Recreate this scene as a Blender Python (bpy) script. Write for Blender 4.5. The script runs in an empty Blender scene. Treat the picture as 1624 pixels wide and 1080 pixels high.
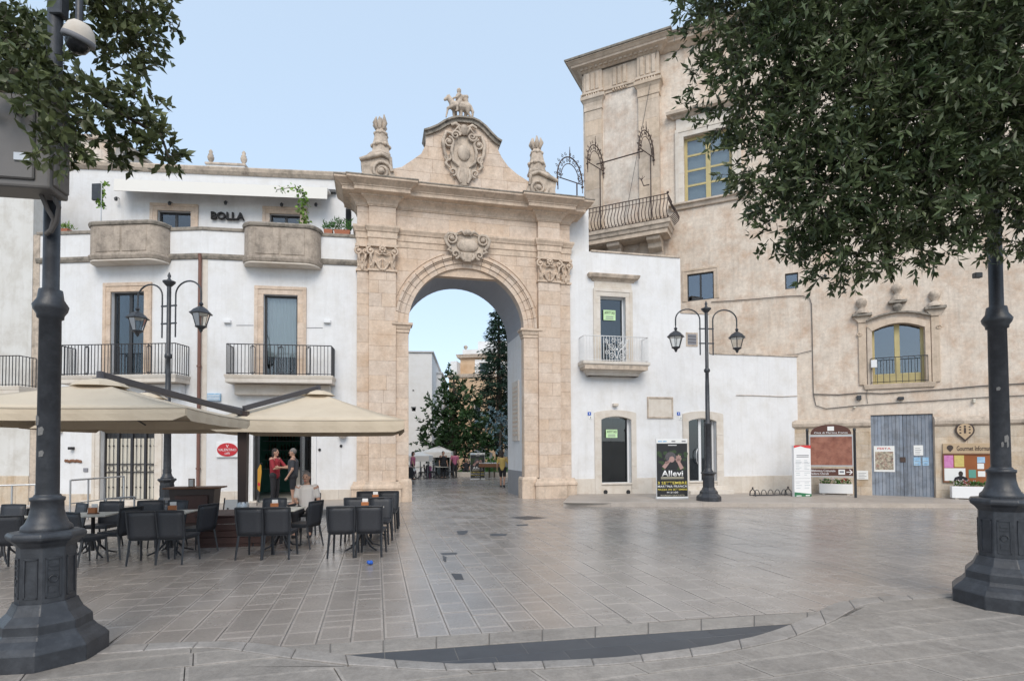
import bpy, bmesh, math, random
import numpy as np
from mathutils import Matrix, Vector
random.seed(7); rng = np.random.default_rng(7)
scene = bpy.context.scene
C = scene.collection
# ------------------------------------------------------------------ camera
F, HZ, PITCH, ROLL, CH = 900.0, 713.0, math.radians(1.5), math.radians(0.3), 1.8   # focal length and horizon in photo pixels
CYP = HZ - F * math.tan(PITCH)
CM = Matrix.Rotation(math.pi / 2 + PITCH, 3, 'X') @ Matrix.Rotation(-ROLL, 3, 'Z')
cam = bpy.data.cameras.new('camera'); camo = bpy.data.objects.new('camera', cam); C.objects.link(camo)
cam.sensor_width = 36; cam.lens = F / 1624 * 36; cam.shift_y = (CYP - 540) / 1624
cam.clip_start = .05; cam.clip_end = 2000
camo.matrix_world = Matrix.Translation((0, 0, CH)) @ CM.to_4x4()
scene.camera = camo
# ------------------------------------------------------------------ sky and sun
SUN_EL, SUN_AZ = math.radians(42), math.radians(174)       # azimuth clockwise from +Y (the view direction): from the right, a little behind
w = bpy.data.worlds.new('World'); scene.world = w; w.use_nodes = True
nt = w.node_tree; bg = nt.nodes['Background']
sky = nt.nodes.new('ShaderNodeTexSky'); sky.sky_type = 'NISHITA'; sky.sun_disc = False
sky.sun_elevation = SUN_EL; sky.sun_rotation = SUN_AZ; sky.air_density = 1.0; sky.dust_density = 1.2; sky.ozone_density = 1.0
veil = nt.nodes.new('ShaderNodeMix'); veil.data_type = 'RGBA'; veil.inputs[0].default_value = .66      # thin even high haze over the whole sky
veil.inputs[7].default_value = (3.5, 4.3, 5.15, 1); nt.links.new(sky.outputs[0], veil.inputs[6]); nt.links.new(veil.outputs[2], bg.inputs[0]); bg.inputs[1].default_value = 0.15
sun = bpy.data.lights.new('sun', 'SUN'); sun.energy = 1.5; sun.angle = math.radians(34); sun.color = (1, .91, .79)
suno = bpy.data.objects.new('sun', sun); C.objects.link(suno)
sd = Vector((math.sin(SUN_AZ) * math.cos(SUN_EL), math.cos(SUN_AZ) * math.cos(SUN_EL), math.sin(SUN_EL)))
suno.rotation_euler = sd.to_track_quat('Z', 'Y').to_euler(); suno.location = (20, -20, 30)
vs = scene.view_settings; vs.view_transform = 'Standard'; vs.look = 'None'; vs.exposure = 0.55; vs.gamma = 1; vs.use_curve_mapping = False
scene.render.engine = 'CYCLES'

# ------------------------------------------------------------------ geometry of the photograph
def ray(px, py):
    return CM @ Vector(((px - 812) / F, -(py - CYP) / F, -1))
def gz(x, y=0):            # the square falls away gently to both sides of the gate
    return -.018 * min(max(0, x - 2.5), 22) - .012 * min(max(0, -5 - x), 20)
def ground(px, py, dz=0):
    d = ray(px, py); z = dz
    for _ in range(5):
        t = (z - CH) / d.z; z = gz(d.x * t) + dz
    return Vector((d.x * t, d.y * t, z))
def atY(px, py, Y):        # point on the ray at world depth Y
    d = ray(px, py); t = Y / d.y
    return Vector((d.x * t, Y, CH + d.z * t))
class Frame:               # a facade: u to the right, v inwards, z up
    def __init__(s, o, deg):
        s.a = math.radians(deg); s.o = Vector((o[0], o[1], 0))
        s.U = Vector((math.cos(s.a), math.sin(s.a), 0)); s.V = Vector((-math.sin(s.a), math.cos(s.a), 0))
        s.M = Matrix.Translation(s.o) @ Matrix.Rotation(s.a, 4, 'Z')
    def uz(s, px, py, v=0):
        d = ray(px, py); t = (s.V.dot(s.o) + v) / s.V.dot(d); p = d * t
        return (p - s.o).dot(s.U), p.z + CH
    def u(s, px, py=600, v=0): return s.uz(px, py, v)[0]
    def z(s, px, py, v=0): return s.uz(px, py, v)[1]
    def rect(s, x0, y0, x1, y1, v=0):
        a = s.uz(x0, (y0 + y1) / 2, v)[0]; b = s.uz(x1, (y0 + y1) / 2, v)[0]; xm = (x0 + x1) / 2
        return a, b, s.uz(xm, y1, v)[1], s.uz(xm, y0, v)[1]
    def w(s, u, v, z): return s.o + s.U * u + s.V * v + Vector((0, 0, z))
    def loc(s, p):
        q = Vector((p[0], p[1], 0)) - s.o; return q.dot(s.U), q.dot(s.V)

# ------------------------------------------------------------------ materials
def L(h):
    h = h.lstrip('#'); o = []
    for i in (0, 2, 4):
        c = int(h[i:i + 2], 16) / 255; o.append(c / 12.92 if c <= .04045 else ((c + .055) / 1.055) ** 2.4)
    return tuple(o)
MATS = {}
def mat(name, c1, c2=None, rough=.8, scale=2.5, bump=0, bscale=30, rand=0, stain=None, stain_amt=.4, stain_scale=1.2, streak=None,
        streak_amt=.3, metal=0, spec=.5, attr=None, attr_amt=.3, rvar=0, emit=0, bdist=.02, speck=0, speck_scale=55, mottle=0):
    if isinstance(c1, str): c1 = L(c1)
    c2 = c2 or c1
    if isinstance(c2, str): c2 = L(c2)
    m = bpy.data.materials.new(name); m.use_nodes = True; t = m.node_tree; N = t.nodes; K = t.links
    b = N['Principled BSDF']; b.inputs['Roughness'].default_value = rough; b.inputs['Metallic'].default_value = metal
    b.inputs['Specular IOR Level'].default_value = spec
    tc = N.new('ShaderNodeTexCoord'); src = tc.outputs['Object']
    def noise(sc, det=6, vec=None, r=.6):
        n = N.new('ShaderNodeTexNoise'); n.inputs['Scale'].default_value = sc; n.inputs['Detail'].default_value = det
        n.inputs['Roughness'].default_value = r; K.new(vec or src, n.inputs['Vector']); return n.outputs['Fac']
    def ramp(f, a, c):
        r = N.new('ShaderNodeMapRange'); r.inputs[1].default_value = a; r.inputs[2].default_value = c; K.new(f, r.inputs[0]); return r.outputs[0]
    def mix(f, a, c, amt=1, blend='MIX'):
        x = N.new('ShaderNodeMix'); x.data_type = 'RGBA'; x.blend_type = blend
        if f is None: x.inputs[0].default_value = amt
        elif amt == 1: K.new(f, x.inputs[0])
        else:
            q = N.new('ShaderNodeMath'); q.operation = 'MULTIPLY'; q.inputs[1].default_value = amt; K.new(f, q.inputs[0]); K.new(q.outputs[0], x.inputs[0])
        for v, i in ((a, 6), (c, 7)):
            if isinstance(v, tuple): x.inputs[i].default_value = (*v, 1)
            else: K.new(v, x.inputs[i])
        return x.outputs[2]
    col = mix(ramp(noise(scale), .3, .7), tuple(c1), tuple(c2))
    if stain:
        stain = L(stain) if isinstance(stain, str) else stain
        col = mix(ramp(noise(stain_scale, 10, r=.7), .46, .68), col, stain, stain_amt)
    if streak:
        streak = L(streak) if isinstance(streak, str) else streak
        mp = N.new('ShaderNodeMapping'); mp.inputs['Scale'].default_value = (5, 5, .35); K.new(src, mp.inputs[0])
        col = mix(ramp(noise(1, 8, mp.outputs[0], .7), .5, .8), col, streak, streak_amt)
    if mottle:
        mm = N.new('ShaderNodeMapRange'); mm.inputs[1].default_value = .25; mm.inputs[2].default_value = .75; mm.inputs[3].default_value = 1 - mottle; mm.inputs[4].default_value = 1 + mottle
        K.new(noise(scale * 3.1, 10, r=.75), mm.inputs[0]); hm = N.new('ShaderNodeHueSaturation'); K.new(mm.outputs[0], hm.inputs['Value']); K.new(col, hm.inputs['Color']); col = hm.outputs[0]
    if speck:
        mm = N.new('ShaderNodeMapRange'); mm.inputs[1].default_value = .3; mm.inputs[2].default_value = .7; mm.inputs[3].default_value = 1 - speck; mm.inputs[4].default_value = 1 + speck
        K.new(noise(speck_scale, 4, r=.8), mm.inputs[0]); hm = N.new('ShaderNodeHueSaturation'); K.new(mm.outputs[0], hm.inputs['Value']); K.new(col, hm.inputs['Color']); col = hm.outputs[0]
    if rand:
        oi = N.new('ShaderNodeObjectInfo'); r = N.new('ShaderNodeMapRange'); r.inputs[3].default_value = 1 - rand; r.inputs[4].default_value = 1 + rand * .7
        K.new(oi.outputs['Random'], r.inputs[0]); hs = N.new('ShaderNodeHueSaturation'); K.new(r.outputs[0], hs.inputs['Value']); K.new(col, hs.inputs['Color'])
        r2 = N.new('ShaderNodeMapRange'); r2.inputs[3].default_value = .88; r2.inputs[4].default_value = 1.12
        wn = N.new('ShaderNodeTexWhiteNoise'); wn.noise_dimensions = '1D'; K.new(oi.outputs['Random'], wn.inputs['W']); K.new(wn.outputs['Value'], r2.inputs[0]); K.new(r2.outputs[0], hs.inputs['Saturation'])
        col = hs.outputs[0]
    if attr:
        a = N.new('ShaderNodeAttribute'); a.attribute_name = attr
        r = N.new('ShaderNodeMapRange'); r.clamp = False; r.inputs[3].default_value = 1 - attr_amt; r.inputs[4].default_value = 1 + attr_amt
        K.new(a.outputs['Fac'], r.inputs[0]); hs = N.new('ShaderNodeHueSaturation'); K.new(r.outputs[0], hs.inputs['Value']); K.new(col, hs.inputs['Color']); col = hs.outputs[0]
    K.new(col, b.inputs['Base Color'])
    if rvar:
        r = N.new('ShaderNodeMapRange'); r.inputs[1].default_value = .3; r.inputs[2].default_value = .7; r.inputs[3].default_value = rough - rvar; r.inputs[4].default_value = rough + rvar
        K.new(noise(scale * .6, 8), r.inputs[0]); K.new(r.outputs[0], b.inputs['Roughness'])
    if bump:
        bp = N.new('ShaderNodeBump'); bp.inputs['Strength'].default_value = bump; bp.inputs['Distance'].default_value = bdist
        K.new(noise(bscale, 8, r=.7), bp.inputs['Height']); K.new(bp.outputs[0], b.inputs['Normal'])
    MATS[name] = m; return m
def glass(name, tint, refl=.25, rough=.02, trans=.75):
    m = bpy.data.materials.new(name); m.use_nodes = True; t = m.node_tree; N = t.nodes; K = t.links
    N.remove(N['Principled BSDF']); o = N['Material Output']
    tr = N.new('ShaderNodeBsdfTransparent'); tr.inputs[0].default_value = (*tint, 1)
    gl = N.new('ShaderNodeBsdfGlossy'); gl.inputs['Roughness'].default_value = rough; gl.inputs[0].default_value = (.9, .95, 1, 1)
    fr = N.new('ShaderNodeFresnel'); fr.inputs[0].default_value = 1.5
    mr = N.new('ShaderNodeMapRange'); mr.inputs[3].default_value = refl; mr.inputs[4].default_value = 1; K.new(fr.outputs[0], mr.inputs[0])
    mx = N.new('ShaderNodeMixShader'); K.new(mr.outputs[0], mx.inputs[0]); K.new(tr.outputs[0], mx.inputs[1]); K.new(gl.outputs[0], mx.inputs[2]); K.new(mx.outputs[0], o.inputs[0])
    MATS[name] = m; return m
def leafmat(name, c1, c2, rough=.45):
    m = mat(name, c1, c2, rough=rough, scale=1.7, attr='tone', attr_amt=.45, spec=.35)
    b = m.node_tree.nodes['Principled BSDF']; b.inputs['Transmission Weight'].default_value = 0
    t = m.node_tree; tl = t.nodes.new('ShaderNodeBsdfTranslucent'); mx = t.nodes.new('ShaderNodeMixShader'); mx.inputs[0].default_value = .2
    for l in list(t.links):
        if l.to_socket == b.inputs['Base Color']: t.links.new(l.from_socket, tl.inputs[0])
    o = t.nodes['Material Output']; t.links.new(b.outputs[0], mx.inputs[1]); t.links.new(tl.outputs[0], mx.inputs[2]); t.links.new(mx.outputs[0], o.inputs[0]); return m
mat('plaster', (.75, .75, .755), (.68, .68, .69), rough=.9, scale=.5, stain='#c0bbb2', stain_amt=.42, stain_scale=.9, streak='#a9a399', streak_amt=.26, bump=.3, bscale=9, mottle=.035, speck=.03, speck_scale=6)
mat('plaster_old', (.60, .585, .55), (.66, .65, .63), rough=.9, scale=1.1, stain='#a39a8c', stain_amt=.5, stain_scale=1.3, streak='#9b9284', streak_amt=.3, bump=.2, bscale=18)
mat('vault_plaster_shaded', (.40, .41, .445), (.37, .378, .41), rough=.92, scale=.7, stain='#9a98a0', stain_amt=.2)  # white plaster made grey: the shade under the vault is put into its colour
mat('grey_dado', (.25, .255, .27), (.29, .29, .30), rough=.9, bump=.1)
mat('stone', (.575, .45, .35), (.645, .53, .435), rough=.85, scale=1.6, stain='#a58a72', stain_amt=.4, stain_scale=2.2, streak='#8f7e6c', streak_amt=.22, bump=.3, bscale=22, rand=.04, mottle=.15, speck=.13, speck_scale=13)
mat('stone_moulding', (.58, .45, .345), (.63, .51, .405), rough=.85, scale=2, stain='#8d7f70', stain_amt=.45, stain_scale=2.5, streak='#6f655a', streak_amt=.45, bump=.3, bscale=26, mottle=.15, speck=.13, speck_scale=13)
mat('stone_weathered', (.57, .475, .385), (.50, .42, .345), rough=.9, scale=3.5, stain='#5b534b', stain_amt=.6, stain_scale=2.6, streak='#5f564d', streak_amt=.45, bump=.4, bscale=30, mottle=.18, speck=.1)
mat('stone_grey', (.44, .37, .305), (.35, .295, .245), rough=.92, scale=2.4, stain='#4d463f', stain_amt=.55, stain_scale=3, streak='#4a443d', streak_amt=.45, bump=.45, bscale=24, mottle=.2, speck=.13, speck_scale=14)
mat('stone_lichen', (.33, .29, .245), (.25, .225, .195), rough=.95, scale=5, stain='#3f3b33', stain_amt=.7, stain_scale=5, streak='#8a8072', streak_amt=.4, bump=.5, bscale=40)
mat('stone_pale', (.60, .545, .475), (.66, .61, .55), rough=.85, scale=2.2, stain='#a8937c', stain_amt=.35, stain_scale=2.4, streak='#94897c', streak_amt=.2, bump=.2, bscale=25, rand=.05)
mat('palazzo_render', (.56, .475, .395), (.71, .63, .545), rough=.92, scale=.55, stain='#b08d70', stain_amt=.6, stain_scale=1.3, streak='#8a7b70', streak_amt=.42, bump=.6, bscale=12, rand=.03, mottle=.16, speck=.13, speck_scale=7)
mat('palazzo_stone', (.61, .505, .405), (.55, .445, .35), rough=.88, scale=1.7, stain='#8d7d68', stain_amt=.45, stain_scale=1.8, streak='#756a5c', streak_amt=.4, bump=.35, bscale=22, rand=.06, mottle=.14, speck=.08, speck_scale=35)
mat('palazzo_base', (.50, .425, .34), (.59, .50, .40), rough=.9, scale=1.6, stain='#a37f51', stain_amt=.5, stain_scale=1.5, streak='#6f6252', streak_amt=.45, bump=.4, bscale=20, rand=.08, mottle=.18, speck=.1, speck_scale=35)
mat('mortar', (.20, .185, .17), (.15, .14, .13), rough=.9, scale=3, bump=.2)
mat('paving', (.32, .285, .256), (.27, .241, .217), rough=.25, scale=1.4, stain='#7a6f66', stain_amt=.32, stain_scale=.55, attr='tone', attr_amt=.15, bump=.30, bscale=70, rvar=.1, bdist=.006, spec=.6, speck=.15, speck_scale=32, mottle=.08)
mat('paving_near', (.33, .295, .262), (.25, .225, .20), rough=.5, scale=9, stain='#625d58', stain_amt=.45, stain_scale=1.4, attr='tone', attr_amt=.11, bump=.6, bscale=60, rvar=.1, bdist=.008, speck=.2, speck_scale=30)
mat('kerb_stone', (.335, .305, .28), (.26, .24, .22), rough=.5, scale=4, stain='#6d655e', stain_amt=.4, stain_scale=2, bump=.45, bscale=50, rand=.08, bdist=.008, speck=.2, speck_scale=30)
mat('dark_slab', (.068, .073, .082), (.052, .056, .064), rough=.55, scale=3, stain='#5e5f62', stain_amt=.25, stain_scale=1.2, bump=.3, bscale=60, rand=.1, bdist=.005)
mat('sidewalk', (.42, .365, .315), (.35, .305, .265), rough=.5, scale=2, stain='#857a70', stain_amt=.4, bump=.3, bscale=40, rand=.07, speck=.12, mottle=.1)
mat('kerb_pale', (.50, .435, .375), (.43, .375, .325), rough=.6, scale=3, stain='#8d8378', stain_amt=.4, bump=.3, bscale=40, rand=.07, speck=.12)
mat('iron', (.022, .024, .029), (.037, .040, .047), rough=.42, scale=6, stain='#62666c', stain_amt=.22, stain_scale=9, bump=.15, bscale=40, metal=.0, spec=.5)
mat('black_iron', (.022, .022, .026), (.032, .032, .036), rough=.5, scale=8)
mat('rust_iron', (.075, .045, .035), (.05, .036, .032), rough=.7, scale=9)
mat('white_iron', (.70, .70, .70), (.6, .6, .59), rough=.5, scale=6)
mat('steel', (.55, .56, .57), (.46, .47, .48), rough=.35, metal=.6)
mat('grey_box', (.125, .117, .113), (.155, .147, .142), rough=.5, scale=3, stain='#5a544d', stain_amt=.4, stain_scale=3, bump=.05)
mat('dark_frame', (.03, .031, .034), rough=.4)
mat('white_frame', (.72, .73, .74), rough=.4)
mat('dark_room', (.02, .021, .023), (.03, .03, .032), rough=.8)
mat('curtain', (.42, .47, .49), (.36, .41, .43), rough=.9, scale=1.5)
mat('yellow_wood', (.50, .42, .20), (.42, .35, .17), rough=.6, scale=4, streak='#7b6a3a', streak_amt=.3)
mat('blue_wood', (.215, .25, .305), (.27, .30, .35), rough=.75, scale=3, stain='#46443f', stain_amt=.55, stain_scale=2.4, streak='#3d3f44', streak_amt=.5, bump=.3, bscale=30, rand=.16)
mat('copper_pipe', (.20, .095, .07), (.16, .08, .06), rough=.5)
mat('cable', (.10, .09, .085), rough=.7)
mat('canvas', (.62, .525, .40), (.575, .48, .365), rough=.9, scale=1.3, stain='#a8987f', stain_amt=.25, bump=.1, bscale=8)
mat('canvas_hem', (.46, .39, .30), rough=.9)
mat('canvas_white', (.72, .70, .66), rough=.9)
mat('parasol_metal', (.065, .06, .065), rough=.45)
mat('mast_wood', (.03, .018, .016), (.045, .025, .02), rough=.45)
mat('base_wood', (.05, .022, .018), (.07, .03, .024), rough=.5, scale=5, streak='#2a1512', streak_amt=.5)
mat('wicker', (.026, .028, .034), (.036, .038, .045), rough=.5, scale=40, bump=.5, bscale=160, bdist=.004)
mat('wicker_frame', (.024, .026, .031), rough=.45)
mat('cream_top', (.62, .58, .50), (.57, .53, .45), rough=.4)
mat('orange_box', (.42, .15, .05), (.35, .12, .04), rough=.5)
mat('wood_brown', (.20, .09, .045), (.15, .07, .035), rough=.6, scale=6)
mat('terracotta', (.36, .13, .07), (.3, .11, .06), rough=.8, bump=.2)
mat('red', (.50, .02, .03), rough=.4)
mat('white_paint', (.78, .78, .78), rough=.5)
mat('paper', (.75, .75, .73), rough=.7)
mat('paper_green', (.52, .74, .42), rough=.7)
mat('ink', (.02, .02, .022), rough=.7)
mat('grey_ink', (.22, .22, .24), rough=.7)
mat('poster_black', (.012, .012, .014), (.02, .02, .022), rough=.35)
mat('poster_yellow', (.72, .60, .12), rough=.5)
mat('poster_cream', (.50, .46, .35), rough=.5)
mat('poster_leaf', (.012, .03, .012), (.05, .085, .03), rough=.5, scale=28)
mat('skin_print', (.42, .27, .24), (.36, .22, .2), rough=.5, scale=14)
mat('hair_print', (.12, .11, .12), (.05, .045, .05), rough=.6, scale=40)
mat('brown_sign', (.085, .03, .02), rough=.4)
mat('map_print', (.22, .075, .045), (.36, .16, .11), rough=.35, scale=3.5, stain='#5a2a22', stain_amt=.6, stain_scale=4)
mat('sign_green', (.03, .16, .07), rough=.5)
mat('sign_red', (.62, .05, .05), rough=.5)
mat('cork', (.30, .10, .03), (.25, .08, .025), rough=.8)
mat('tan_panel', (.50, .37, .24), (.44, .32, .2), rough=.7, scale=5)
mat('dark_brown', (.05, .032, .026), rough=.5)
mat('pink', (.62, .28, .50), (.5, .14, .36), rough=.6, scale=9)
mat('blue_print', (.16, .36, .58), (.45, .6, .72), rough=.6, scale=11)
mat('green_print', (.10, .30, .24), rough=.6)
mat('poster_art', (.66, .60, .45), (.10, .08, .07), rough=.6, scale=13, stain='#7a2430', stain_amt=.8, stain_scale=9)
mat('yellow_print', (.62, .50, .16), (.5, .4, .12), rough=.6, scale=12)
mat('orange_flag', (.45, .19, .02), (.5, .28, .03), rough=.7, scale=3)
mat('skin', (.46, .27, .19), (.42, .24, .17), rough=.6)
mat('hair_grey', (.17, .15, .14), rough=.8)
mat('hair_dark', (.03, .022, .018), rough=.7)
mat('shirt_red', (.26, .02, .03), rough=.85)
mat('shirt_grey', (.045, .047, .055), rough=.85)
mat('shirt_white', (.62, .58, .55), rough=.85)
mat('shirt_yellow', (.55, .40, .13), rough=.85)
mat('cloth_dark', (.018, .018, .022), rough=.85)
mat('cloth_pink', (.4, .12, .2), rough=.85)
mat('blue_plastic', (.02, .10, .45), rough=.4)
mat('torn_paper', (.22, .21, .20), (.12, .12, .12), rough=.8, scale=60)
mat('water_stain', (.2, .18, .16), rough=.3)
mat('bark', (.05, .04, .032), (.085, .07, .055), rough=.95, scale=6, bump=.6, bscale=14)
mat('soil', (.06, .045, .03), rough=1)
mat('bottle', (.03, .06, .05), (.15, .1, .04), rough=.2, scale=30)
mat('counter', (.50, .48, .45), rough=.4)
mat('tent', (.62, .60, .57), rough=.9)
mat('far_white', (.74, .74, .74), (.70, .70, .70), rough=.9, scale=.5, stain='#c2bcb0', stain_amt=.3)
mat('far_ochre', (.56, .40, .26), (.62, .46, .32), rough=.9, scale=.5, stain='#a07850', stain_amt=.4)
mat('grass', (.03, .07, .02), (.05, .10, .03), rough=.9)
mat('lamp_glass', (.62, .60, .56), rough=.3)
mat('car_paint', (.02, .02, .024), rough=.2)
mat('headlight', (.8, .8, .78), rough=.1)
leafmat('oak_leaf', (.048, .074, .030), (.11, .135, .062), .36)
leafmat('left_leaf', (.062, .085, .032), (.11, .125, .052), .4)
leafmat('magnolia_leaf', (.022, .055, .020), (.045, .085, .03), .35)
leafmat('conifer_leaf', (.014, .040, .026), (.03, .06, .036), .7)
leafmat('plant_leaf', (.05, .14, .03), (.09, .20, .05), .5)
leafmat('petal_white', (.75, .73, .7), (.7, .6, .6)); leafmat('petal_red', (.45, .03, .05), (.35, .05, .04)); leafmat('ivy_leaf', (.10, .22, .03), (.2, .3, .06)); leafmat('blue_shrub_leaf', (.10, .17, .20), (.16, .24, .28))
glass('pane', (.5, .54, .56), .05); glass('pane_blue', (.5, .56, .62), .13); glass('clear', (.9, .92, .92), .04)

# ------------------------------------------------------------------ mesh builder
class MB:
    def __init__(s): s.v = []; s.f = []; s.sm = []
    def add(s, vs, fs, smooth=False):
        n = len(s.v); s.v += [tuple(p) for p in vs]; s.f += [[i + n for i in f] for f in fs]; s.sm += [smooth] * len(fs); return s
    def box(s, x0, x1, y0, y1, z0, z1):
        v = [(x, y, z) for x in (x0, x1) for y in (y0, y1) for z in (z0, z1)]
        return s.add(v, [(0, 1, 3, 2), (4, 6, 7, 5), (0, 4, 5, 1), (2, 3, 7, 6), (0, 2, 6, 4), (1, 5, 7, 3)])
    def cbox(s, c, d, rz=0, ry=0, rx=0):
        R = Matrix.Rotation(rz, 3, 'Z') @ Matrix.Rotation(ry, 3, 'Y') @ Matrix.Rotation(rx, 3, 'X'); c = Vector(c)
        v = [c + R @ Vector((x * d[0] / 2, y * d[1] / 2, z * d[2] / 2)) for x in (-1, 1) for y in (-1, 1) for z in (-1, 1)]
        return s.add(v, [(0, 1, 3, 2), (4, 6, 7, 5), (0, 4, 5, 1), (2, 3, 7, 6), (0, 2, 6, 4), (1, 5, 7, 3)])
    def prism(s, poly, a0, a1, axis='y', smooth=False):     # polygon in the plane across 'axis'
        n = len(poly)
        P = {'y': lambda p, a: (p[0], a, p[1]), 'z': lambda p, a: (p[0], p[1], a), 'x': lambda p, a: (a, p[0], p[1])}[axis]
        v = [P(p, a0) for p in poly] + [P(p, a1) for p in poly]
        f = [tuple(range(n)), tuple(range(2 * n - 1, n - 1, -1))]
        s.add(v, f); s.add(v, [(i, i + n, (i + 1) % n + n, (i + 1) % n) for i in range(n)], smooth); return s
    def lathe(s, prof, c=(0, 0, 0), n=16, rot=0, smooth=True, cap=True, sx=1, sy=1):
        v = []; f = []; m = len(prof)
        for r, z in prof:
            for k in range(n):
                a = rot + 2 * math.pi * k / n; v.append((c[0] + r * sx * math.cos(a), c[1] + r * sy * math.sin(a), c[2] + z))
        for j in range(m - 1):
            for k in range(n): f.append((j * n + k, j * n + (k + 1) % n, (j + 1) * n + (k + 1) % n, (j + 1) * n + k))
        s.add(v, f, smooth)
        if cap: s.add(v, [tuple(range(n - 1, -1, -1)), tuple(range((m - 1) * n, m * n))])
        return s
    def tube(s, pts, r, n=6, closed=False, smooth=True):
        pts = [Vector(p) for p in pts]; m = len(pts)
        if m < 2: return s
        rr = r if isinstance(r, (list, tuple)) else [r] * m
        v = []; up = None
        for i, p in enumerate(pts):
            if closed: t = pts[(i + 1) % m] - pts[i - 1]
            else: t = pts[min(i + 1, m - 1)] - pts[max(i - 1, 0)]
            if t.length < 1e-9: t = Vector((0, 0, 1))
            t.normalize()
            if up is None: up = t.orthogonal().normalized()
            else:
                up = up - t * up.dot(t)
                up = up.normalized() if up.length > 1e-6 else t.orthogonal().normalized()
            b = t.cross(up)
            for k in range(n):
                a = 2 * math.pi * (k + .5) / n; v.append(p + (up * math.cos(a) + b * math.sin(a)) * rr[i])
        f = []
        for i in range(m if closed else m - 1):
            j = (i + 1) % m
            for k in range(n): f.append((i * n + k, i * n + (k + 1) % n, j * n + (k + 1) % n, j * n + k))
        s.add(v, f, smooth)
        if not closed: s.add(v, [tuple(range(n - 1, -1, -1)), tuple(range((m - 1) * n, m * n))])
        return s
    def ball(s, c, r, n=10, m=6):
        rx, ry, rz = r if isinstance(r, (list, tuple)) else (r, r, r)
        return s.lathe([(math.sin(math.pi * j / m) + 1e-4, -math.cos(math.pi * j / m) * rz) for j in range(m + 1)], c, n, sx=rx, sy=ry, cap=False)
    def capsule(s, p, q, r1, r2=None, n=10):
        r2 = r1 if r2 is None else r2; p = Vector(p); q = Vector(q); d = (q - p)
        if d.length < 1e-6: return s.ball(p, r1)
        d.normalize(); pts = []; rs = []
        for a in (-80, -50, -20): pts.append(p + d * r1 * math.sin(math.radians(a))); rs.append(r1 * math.cos(math.radians(a)))
        for a in (20, 50, 80): pts.append(q + d * r2 * math.sin(math.radians(a))); rs.append(r2 * math.cos(math.radians(a)))
        return s.tube(pts, rs, n)
    def sweep(s, path, prof, closed=False):                # path in plan, profile (out, z); out is to the right-hand side of travel
        n = len(path); P = [Vector((p[0], p[1])) for p in path]; m = len(prof); v = []
        for i in range(n):
            a = (P[i] - P[i - 1]).normalized() if i > 0 or closed else None
            b = (P[(i + 1) % n] - P[i]).normalized() if i < n - 1 or closed else None
            a = a or b; b = b or a
            na = Vector((a.y, -a.x)); nb = Vector((b.y, -b.x)); mt = (na + nb); mt = mt.normalized() if mt.length > 1e-6 else na
            k = 1 / max(.3, mt.dot(nb))
            for o, z in prof: v.append((P[i].x + mt.x * o * k, P[i].y + mt.y * o * k, z))
        f = [(i * m + j, ((i + 1) % n) * m + j, ((i + 1) % n) * m + j + 1, i * m + j + 1) for i in range(n if closed else n - 1) for j in range(m - 1)]
        s.add(v, f)
        if not closed: s.add(v, [tuple(range(m)), tuple(range(n * m - 1, (n - 1) * m - 1, -1))])
        return s
    def ribbon(s, pts, o0, o1, v0, v1):                    # thick line in the u-z plane between offsets o0 and o1, deep from v0 to v1
        n = len(pts); P = [Vector(p) for p in pts]; vv = []
        for i in range(n):
            t = P[min(i + 1, n - 1)] - P[max(i - 1, 0)]; t.normalize(); nn = Vector((-t.y, t.x))
            for o in (o0, o1):
                q = P[i] + nn * o
                for v in (v0, v1): vv.append((q.x, v, q.y))
        f = []
        for i in range(n - 1):
            a, b = i * 4, i * 4 + 4
            f += [(a, b, b + 2, a + 2), (a + 1, a + 3, b + 3, b + 1), (a, a + 1, b + 1, b), (a + 2, b + 2, b + 3, a + 3)]
        s.add(vv, f); s.add(vv, [(0, 2, 3, 1), (n * 4 - 4, n * 4 - 3, n * 4 - 1, n * 4 - 2)]); return s
    def spiral(s, c, r0, turns, tr, v, sgn=1, start=0, n=22, k=5, shrink=.12):    # a volute lying in the u-z plane
        pts = []; rs = []
        for i in range(n + 1):
            t = i / n; a = start + sgn * turns * 2 * math.pi * t; r = r0 * (1 - (1 - shrink) * t)
            pts.append((c[0] + r * math.cos(a), v, c[1] + r * math.sin(a))); rs.append(tr * (1 - .5 * t))
        return s.tube(pts, rs, k)
    def wall(s, u0, u1, z0, z1, holes=(), v=0, thick=.5, reveal=.28):
        us = sorted({u0, u1, *[h[0] for h in holes], *[h[1] for h in holes]}); zs = sorted({z0, z1, *[h[2] for h in holes], *[h[3] for h in holes]})
        us = [x for x in us if u0 <= x <= u1]; zs = [x for x in zs if z0 <= x <= z1]
        for a, b in zip(us, us[1:]):
            for c, d in zip(zs, zs[1:]):
                mu, mz = (a + b) / 2, (c + d) / 2
                if any(h[0] < mu < h[1] and h[2] < mz < h[3] for h in holes): continue
                s.add([(a, v, c), (b, v, c), (b, v, d), (a, v, d)], [(0, 1, 2, 3)])
        for h in holes:
            a, b, c, d = h; r = v + reveal
            s.add([(a, v, c), (b, v, c), (b, v, d), (a, v, d), (a, r, c), (b, r, c), (b, r, d), (a, r, d)], [(0, 4, 5, 1), (1, 5, 6, 2), (2, 6, 7, 3), (3, 7, 4, 0)])
        s.add([(u0, v, z0), (u1, v, z0), (u1, v, z1), (u0, v, z1), (u0, v + thick, z0), (u1, v + thick, z0), (u1, v + thick, z1), (u0, v + thick, z1)],
              [(0, 3, 7, 4), (1, 5, 6, 2), (3, 2, 6, 7), (0, 4, 5, 1)]); return s
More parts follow.
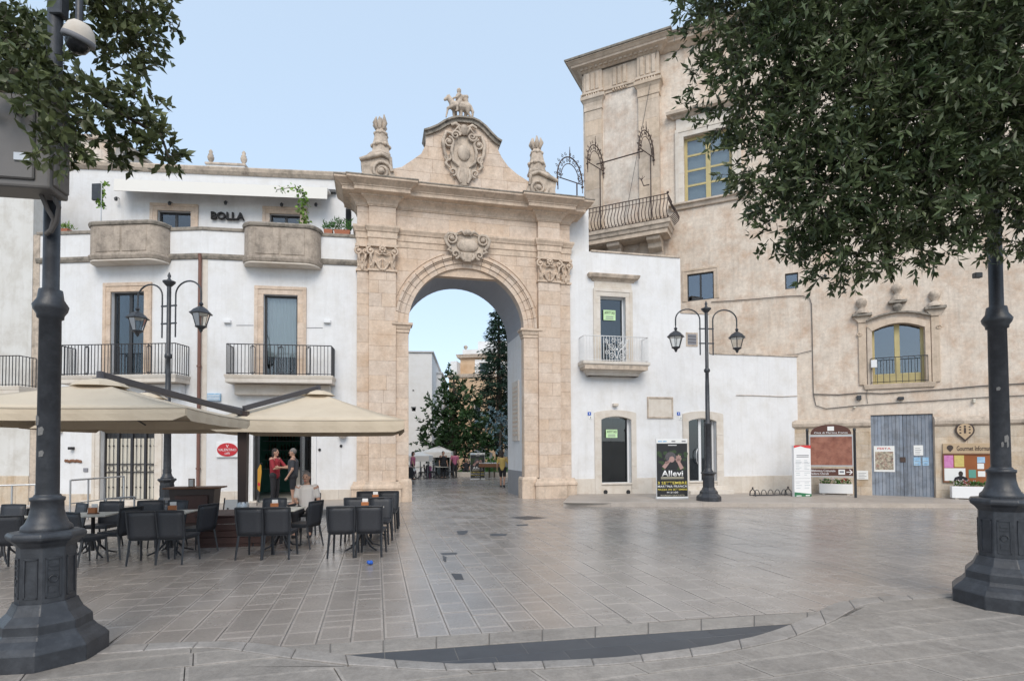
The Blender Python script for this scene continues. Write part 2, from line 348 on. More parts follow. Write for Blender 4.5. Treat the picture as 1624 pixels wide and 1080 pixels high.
    def build(s, name, m, parent=None, frame=None, bevel=0, seg=1, voxel=0, tone=None, subsurf=0, label=None, kind=None):
        me = bpy.data.meshes.new(name); me.from_pydata(s.v, [], s.f)
        if any(s.sm): me.polygons.foreach_set('use_smooth', s.sm)
        if tone is not None:
            a = me.attributes.new('tone', 'FLOAT', 'FACE'); a.data.foreach_set('value', np.asarray(tone if hasattr(tone, '__len__') else [tone] * len(s.f), dtype=np.float32))
        return link(me, name, m, parent, frame, bevel, seg, voxel, subsurf, label, kind)
FR = {}
def link(me, name, m, parent=None, frame=None, bevel=0, seg=1, voxel=0, subsurf=0, label=None, kind=None):
    me.materials.append(MATS[m] if isinstance(m, str) else m); me.validate()
    o = bpy.data.objects.new(name, me); C.objects.link(o); put(o, parent, frame)
    if voxel:
        r = o.modifiers.new('fuse', 'REMESH'); r.mode = 'VOXEL'; r.voxel_size = voxel; r.use_smooth_shade = True
        r = o.modifiers.new('soft', 'SMOOTH'); r.iterations = 3; r.factor = .5
    if bevel:
        b = o.modifiers.new('edge', 'BEVEL'); b.width = bevel; b.segments = seg; b.limit_method = 'ANGLE'; b.angle_limit = math.radians(35)
    if subsurf:
        q = o.modifiers.new('round', 'SUBSURF'); q.levels = subsurf; q.render_levels = subsurf
    if label: o['label'] = label
    if kind: o['kind'] = kind
    return o
def put(o, parent, frame):
    M = frame if isinstance(frame, Matrix) else (frame.M if frame is not None else None)
    if M is not None: o.matrix_basis = M
    if parent is not None:
        o.parent = parent
        if M is not None: o.matrix_parent_inverse = FR.get(parent.name, Matrix()).inverted()
        else: M = FR.get(parent.name, Matrix())
    FR[o.name] = M if M is not None else Matrix()
def thing(name, label, cat, frame=None, loc=None, rz=0, group=None):
    o = bpy.data.objects.new(name, None); C.objects.link(o); o.empty_display_size = .2
    M = frame.M if isinstance(frame, Frame) else frame
    if M is None: M = Matrix.Translation(Vector(loc or (0, 0, 0))) @ Matrix.Rotation(rz, 4, 'Z')
    o.matrix_basis = M; FR[o.name] = M
    return tag(o, label, cat, group)
def tag(o, label, cat, group=None):
    o['label'] = label; o['category'] = cat
    if group: o['group'] = group
    return o
def dup(o, loc=None, rz=0, label=None, parent=None):
    c = o.copy(); C.objects.link(c)
    if parent is not None: c.parent = parent
    if loc is not None:
        c.matrix_basis = Matrix.Translation(Vector(loc)) @ Matrix.Rotation(rz, 4, 'Z')
    FR[c.name] = c.matrix_basis.copy() if parent is None else Matrix()
    if label: c['label'] = label
    for ch in list(o.children): dup(ch, parent=c)
    return c
def text(body, m, parent, frame, rect, v, name='lettering', align='C', depth=.004, fit='both', shear=0, bold=0):
    cu = bpy.data.curves.new(name, 'FONT'); cu.body = body; cu.extrude = 0; cu.resolution_u = 2; cu.shear = shear; cu.offset = bold
    o = bpy.data.objects.new('tmp_text', cu); C.objects.link(o)
    me = bpy.data.meshes.new_from_object(o.evaluated_get(bpy.context.evaluated_depsgraph_get())); bpy.data.objects.remove(o); bpy.data.curves.remove(cu)
    co = np.empty(len(me.vertices) * 3); me.vertices.foreach_get('co', co); co = co.reshape(-1, 3)
    lo, hi = co.min(0), co.max(0); u0, u1, z0, z1 = rect; sx = (u1 - u0) / (hi[0] - lo[0]); sz = (z1 - z0) / (hi[1] - lo[1])
    if fit == 'w': sz = sx
    if fit == 'h': sx = sz
    out = np.zeros_like(co); out[:, 0] = u0 + (co[:, 0] - lo[0]) * sx
    if fit == 'h' and align == 'C': out[:, 0] += ((u1 - u0) - (hi[0] - lo[0]) * sx) / 2
    out[:, 1] = v; out[:, 2] = z0 + (co[:, 1] - lo[1]) * sz
    me.vertices.foreach_set('co', out.ravel()); me.materials.clear(); me.name = name
    o = link(me, name, m, parent, frame)
    if depth: s = o.modifiers.new('thick', 'SOLIDIFY'); s.thickness = depth; s.offset = 0
    return o
def clip(poly, rect):          # Sutherland-Hodgman: any polygon against a convex one (counter-clockwise)
    out = [tuple(p) for p in poly]
    for i in range(len(rect)):
        a, b = rect[i], rect[(i + 1) % len(rect)]; inp = out; out = []
        if not inp: return []
        def side(p): return (b[0] - a[0]) * (p[1] - a[1]) - (b[1] - a[1]) * (p[0] - a[0])
        for j in range(len(inp)):
            p, q = inp[j - 1], inp[j]; sp, sq = side(p), side(q)
            if sq >= 0:
                if sp < 0: t = sp / (sp - sq); out.append((p[0] + (q[0] - p[0]) * t, p[1] + (q[1] - p[1]) * t))
                out.append(q)
            elif sp >= 0: t = sp / (sp - sq); out.append((p[0] + (q[0] - p[0]) * t, p[1] + (q[1] - p[1]) * t))
    r = []
    for p in out:
        if not r or abs(p[0] - r[-1][0]) + abs(p[1] - r[-1][1]) > 2e-3: r.append(p)
    if len(r) > 1 and abs(r[0][0] - r[-1][0]) + abs(r[0][1] - r[-1][1]) < 2e-3: r.pop()
    return r
def area(p): return sum(p[i - 1][0] * p[i][1] - p[i][0] * p[i - 1][1] for i in range(len(p))) / 2
def rectp(a, b, c, d): return [(a, c), (b, c), (b, d), (a, d)]
def inset(poly, k):
    n = len(poly); o = []
    for i in range(n):
        p0, p, p1 = Vector(poly[i - 1]), Vector(poly[i]), Vector(poly[(i + 1) % n]); a = (p - p0); b = (p1 - p)
        if a.length < 1e-6 or b.length < 1e-6: o.append(tuple(p)); continue
        a.normalize(); b.normalize(); na = Vector((-a.y, a.x)); nb = Vector((-b.y, b.x)); m = na + nb
        if m.length < .2: o.append(tuple(p + na * k)); continue
        m.normalize(); o.append(tuple(p + m * k / max(.35, m.dot(nb))))
    return o
def stone_panel(mb, poly, v0, v1, cham=.006, joint=.003):    # ashlar block with chamfered front edge, polygon in u-z
    if area(poly) < 0: poly = poly[::-1]
    p = inset(poly, joint); q = inset(p, cham); n = len(p)
    vv = [(a, v0, b) for a, b in q] + [(a, v0 + cham, b) for a, b in p] + [(a, v1, b) for a, b in p]
    mb.add(vv, [tuple(range(n))] + [(i + k * n, i + n + k * n, (i + 1) % n + n + k * n, (i + 1) % n + k * n) for k in (0, 1) for i in range(n)])
    return mb
# ================================================================== THE SETTING: the square
PA0 = ground(570, 798)
AF = Frame(PA0, 13.5)                                   # gate frame; the paving runs square to it
def structure(o): o['kind'] = 'structure'; return o
xs = [-500, -25, -5, 2.5, 24.5, 500]; ys = [-60, 3, 10, 20, 45, 500]
mb = MB()
for i in range(5):
    for j in range(5):
        mb.add([(x, y, gz(x) - .006) for x, y in ((xs[i], ys[j]), (xs[i + 1], ys[j]), (xs[i + 1], ys[j + 1]), (xs[i], ys[j + 1]))], [(0, 1, 2, 3)])
piazza = structure(mb.build('piazza', 'mortar'))
KX_O = [(-900, 1090), (-200, 1042), (163, 1029), (247, 1026), (301, 1024), (353, 1023), (402, 1025), (432, 1029), (472, 1035.5), (505, 1039), (560, 1046.4), (626, 1053), (716, 1059), (805, 1057), (905, 1053),
        (981, 1048), (1060, 1039), (1130, 1029), (1200, 1014), (1246, 998.7), (1282, 983), (1311, 966.5), (1326, 960), (1360, 954), (1391, 951), (1430, 948.5), (1515, 945), (1700, 936), (2300, 912)]
KX_I = [(-900, 1125), (-200, 1068), (163, 1043), (288, 1034), (326, 1033), (364, 1035.5), (445, 1048), (553, 1061), (688, 1070), (836, 1068.6), (978, 1060), (1078, 1049.6), (1140, 1042), (1200, 1029.7), (1246, 1019.7),
        (1295, 1001), (1328, 986.5), (1353, 971), (1373, 963), (1410, 957), (1515, 951), (1700, 942), (2300, 918)]
def ky(tab, x): return float(np.interp(x, [p[0] for p in tab], [p[1] for p in tab]))
def gxy(px, py): p = ground(px, py); return (p.x, p.y)
band_top = lambda x: 1012 - .0652 * (x - 640)
band_bot = lambda x: 1029.5 - .0687 * (x - 660)
def slab(mb, poly, z0, dz, joint=.004, cham=.005, depth=.03, tones=None, tone=.5, jag=.0, margin=0):
    if len(poly) < 3: return False
    if area(poly) < 0: poly = poly[::-1]
    if area(poly) < .004: return False
    p = inset(poly, joint); q = inset(p, cham); n = len(p)
    if area(q) < .002: return False
    if margin and area(q) > .03:                            # smoother, paler chiselled margin round the hammered field
        m_ = inset(q, margin); k = len(m_)
        if area(m_) > .3 * area(q):
            mb.add([(a, b, gz(a) + z0 + dz) for a, b in m_] + [(a, b, gz(a) + z0 + dz) for a, b in q] + [(a, b, gz(a) + z0 + dz - cham * .7) for a, b in p] + [(a, b, gz(a) + z0 - depth) for a, b in p],
                   [tuple(range(k))] + [(i + k + j * k, (i + 1) % k + k + j * k, (i + 1) % k + j * k, i + j * k) for j in (0, 1, 2) for i in range(k)])
            if tones is not None: tones += [tone] + [tone + (1.0 if math.dist(q[i], q[(i + 1) % k]) > .29 else .5) for i in range(k)] + [tone + .3] * (2 * k)
            return True
    vv = [(a, b, gz(a) + z0 + dz) for a, b in q] + [(a, b, gz(a) + z0 + dz - cham * .7) for a, b in p] + [(a, b, gz(a) + z0 - depth) for a, b in p]
    mb.add(vv, [tuple(range(n))] + [(i + n + k * n, (i + 1) % n + n + k * n, (i + 1) % n + k * n, i + k * n) for k in (0, 1) for i in range(n)])
    if tones is not None: tones += [tone] * (1 + 2 * n)
    return True
def inview(p, m=0):
    if p[1] < .5: return False
    q = CM.transposed() @ (Vector((p[0], p[1], gz(p[0]))) - Vector((0, 0, CH))); x = 812 + F * q.x / -q.z; y = CYP - F * q.y / -q.z
    return -m < x < 1624 + m and y < 1080 + m
main = [gxy(x, ky(KX_O, x)) for x in (-900, -200, 163, 247, 301, 353, 402, 430)] + [gxy(x, band_top(x)) for x in (438, 640, 1000, 1306)] + \
       [gxy(x, ky(KX_O, x)) for x in (1326, 1360, 1391, 1430, 1515, 1700, 2300)] + [(24, 26), (-24, 26)]
cand = []
SW = .312
for i in range(-72, 84):
    u0 = i * SW + random.uniform(-.012, .012); u1 = (i + 1) * SW
    v = -19 + random.uniform(0, .4)
    while v < 6.5:
        ln = random.choice((.22, .36, .48, .6, .72, .85)) * random.uniform(.9, 1.1)
        if v > -6: ln *= 1.4
        cs = [AF.w(i * SW, v, 0), AF.w(u1, v, 0), AF.w(u1, v + ln, 0), AF.w(i * SW, v + ln, 0)]
        v += ln
        cx = sum(c.x for c in cs) / 4; cy = sum(c.y for c in cs) / 4
        if cy < 3 or not inview((cx, cy), 120): continue
        if cy > 24: continue
        poly = clip(main, [(c.x, c.y) for c in cs])
        if len(poly) > 2: cand.append((cy, poly))
cand.sort(key=lambda t: t[0])
mb = MB(); tones = []; single = 0
for cy, poly in cand:
    tn = min(1, max(0, random.gauss(.45, .13))); dz = random.uniform(-.0025, .0025)
    if single < 300:
        q = MB(); tq = []
        if slab(q, poly, 0, dz, tones=tq, tone=tn, joint=.0045, cham=.003, margin=.02):
            q.build('paving_slab', 'paving', piazza, tone=tq); single += 1
    else: slab(mb, poly, 0, dz, tones=tones, tone=tn, joint=.0045, cham=.003, margin=.02)
mb.build('far_paving', 'paving', piazza, tone=tones, kind='stuff')
# paving beyond the built slabs: one sheet through the gate
mb = MB()
for a, b in zip([-16, -5, 2.5, 24], [-5, 2.5, 24, 24.1]):
    mb.add([(a, 23.5, gz(a) - .001), (b, 23.5, gz(b) - .001), (b * 1.6 - a * .6 if b > 20 else b, 60, gz(b) - .001), (a, 60, gz(a) - .001)], [(0, 1, 2, 3)])
mb.build('distant_paving', 'paving', piazza, tone=.5, kind='structure')
# edge band of long slabs, dark slabs
for x in np.arange(440, 1300, 84):
    x0, x1 = x, min(x + 84, 1300); p = [gxy(x0, band_top(x0)), gxy(x0, band_bot(x0)), gxy(x1, band_bot(x1)), gxy(x1, band_top(x1))]
    q = MB(); tq = []
    if slab(q, p[::-1], 0, random.uniform(.001, .004), tones=tq, tone=random.uniform(.3, .8), joint=.006): q.build('edge_slab', 'paving_near', piazza, tone=tq)
dark = [gxy(x, band_bot(x)) for x in (478, 700, 900, 1100, 1268)] + [gxy(x, ky(KX_O, x) + 9) for x in (1246, 1200, 1130, 1060, 981, 905, 805, 716, 626, 560, 490)]
for i in range(-3, 16):
    for j in range(-3, 8):
        u0 = -.3 + i * .62 + (j % 2) * .3; v0 = -16.3 + j * .36
        r = [AF.w(u0, v0, 0), AF.w(u0 + .62, v0, 0), AF.w(u0 + .62, v0 + .36, 0), AF.w(u0, v0 + .36, 0)]
        pl = clip(dark, [(c.x, c.y) for c in r]); q = MB()
        if slab(q, pl, -.004, random.uniform(-.001, .001), joint=.002, cham=.003): q.build('dark_slab', 'dark_slab', piazza)
# foreground pavement with its curved kerb
FZ = .035
mbx = MB(); region = [gxy(x, ky(KX_I, x)) for x, _ in KX_I] + [(16, .6), (-16, .6)]
bx = [(a, b, gz(a) + FZ - .006) for a, b in [gxy(x, y + 1) for x, y in KX_O] + [(16, .6), (-16, .6)]]
fore = structure(MB().add(bx, [tuple(range(len(bx) - 1, -1, -1))]).build('foreground_pavement', 'mortar'))
fa = math.radians(16); U = Vector((math.cos(fa), math.sin(fa))); V = Vector((-math.sin(fa) - .25, math.cos(fa))).normalized()
v = 0; row = 0
while v < 12:
    h = random.choice((.34, .40, .46)); u = -14 + random.uniform(0, .8)
    while u < 14:
        ln = random.choice((.6, .8, .95, 1.2)); O = Vector((-1, .8))
        r = [O + U * u + V * v, O + U * (u + ln) + V * v, O + U * (u + ln) + V * (v + h), O + U * u + V * (v + h)]; u += ln
        c = sum(r, Vector((0, 0))) / 4
        if c.y < 2.2 or not inview(c, 150): continue
        pl = clip(region, [tuple(p) for p in r]); q = MB(); tq = []
        if slab(q, pl, FZ, random.uniform(-.003, .003), joint=.004, cham=.003, tones=tq, tone=random.uniform(.2, .8), margin=.022): q.build('foreground_slab', 'paving_near', fore, tone=tq)
    v += h
xk = -700
while xk < 2250:
    st = 78 if xk < 1180 else (46 if xk < 1420 else 120); x1 = min(xk + st, 2300); n = 4; o = []; i_ = []
    for k in range(n + 1):
        x = xk + (x1 - xk) * k / n; sk = 14 * (1 if x > 1180 else (-.6 if x < 500 else .3))
        o.append(gxy(x + (4 if x > 1180 else 0), ky(KX_O, x + (4 if x > 1180 else 0)))); i_.append(gxy(x + sk, ky(KX_I, x + sk)))
    pl = i_ + o[::-1]; q = MB()
    if abs(area(pl)) > .01 and slab(q, pl, FZ + .006, random.uniform(0, .003), joint=.003, cham=.009, depth=.06): q.build('kerb_stone', 'kerb_stone', fore)
    xk = x1
# iron drain cover, patches of missing paving
q = ground(835, 820); mb = MB()
c = [gxy(806, 820.5), gxy(835, 823.8), gxy(868, 821), gxy(838, 818)]
drain = MB(); slab(drain, c, .001, .002, joint=0, cham=.004); do = drain.build('drain_cover', 'iron'); tag(do, 'dark iron drain cover set in the paving before the gate', 'drain cover')

# broken joints filled with dark asphalt, and pale dried splashes
for pts in ([(776, 847), (783, 846), (804, 846.5), (803, 849), (786, 850), (778, 849.5)], [(724, 842), (742, 841), (741, 845), (735, 848), (727, 847)], [(698, 877), (725, 876), (724, 879), (703, 880)], [(702, 881), (709, 883), (708, 891), (704, 889)], [(716, 909), (731, 910), (735, 919), (722, 919)], [(819, 832), (838, 831), (836, 833), (822, 833.5)]):
    q = MB(); pl = [gxy(x + random.uniform(-1, 1), y) for x, y in pts]
    if slab(q, pl, .003, .0015, joint=0, cham=.002, depth=.01): q.build('asphalt_patch', 'dark_slab', piazza)
# right pavement with kerb stones
kb = [gxy(893, 802.5), gxy(900, 803), gxy(908, 803.3), gxy(960, 803.5), gxy(1110, 803.5), gxy(1300, 804), gxy(1624, 806), gxy(2100, 809)]
side_r = structure(MB().add([(a, b, gz(a) + .115) for a, b in kb] + [(27, 20, -.25), (24, 28, -.25), (2.4, 22.2, .115), AF.w(7.9, -.1, .115), AF.w(7.45, -.3, .115)], [tuple(range(12, -1, -1))]).build('right_pavement', 'sidewalk'))
def along(pts, step):
    out = []; acc = [0]
    for a, b in zip(pts, pts[1:]): acc.append(acc[-1] + math.dist(a, b))
    n = max(1, round(acc[-1] / step)); xs_ = [np.interp(acc[-1] * i / n, acc, [p[0] for p in pts]) for i in range(n + 1)]; ys_ = [np.interp(acc[-1] * i / n, acc, [p[1] for p in pts]) for i in range(n + 1)]
    return list(zip(xs_, ys_))
def kerb_run(pts, step, wdt, hgt, parent, mname, left=1):
    P = along(pts, step)
    for a, b in zip(P, P[1:]):
        t = Vector((b[0] - a[0], b[1] - a[1])).normalized(); nn = Vector((-t.y, t.x)) * left
        pl = [a, b, (b[0] + nn.x * wdt, b[1] + nn.y * wdt), (a[0] + nn.x * wdt, a[1] + nn.y * wdt)]; q = MB()
        if slab(q, pl, hgt, random.uniform(0, .006), joint=.003, cham=.012, depth=hgt + .05): q.build('kerb_stone', mname, parent)
kerb_run(kb, 1.5, .32, .12, side_r, 'kerb_pale')
# ================================================================== THE GATE
gate = thing('stone_gateway', 'tall baroque stone archway with carved capitals and a scrolled pediment', 'gateway', AF)
uz = AF.uz
S0, S1, M1 = AF.u(566, 470, .14), AF.u(585, 470, 0), AF.u(628, 470, 0)
J1 = AF.u(648, 600, .1); K0 = AF.u(831, 600, .1)
R0, R1, R2 = AF.u(854, 470, 0), AF.u(888.5, 470, 0), AF.u(904, 470, .14)
cu = (J1 + K0) / 2; rad = (K0 - J1) / 2; zsp = (AF.z(636, 511) + AF.z(842, 521)) / 2
zcb, zct = AF.z(606, 429), AF.z(606, 388); zA = AF.z(606, 357, -.1); zF = AF.z(606, 328)
zbase, zpl = AF.z(606, 757), AF.z(606, 769)
zC = AF.z(690, 289, -.75)                               # top of the cornice
ztop = zC
WV = .16                                                 # plane of the wall between the pilasters
# body: vault and flanks
arcp = lambda r, n=28, a0=0, a1=math.pi: [(cu + r * math.cos(a0 + (a1 - a0) * k / n), zsp + r * math.sin(a0 + (a1 - a0) * k / n)) for k in range(n + 1)]
rv = rad + .1
Upoly = [(S0 + .02, -.3), (cu - rv, -.3)] + arcp(rv)[::-1] + [(cu + rv, -.3), (R2 - .02, -.3), (R2 - .02, zF), (S0 + .02, zF)]
Utop = [(S0 + .02, zsp), (cu - rv, zsp)] + arcp(rv)[::-1][1:-1] + [(cu + rv, zsp), (R2 - .02, zsp), (R2 - .02, zF), (S0 + .02, zF)]
MB().prism(Utop, .45, 3.2).build('vault', 'vault_plaster_shaded', gate, AF)
for a, b in ((S0 + .02, cu - rv), (cu + rv, R2 - .02)): MB().box(a, b, .45, 3.2, -.3, zsp).build('passage_wall', 'plaster', gate, AF)
Fpoly = [(M1 - .05, -.3), (J1 + .004, -.3)] + arcp(rad + .004)[::-1] + [(K0 - .004, -.3), (R0 + .05, -.3), (R0 + .05, zct + .1), (M1 - .05, zct + .1)]
MB().prism(Fpoly, WV + .03, .47).build('arch_ring', 'stone', gate, AF)
MB().box(S0 + .01, R2 - .01, WV + .02, .46, zcb, zF + .2).build('wall_core', 'stone', gate, AF)
for a, b in ((S0 + .01, M1 - .02), (R0 + .02, R2 - .01)): MB().box(a, b, .145, .46, -.3, zcb + .1).build('pier_core', 'stone', gate, AF)
g = MB().box(K0 - .012 + .1, K0 + .12, .46, 3.19, -.3, AF.z(820, 747, 1)); g.build('dado', 'grey_dado', gate, AF)
MB().box(J1 - .12, J1 - .088, .46, 3.19, -.3, AF.z(820, 747, 1)).build('dado', 'grey_dado', gate, AF)
mb = MB(); pu = K0 + .1
mb.box(pu - .05, pu + .02, 1.2, 2.2, 2.15, 4.5); mb.build('wall_tablet', 'stone_pale', gate, AF)
for k in range(12): MB().box(pu - .058, pu - .045, 1.3, 2.1, 2.35 + k * .17, 2.42 + k * .17).build('inscription_line', 'stone', gate, AF)
# pilaster and pier blocks
def courses(u0, u1, z0, z1, v, d=.18, split=.35, hmin=.36, hmax=.52, m='stone'):
    z = z0
    while z < z1 - .05:
        h = random.uniform(hmin, hmax)
        if z1 - (z + h) < .2: h = z1 - z
        cuts = [u0, u1]
        if u1 - u0 > .6 and random.random() < split: cuts = [u0, u0 + (u1 - u0) * random.uniform(.35, .65), u1]
        for a, b in zip(cuts, cuts[1:]):
            stone_panel(MB(), rectp(a, b, z, z + h), v + random.uniform(-.004, .004), v + d, .005, .0018).build('stone_block', m, gate, AF)
        z += h
for a, b, v in ((S0, S1, .12), (S1, M1, 0), (R0, R1, 0), (R1, R2, .12)): courses(a, b, zpl + .1, zcb, v)
for a, b in ((M1, J1), (K0, R0)): courses(a, b, .75, zsp - .28, WV - .06, .3)
# jamb faces deep in the opening
for a, b in ((J1 - .02, J1), (K0, K0 + .02)):
    z = .75
    while z < zsp - .3:
        h = min(random.uniform(.4, .5), zsp - .28 - z)
        MB().box(a - .004, b + .004, WV + .02, .46, z + .002, z + h - .002).build('jamb_block', 'stone', gate, AF); z += h
# pedestals
for a, b, v, e in ((S0, S1, .12, 0), (S1, M1, 0, 1), (R0, R1, 0, 1), (R1, R2, .12, 0)):
    mb = MB().sweep([(a - .06 * (1 if a in (S0, S1, R0) else 0), .6), (a - .06, v), (b + .06, v), (b + .06, .6)], [(0, zpl + .12), (.05, zpl + .12), (.08, zpl + .03), (.13, zpl - .04), (.14, zpl - .12), (.11, zpl - .15), (.11, -.3), (0, -.3)])
    mb.build('pedestal', 'stone_moulding', gate, AF, bevel=.006)
for a, b in ((M1 + .12, J1 + .05), (K0 - .05, R0 - .12)):
    MB().sweep([(a, .6), (a, WV - .08), (b, WV - .08), (b, .47)], [(0, .8), (.03, .78), (.06, .7), (.06, -.3), (0, -.3)]).build('pier_plinth', 'stone_moulding', gate, AF, bevel=.006)
# imposts
for a, b in ((M1, J1), (K0, R0)):
    MB().sweep([(a, .5), (a, WV - .06), (b, WV - .06), (b, .5)] if a == M1 else [(a, .5), (a, WV - .06), (b, WV - .06), (b, .5)],
               [(0, zsp - .34), (.03, zsp - .33), (.03, zsp - .24), (.06, zsp - .22), (.09, zsp - .1), (.14, zsp - .08), (.14, zsp), (0, zsp + .001)]).build('impost', 'stone_moulding', gate, AF, bevel=.004)
# archivolt in voussoirs
nv = 21
for k in range(nv):
    a0, a1 = math.pi * (k + .008) / nv, math.pi * (k + .992) / nv
    mb = MB(); pts = [(cu + rad * math.cos(a0 + (a1 - a0) * i / 4), zsp + rad * math.sin(a0 + (a1 - a0) * i / 4)) for i in range(5)][::-1]
    for o0, o1, v0 in ((0, .17, WV - .07), (.17, .33, WV - .11), (.33, .38, WV - .15), (.38, .47, WV - .2)): mb.ribbon(pts, o0, o1, v0 + random.uniform(-.002, .002), .3)
    mb.build('voussoir', 'stone', gate, AF)
# spandrels in ashlar
for side in (0, 1):
    a0, a1 = (math.pi / 2, math.pi) if side == 0 else (0, math.pi / 2)
    arc = arcp(rad + .46, 16, a0, a1)
    reg = ([(M1, zsp)] if side == 0 else [(R0, zsp)])
    reg = arc[::-1] + [(cu, zct + .02), (M1, zct + .02), (M1, zsp)] if side == 0 else arc + [(cu, zct + .02), (R0, zct + .02), (R0, zsp)]
    if side == 0: reg = arc + [(M1, zsp), (M1, zct + .02), (cu, zct + .02)]
    z = zsp
    while z < zct:
        h = random.uniform(.4, .5); u = M1 - random.uniform(0, .4)
        while u < R0:
            ln = random.uniform(.6, 1.1); pl = clip(reg, rectp(u, u + ln, z, z + h)); u += ln
            if len(pl) > 2 and abs(area(pl)) > .012: stone_panel(MB(), pl, WV + random.uniform(-.003, .003), WV + .1, .004, .0015).build('stone_block', 'stone', gate, AF)
        z += h
# raised frame line round the arch
for a0, a1 in ((18, 72), (108, 162)): MB().ribbon(arcp(rad + .62, 30, math.radians(a0), math.radians(a1)), 0, .035, WV - .03, WV + .05).build('arch_fillet', 'stone_moulding', gate, AF)
# entablature: path with breaks over the pilasters
def epath(e=0): return [(S0, 1.2), (S0, .12), (S1, .12), (S1, 0), (M1, 0), (M1, WV), (R0, WV), (R0, 0), (R1, 0), (R1, .12), (R2, .12), (R2, 1.2)]
MB().sweep(epath(), [(0, zct), (.02, zct), (.02, zct + .2), (.05, zct + .22), (.05, zct + .42), (.08, zct + .44), (.1, zct + .5), (.14, zct + .58), (.14, zA), (0, zA + .01)]).build('architrave', 'stone_moulding', gate, AF, bevel=.004)
for (a, b, v) in ((S0, S1, .12), (S1, M1, 0), (M1, R0, WV), (R0, R1, 0), (R1, R2, .12)):
    z = zA
    for h in (.48, zF - zA - .48):
        u = a
        while u < b - .01:
            ln = min(random.uniform(.7, 1.3), b - u)
            if b - u - ln < .3: ln = b - u
            stone_panel(MB(), rectp(u, u + ln, z, z + h), v + random.uniform(-.002, .002), v + .14, .004, .0015).build('stone_block', 'stone', gate, AF); u += ln
        z += h
H = zC - zF; h1_ = .44 * H
MB().sweep(epath(), [(0, zF), (.03, zF), (.03, zF + .05 * H), (.05, zF + .06 * H), (.07, zF + .16 * H), (.13, zF + .27 * H), (.22, zF + .36 * H), (.26, zF + .37 * H), (.26, zF + .44 * H), (.31, zF + .45 * H), (.47, zF + .485 * H), (.48, zF + .49 * H), (.48, zF + .66 * H), (.51, zF + .67 * H), (.51, zF + .72 * H), (.55, zF + .76 * H), (.63, zF + .84 * H), (.70, zF + .90 * H), (.72, zF + .91 * H), (.73, zF + H), (-.3, zF + H + .02)]).build('cornice', 'stone_moulding', gate, AF, bevel=.006)
MB().sweep(epath(), [(-.3, zC + .021), (.745, zC + .004), (.75, zC + .05), (-.3, zC + .09)]).build('cornice_flashing', 'stone_lichen', gate, AF, bevel=.006)
MB().box(S0 - .05, R2 + .05, .1, 3.2, zC - .2, zC + .005).build('roof_slab', 'stone_lichen', gate, AF)
# capitals
def capital(u0, u1, v, full):
    mb = MB(); H_ = zct - zcb; w_ = u1 - u0
    mb.box(u0 + .01, u1 - .01, v + .01, .3, zcb, zct - .05)
    mb.box(u0 - .06, u1 + .06, v - .1, .3, zct - .1, zct - .012); mb.box(u0 - .04, u1 + .04, v - .05, .3, zcb - .03, zcb + .035)
    for sgn, uc in ((1, u0 + .06), (-1, u1 - .06)):
        mb.spiral((uc, zct - .26), .14, 1.6, .045, v - .06, sgn, math.pi / 2); mb.ball((uc, v - .07, zct - .26), .05, 8, 5)
        mb.tube([(uc, v - .06, zct - .4), (uc + sgn * .01, v - .1, zct - .5), (uc + sgn * .04, v - .05, zct - .6)], [.05, .045, .02], 6)
        pts = [(uc + sgn * t * w_ * .42, v - .05, zcb + .12 + .16 * math.sin(t * math.pi * 1.6) + .05 * t) for t in np.linspace(0, 1, 9)]
        mb.tube(pts, .04, 6)
        pts = [(uc + sgn * t * w_ * .4, v - .045, zcb + .38 - .14 * math.sin(t * math.pi)) for t in np.linspace(.1, 1, 7)]; mb.tube(pts, .03, 6)
    nl = 4 if full else 2
    for k in range(nl):
        uu = u0 + w_ * (k + .5) / nl
        for dx in (-.05, 0, .05): mb.tube([(uu + dx * .4, v - .01, zcb + .05), (uu + dx, v - .07, zcb + .22), (uu + dx * 1.4, v - .11, zcb + .3)], [.03, .034, .012], 6)
    if full:
        m_ = (u0 + u1) / 2
        for k in range(7):
            a = math.pi * 2 * k / 7; mb.ball((m_ + .09 * math.cos(a), v - .09, zct - .2 + .09 * math.sin(a)), (.05, .05, .05), 8, 5)
        mb.ball((m_, v - .13, zct - .2), .05, 8, 5)
        for s in (-1, 1): mb.tube([(m_, v - .05, zct - .33), (m_ + s * .12, v - .07, zct - .38), (m_ + s * .24, v - .06, zct - .3)], [.04, .03, .015], 6)
    mb.build('capital', 'stone_moulding', gate, AF)
capital(S0, S1 - .05, .12, False); capital(S1, M1, 0, True); capital(R0, R1, 0, True); capital(R1 + .05, R2, .12, False)
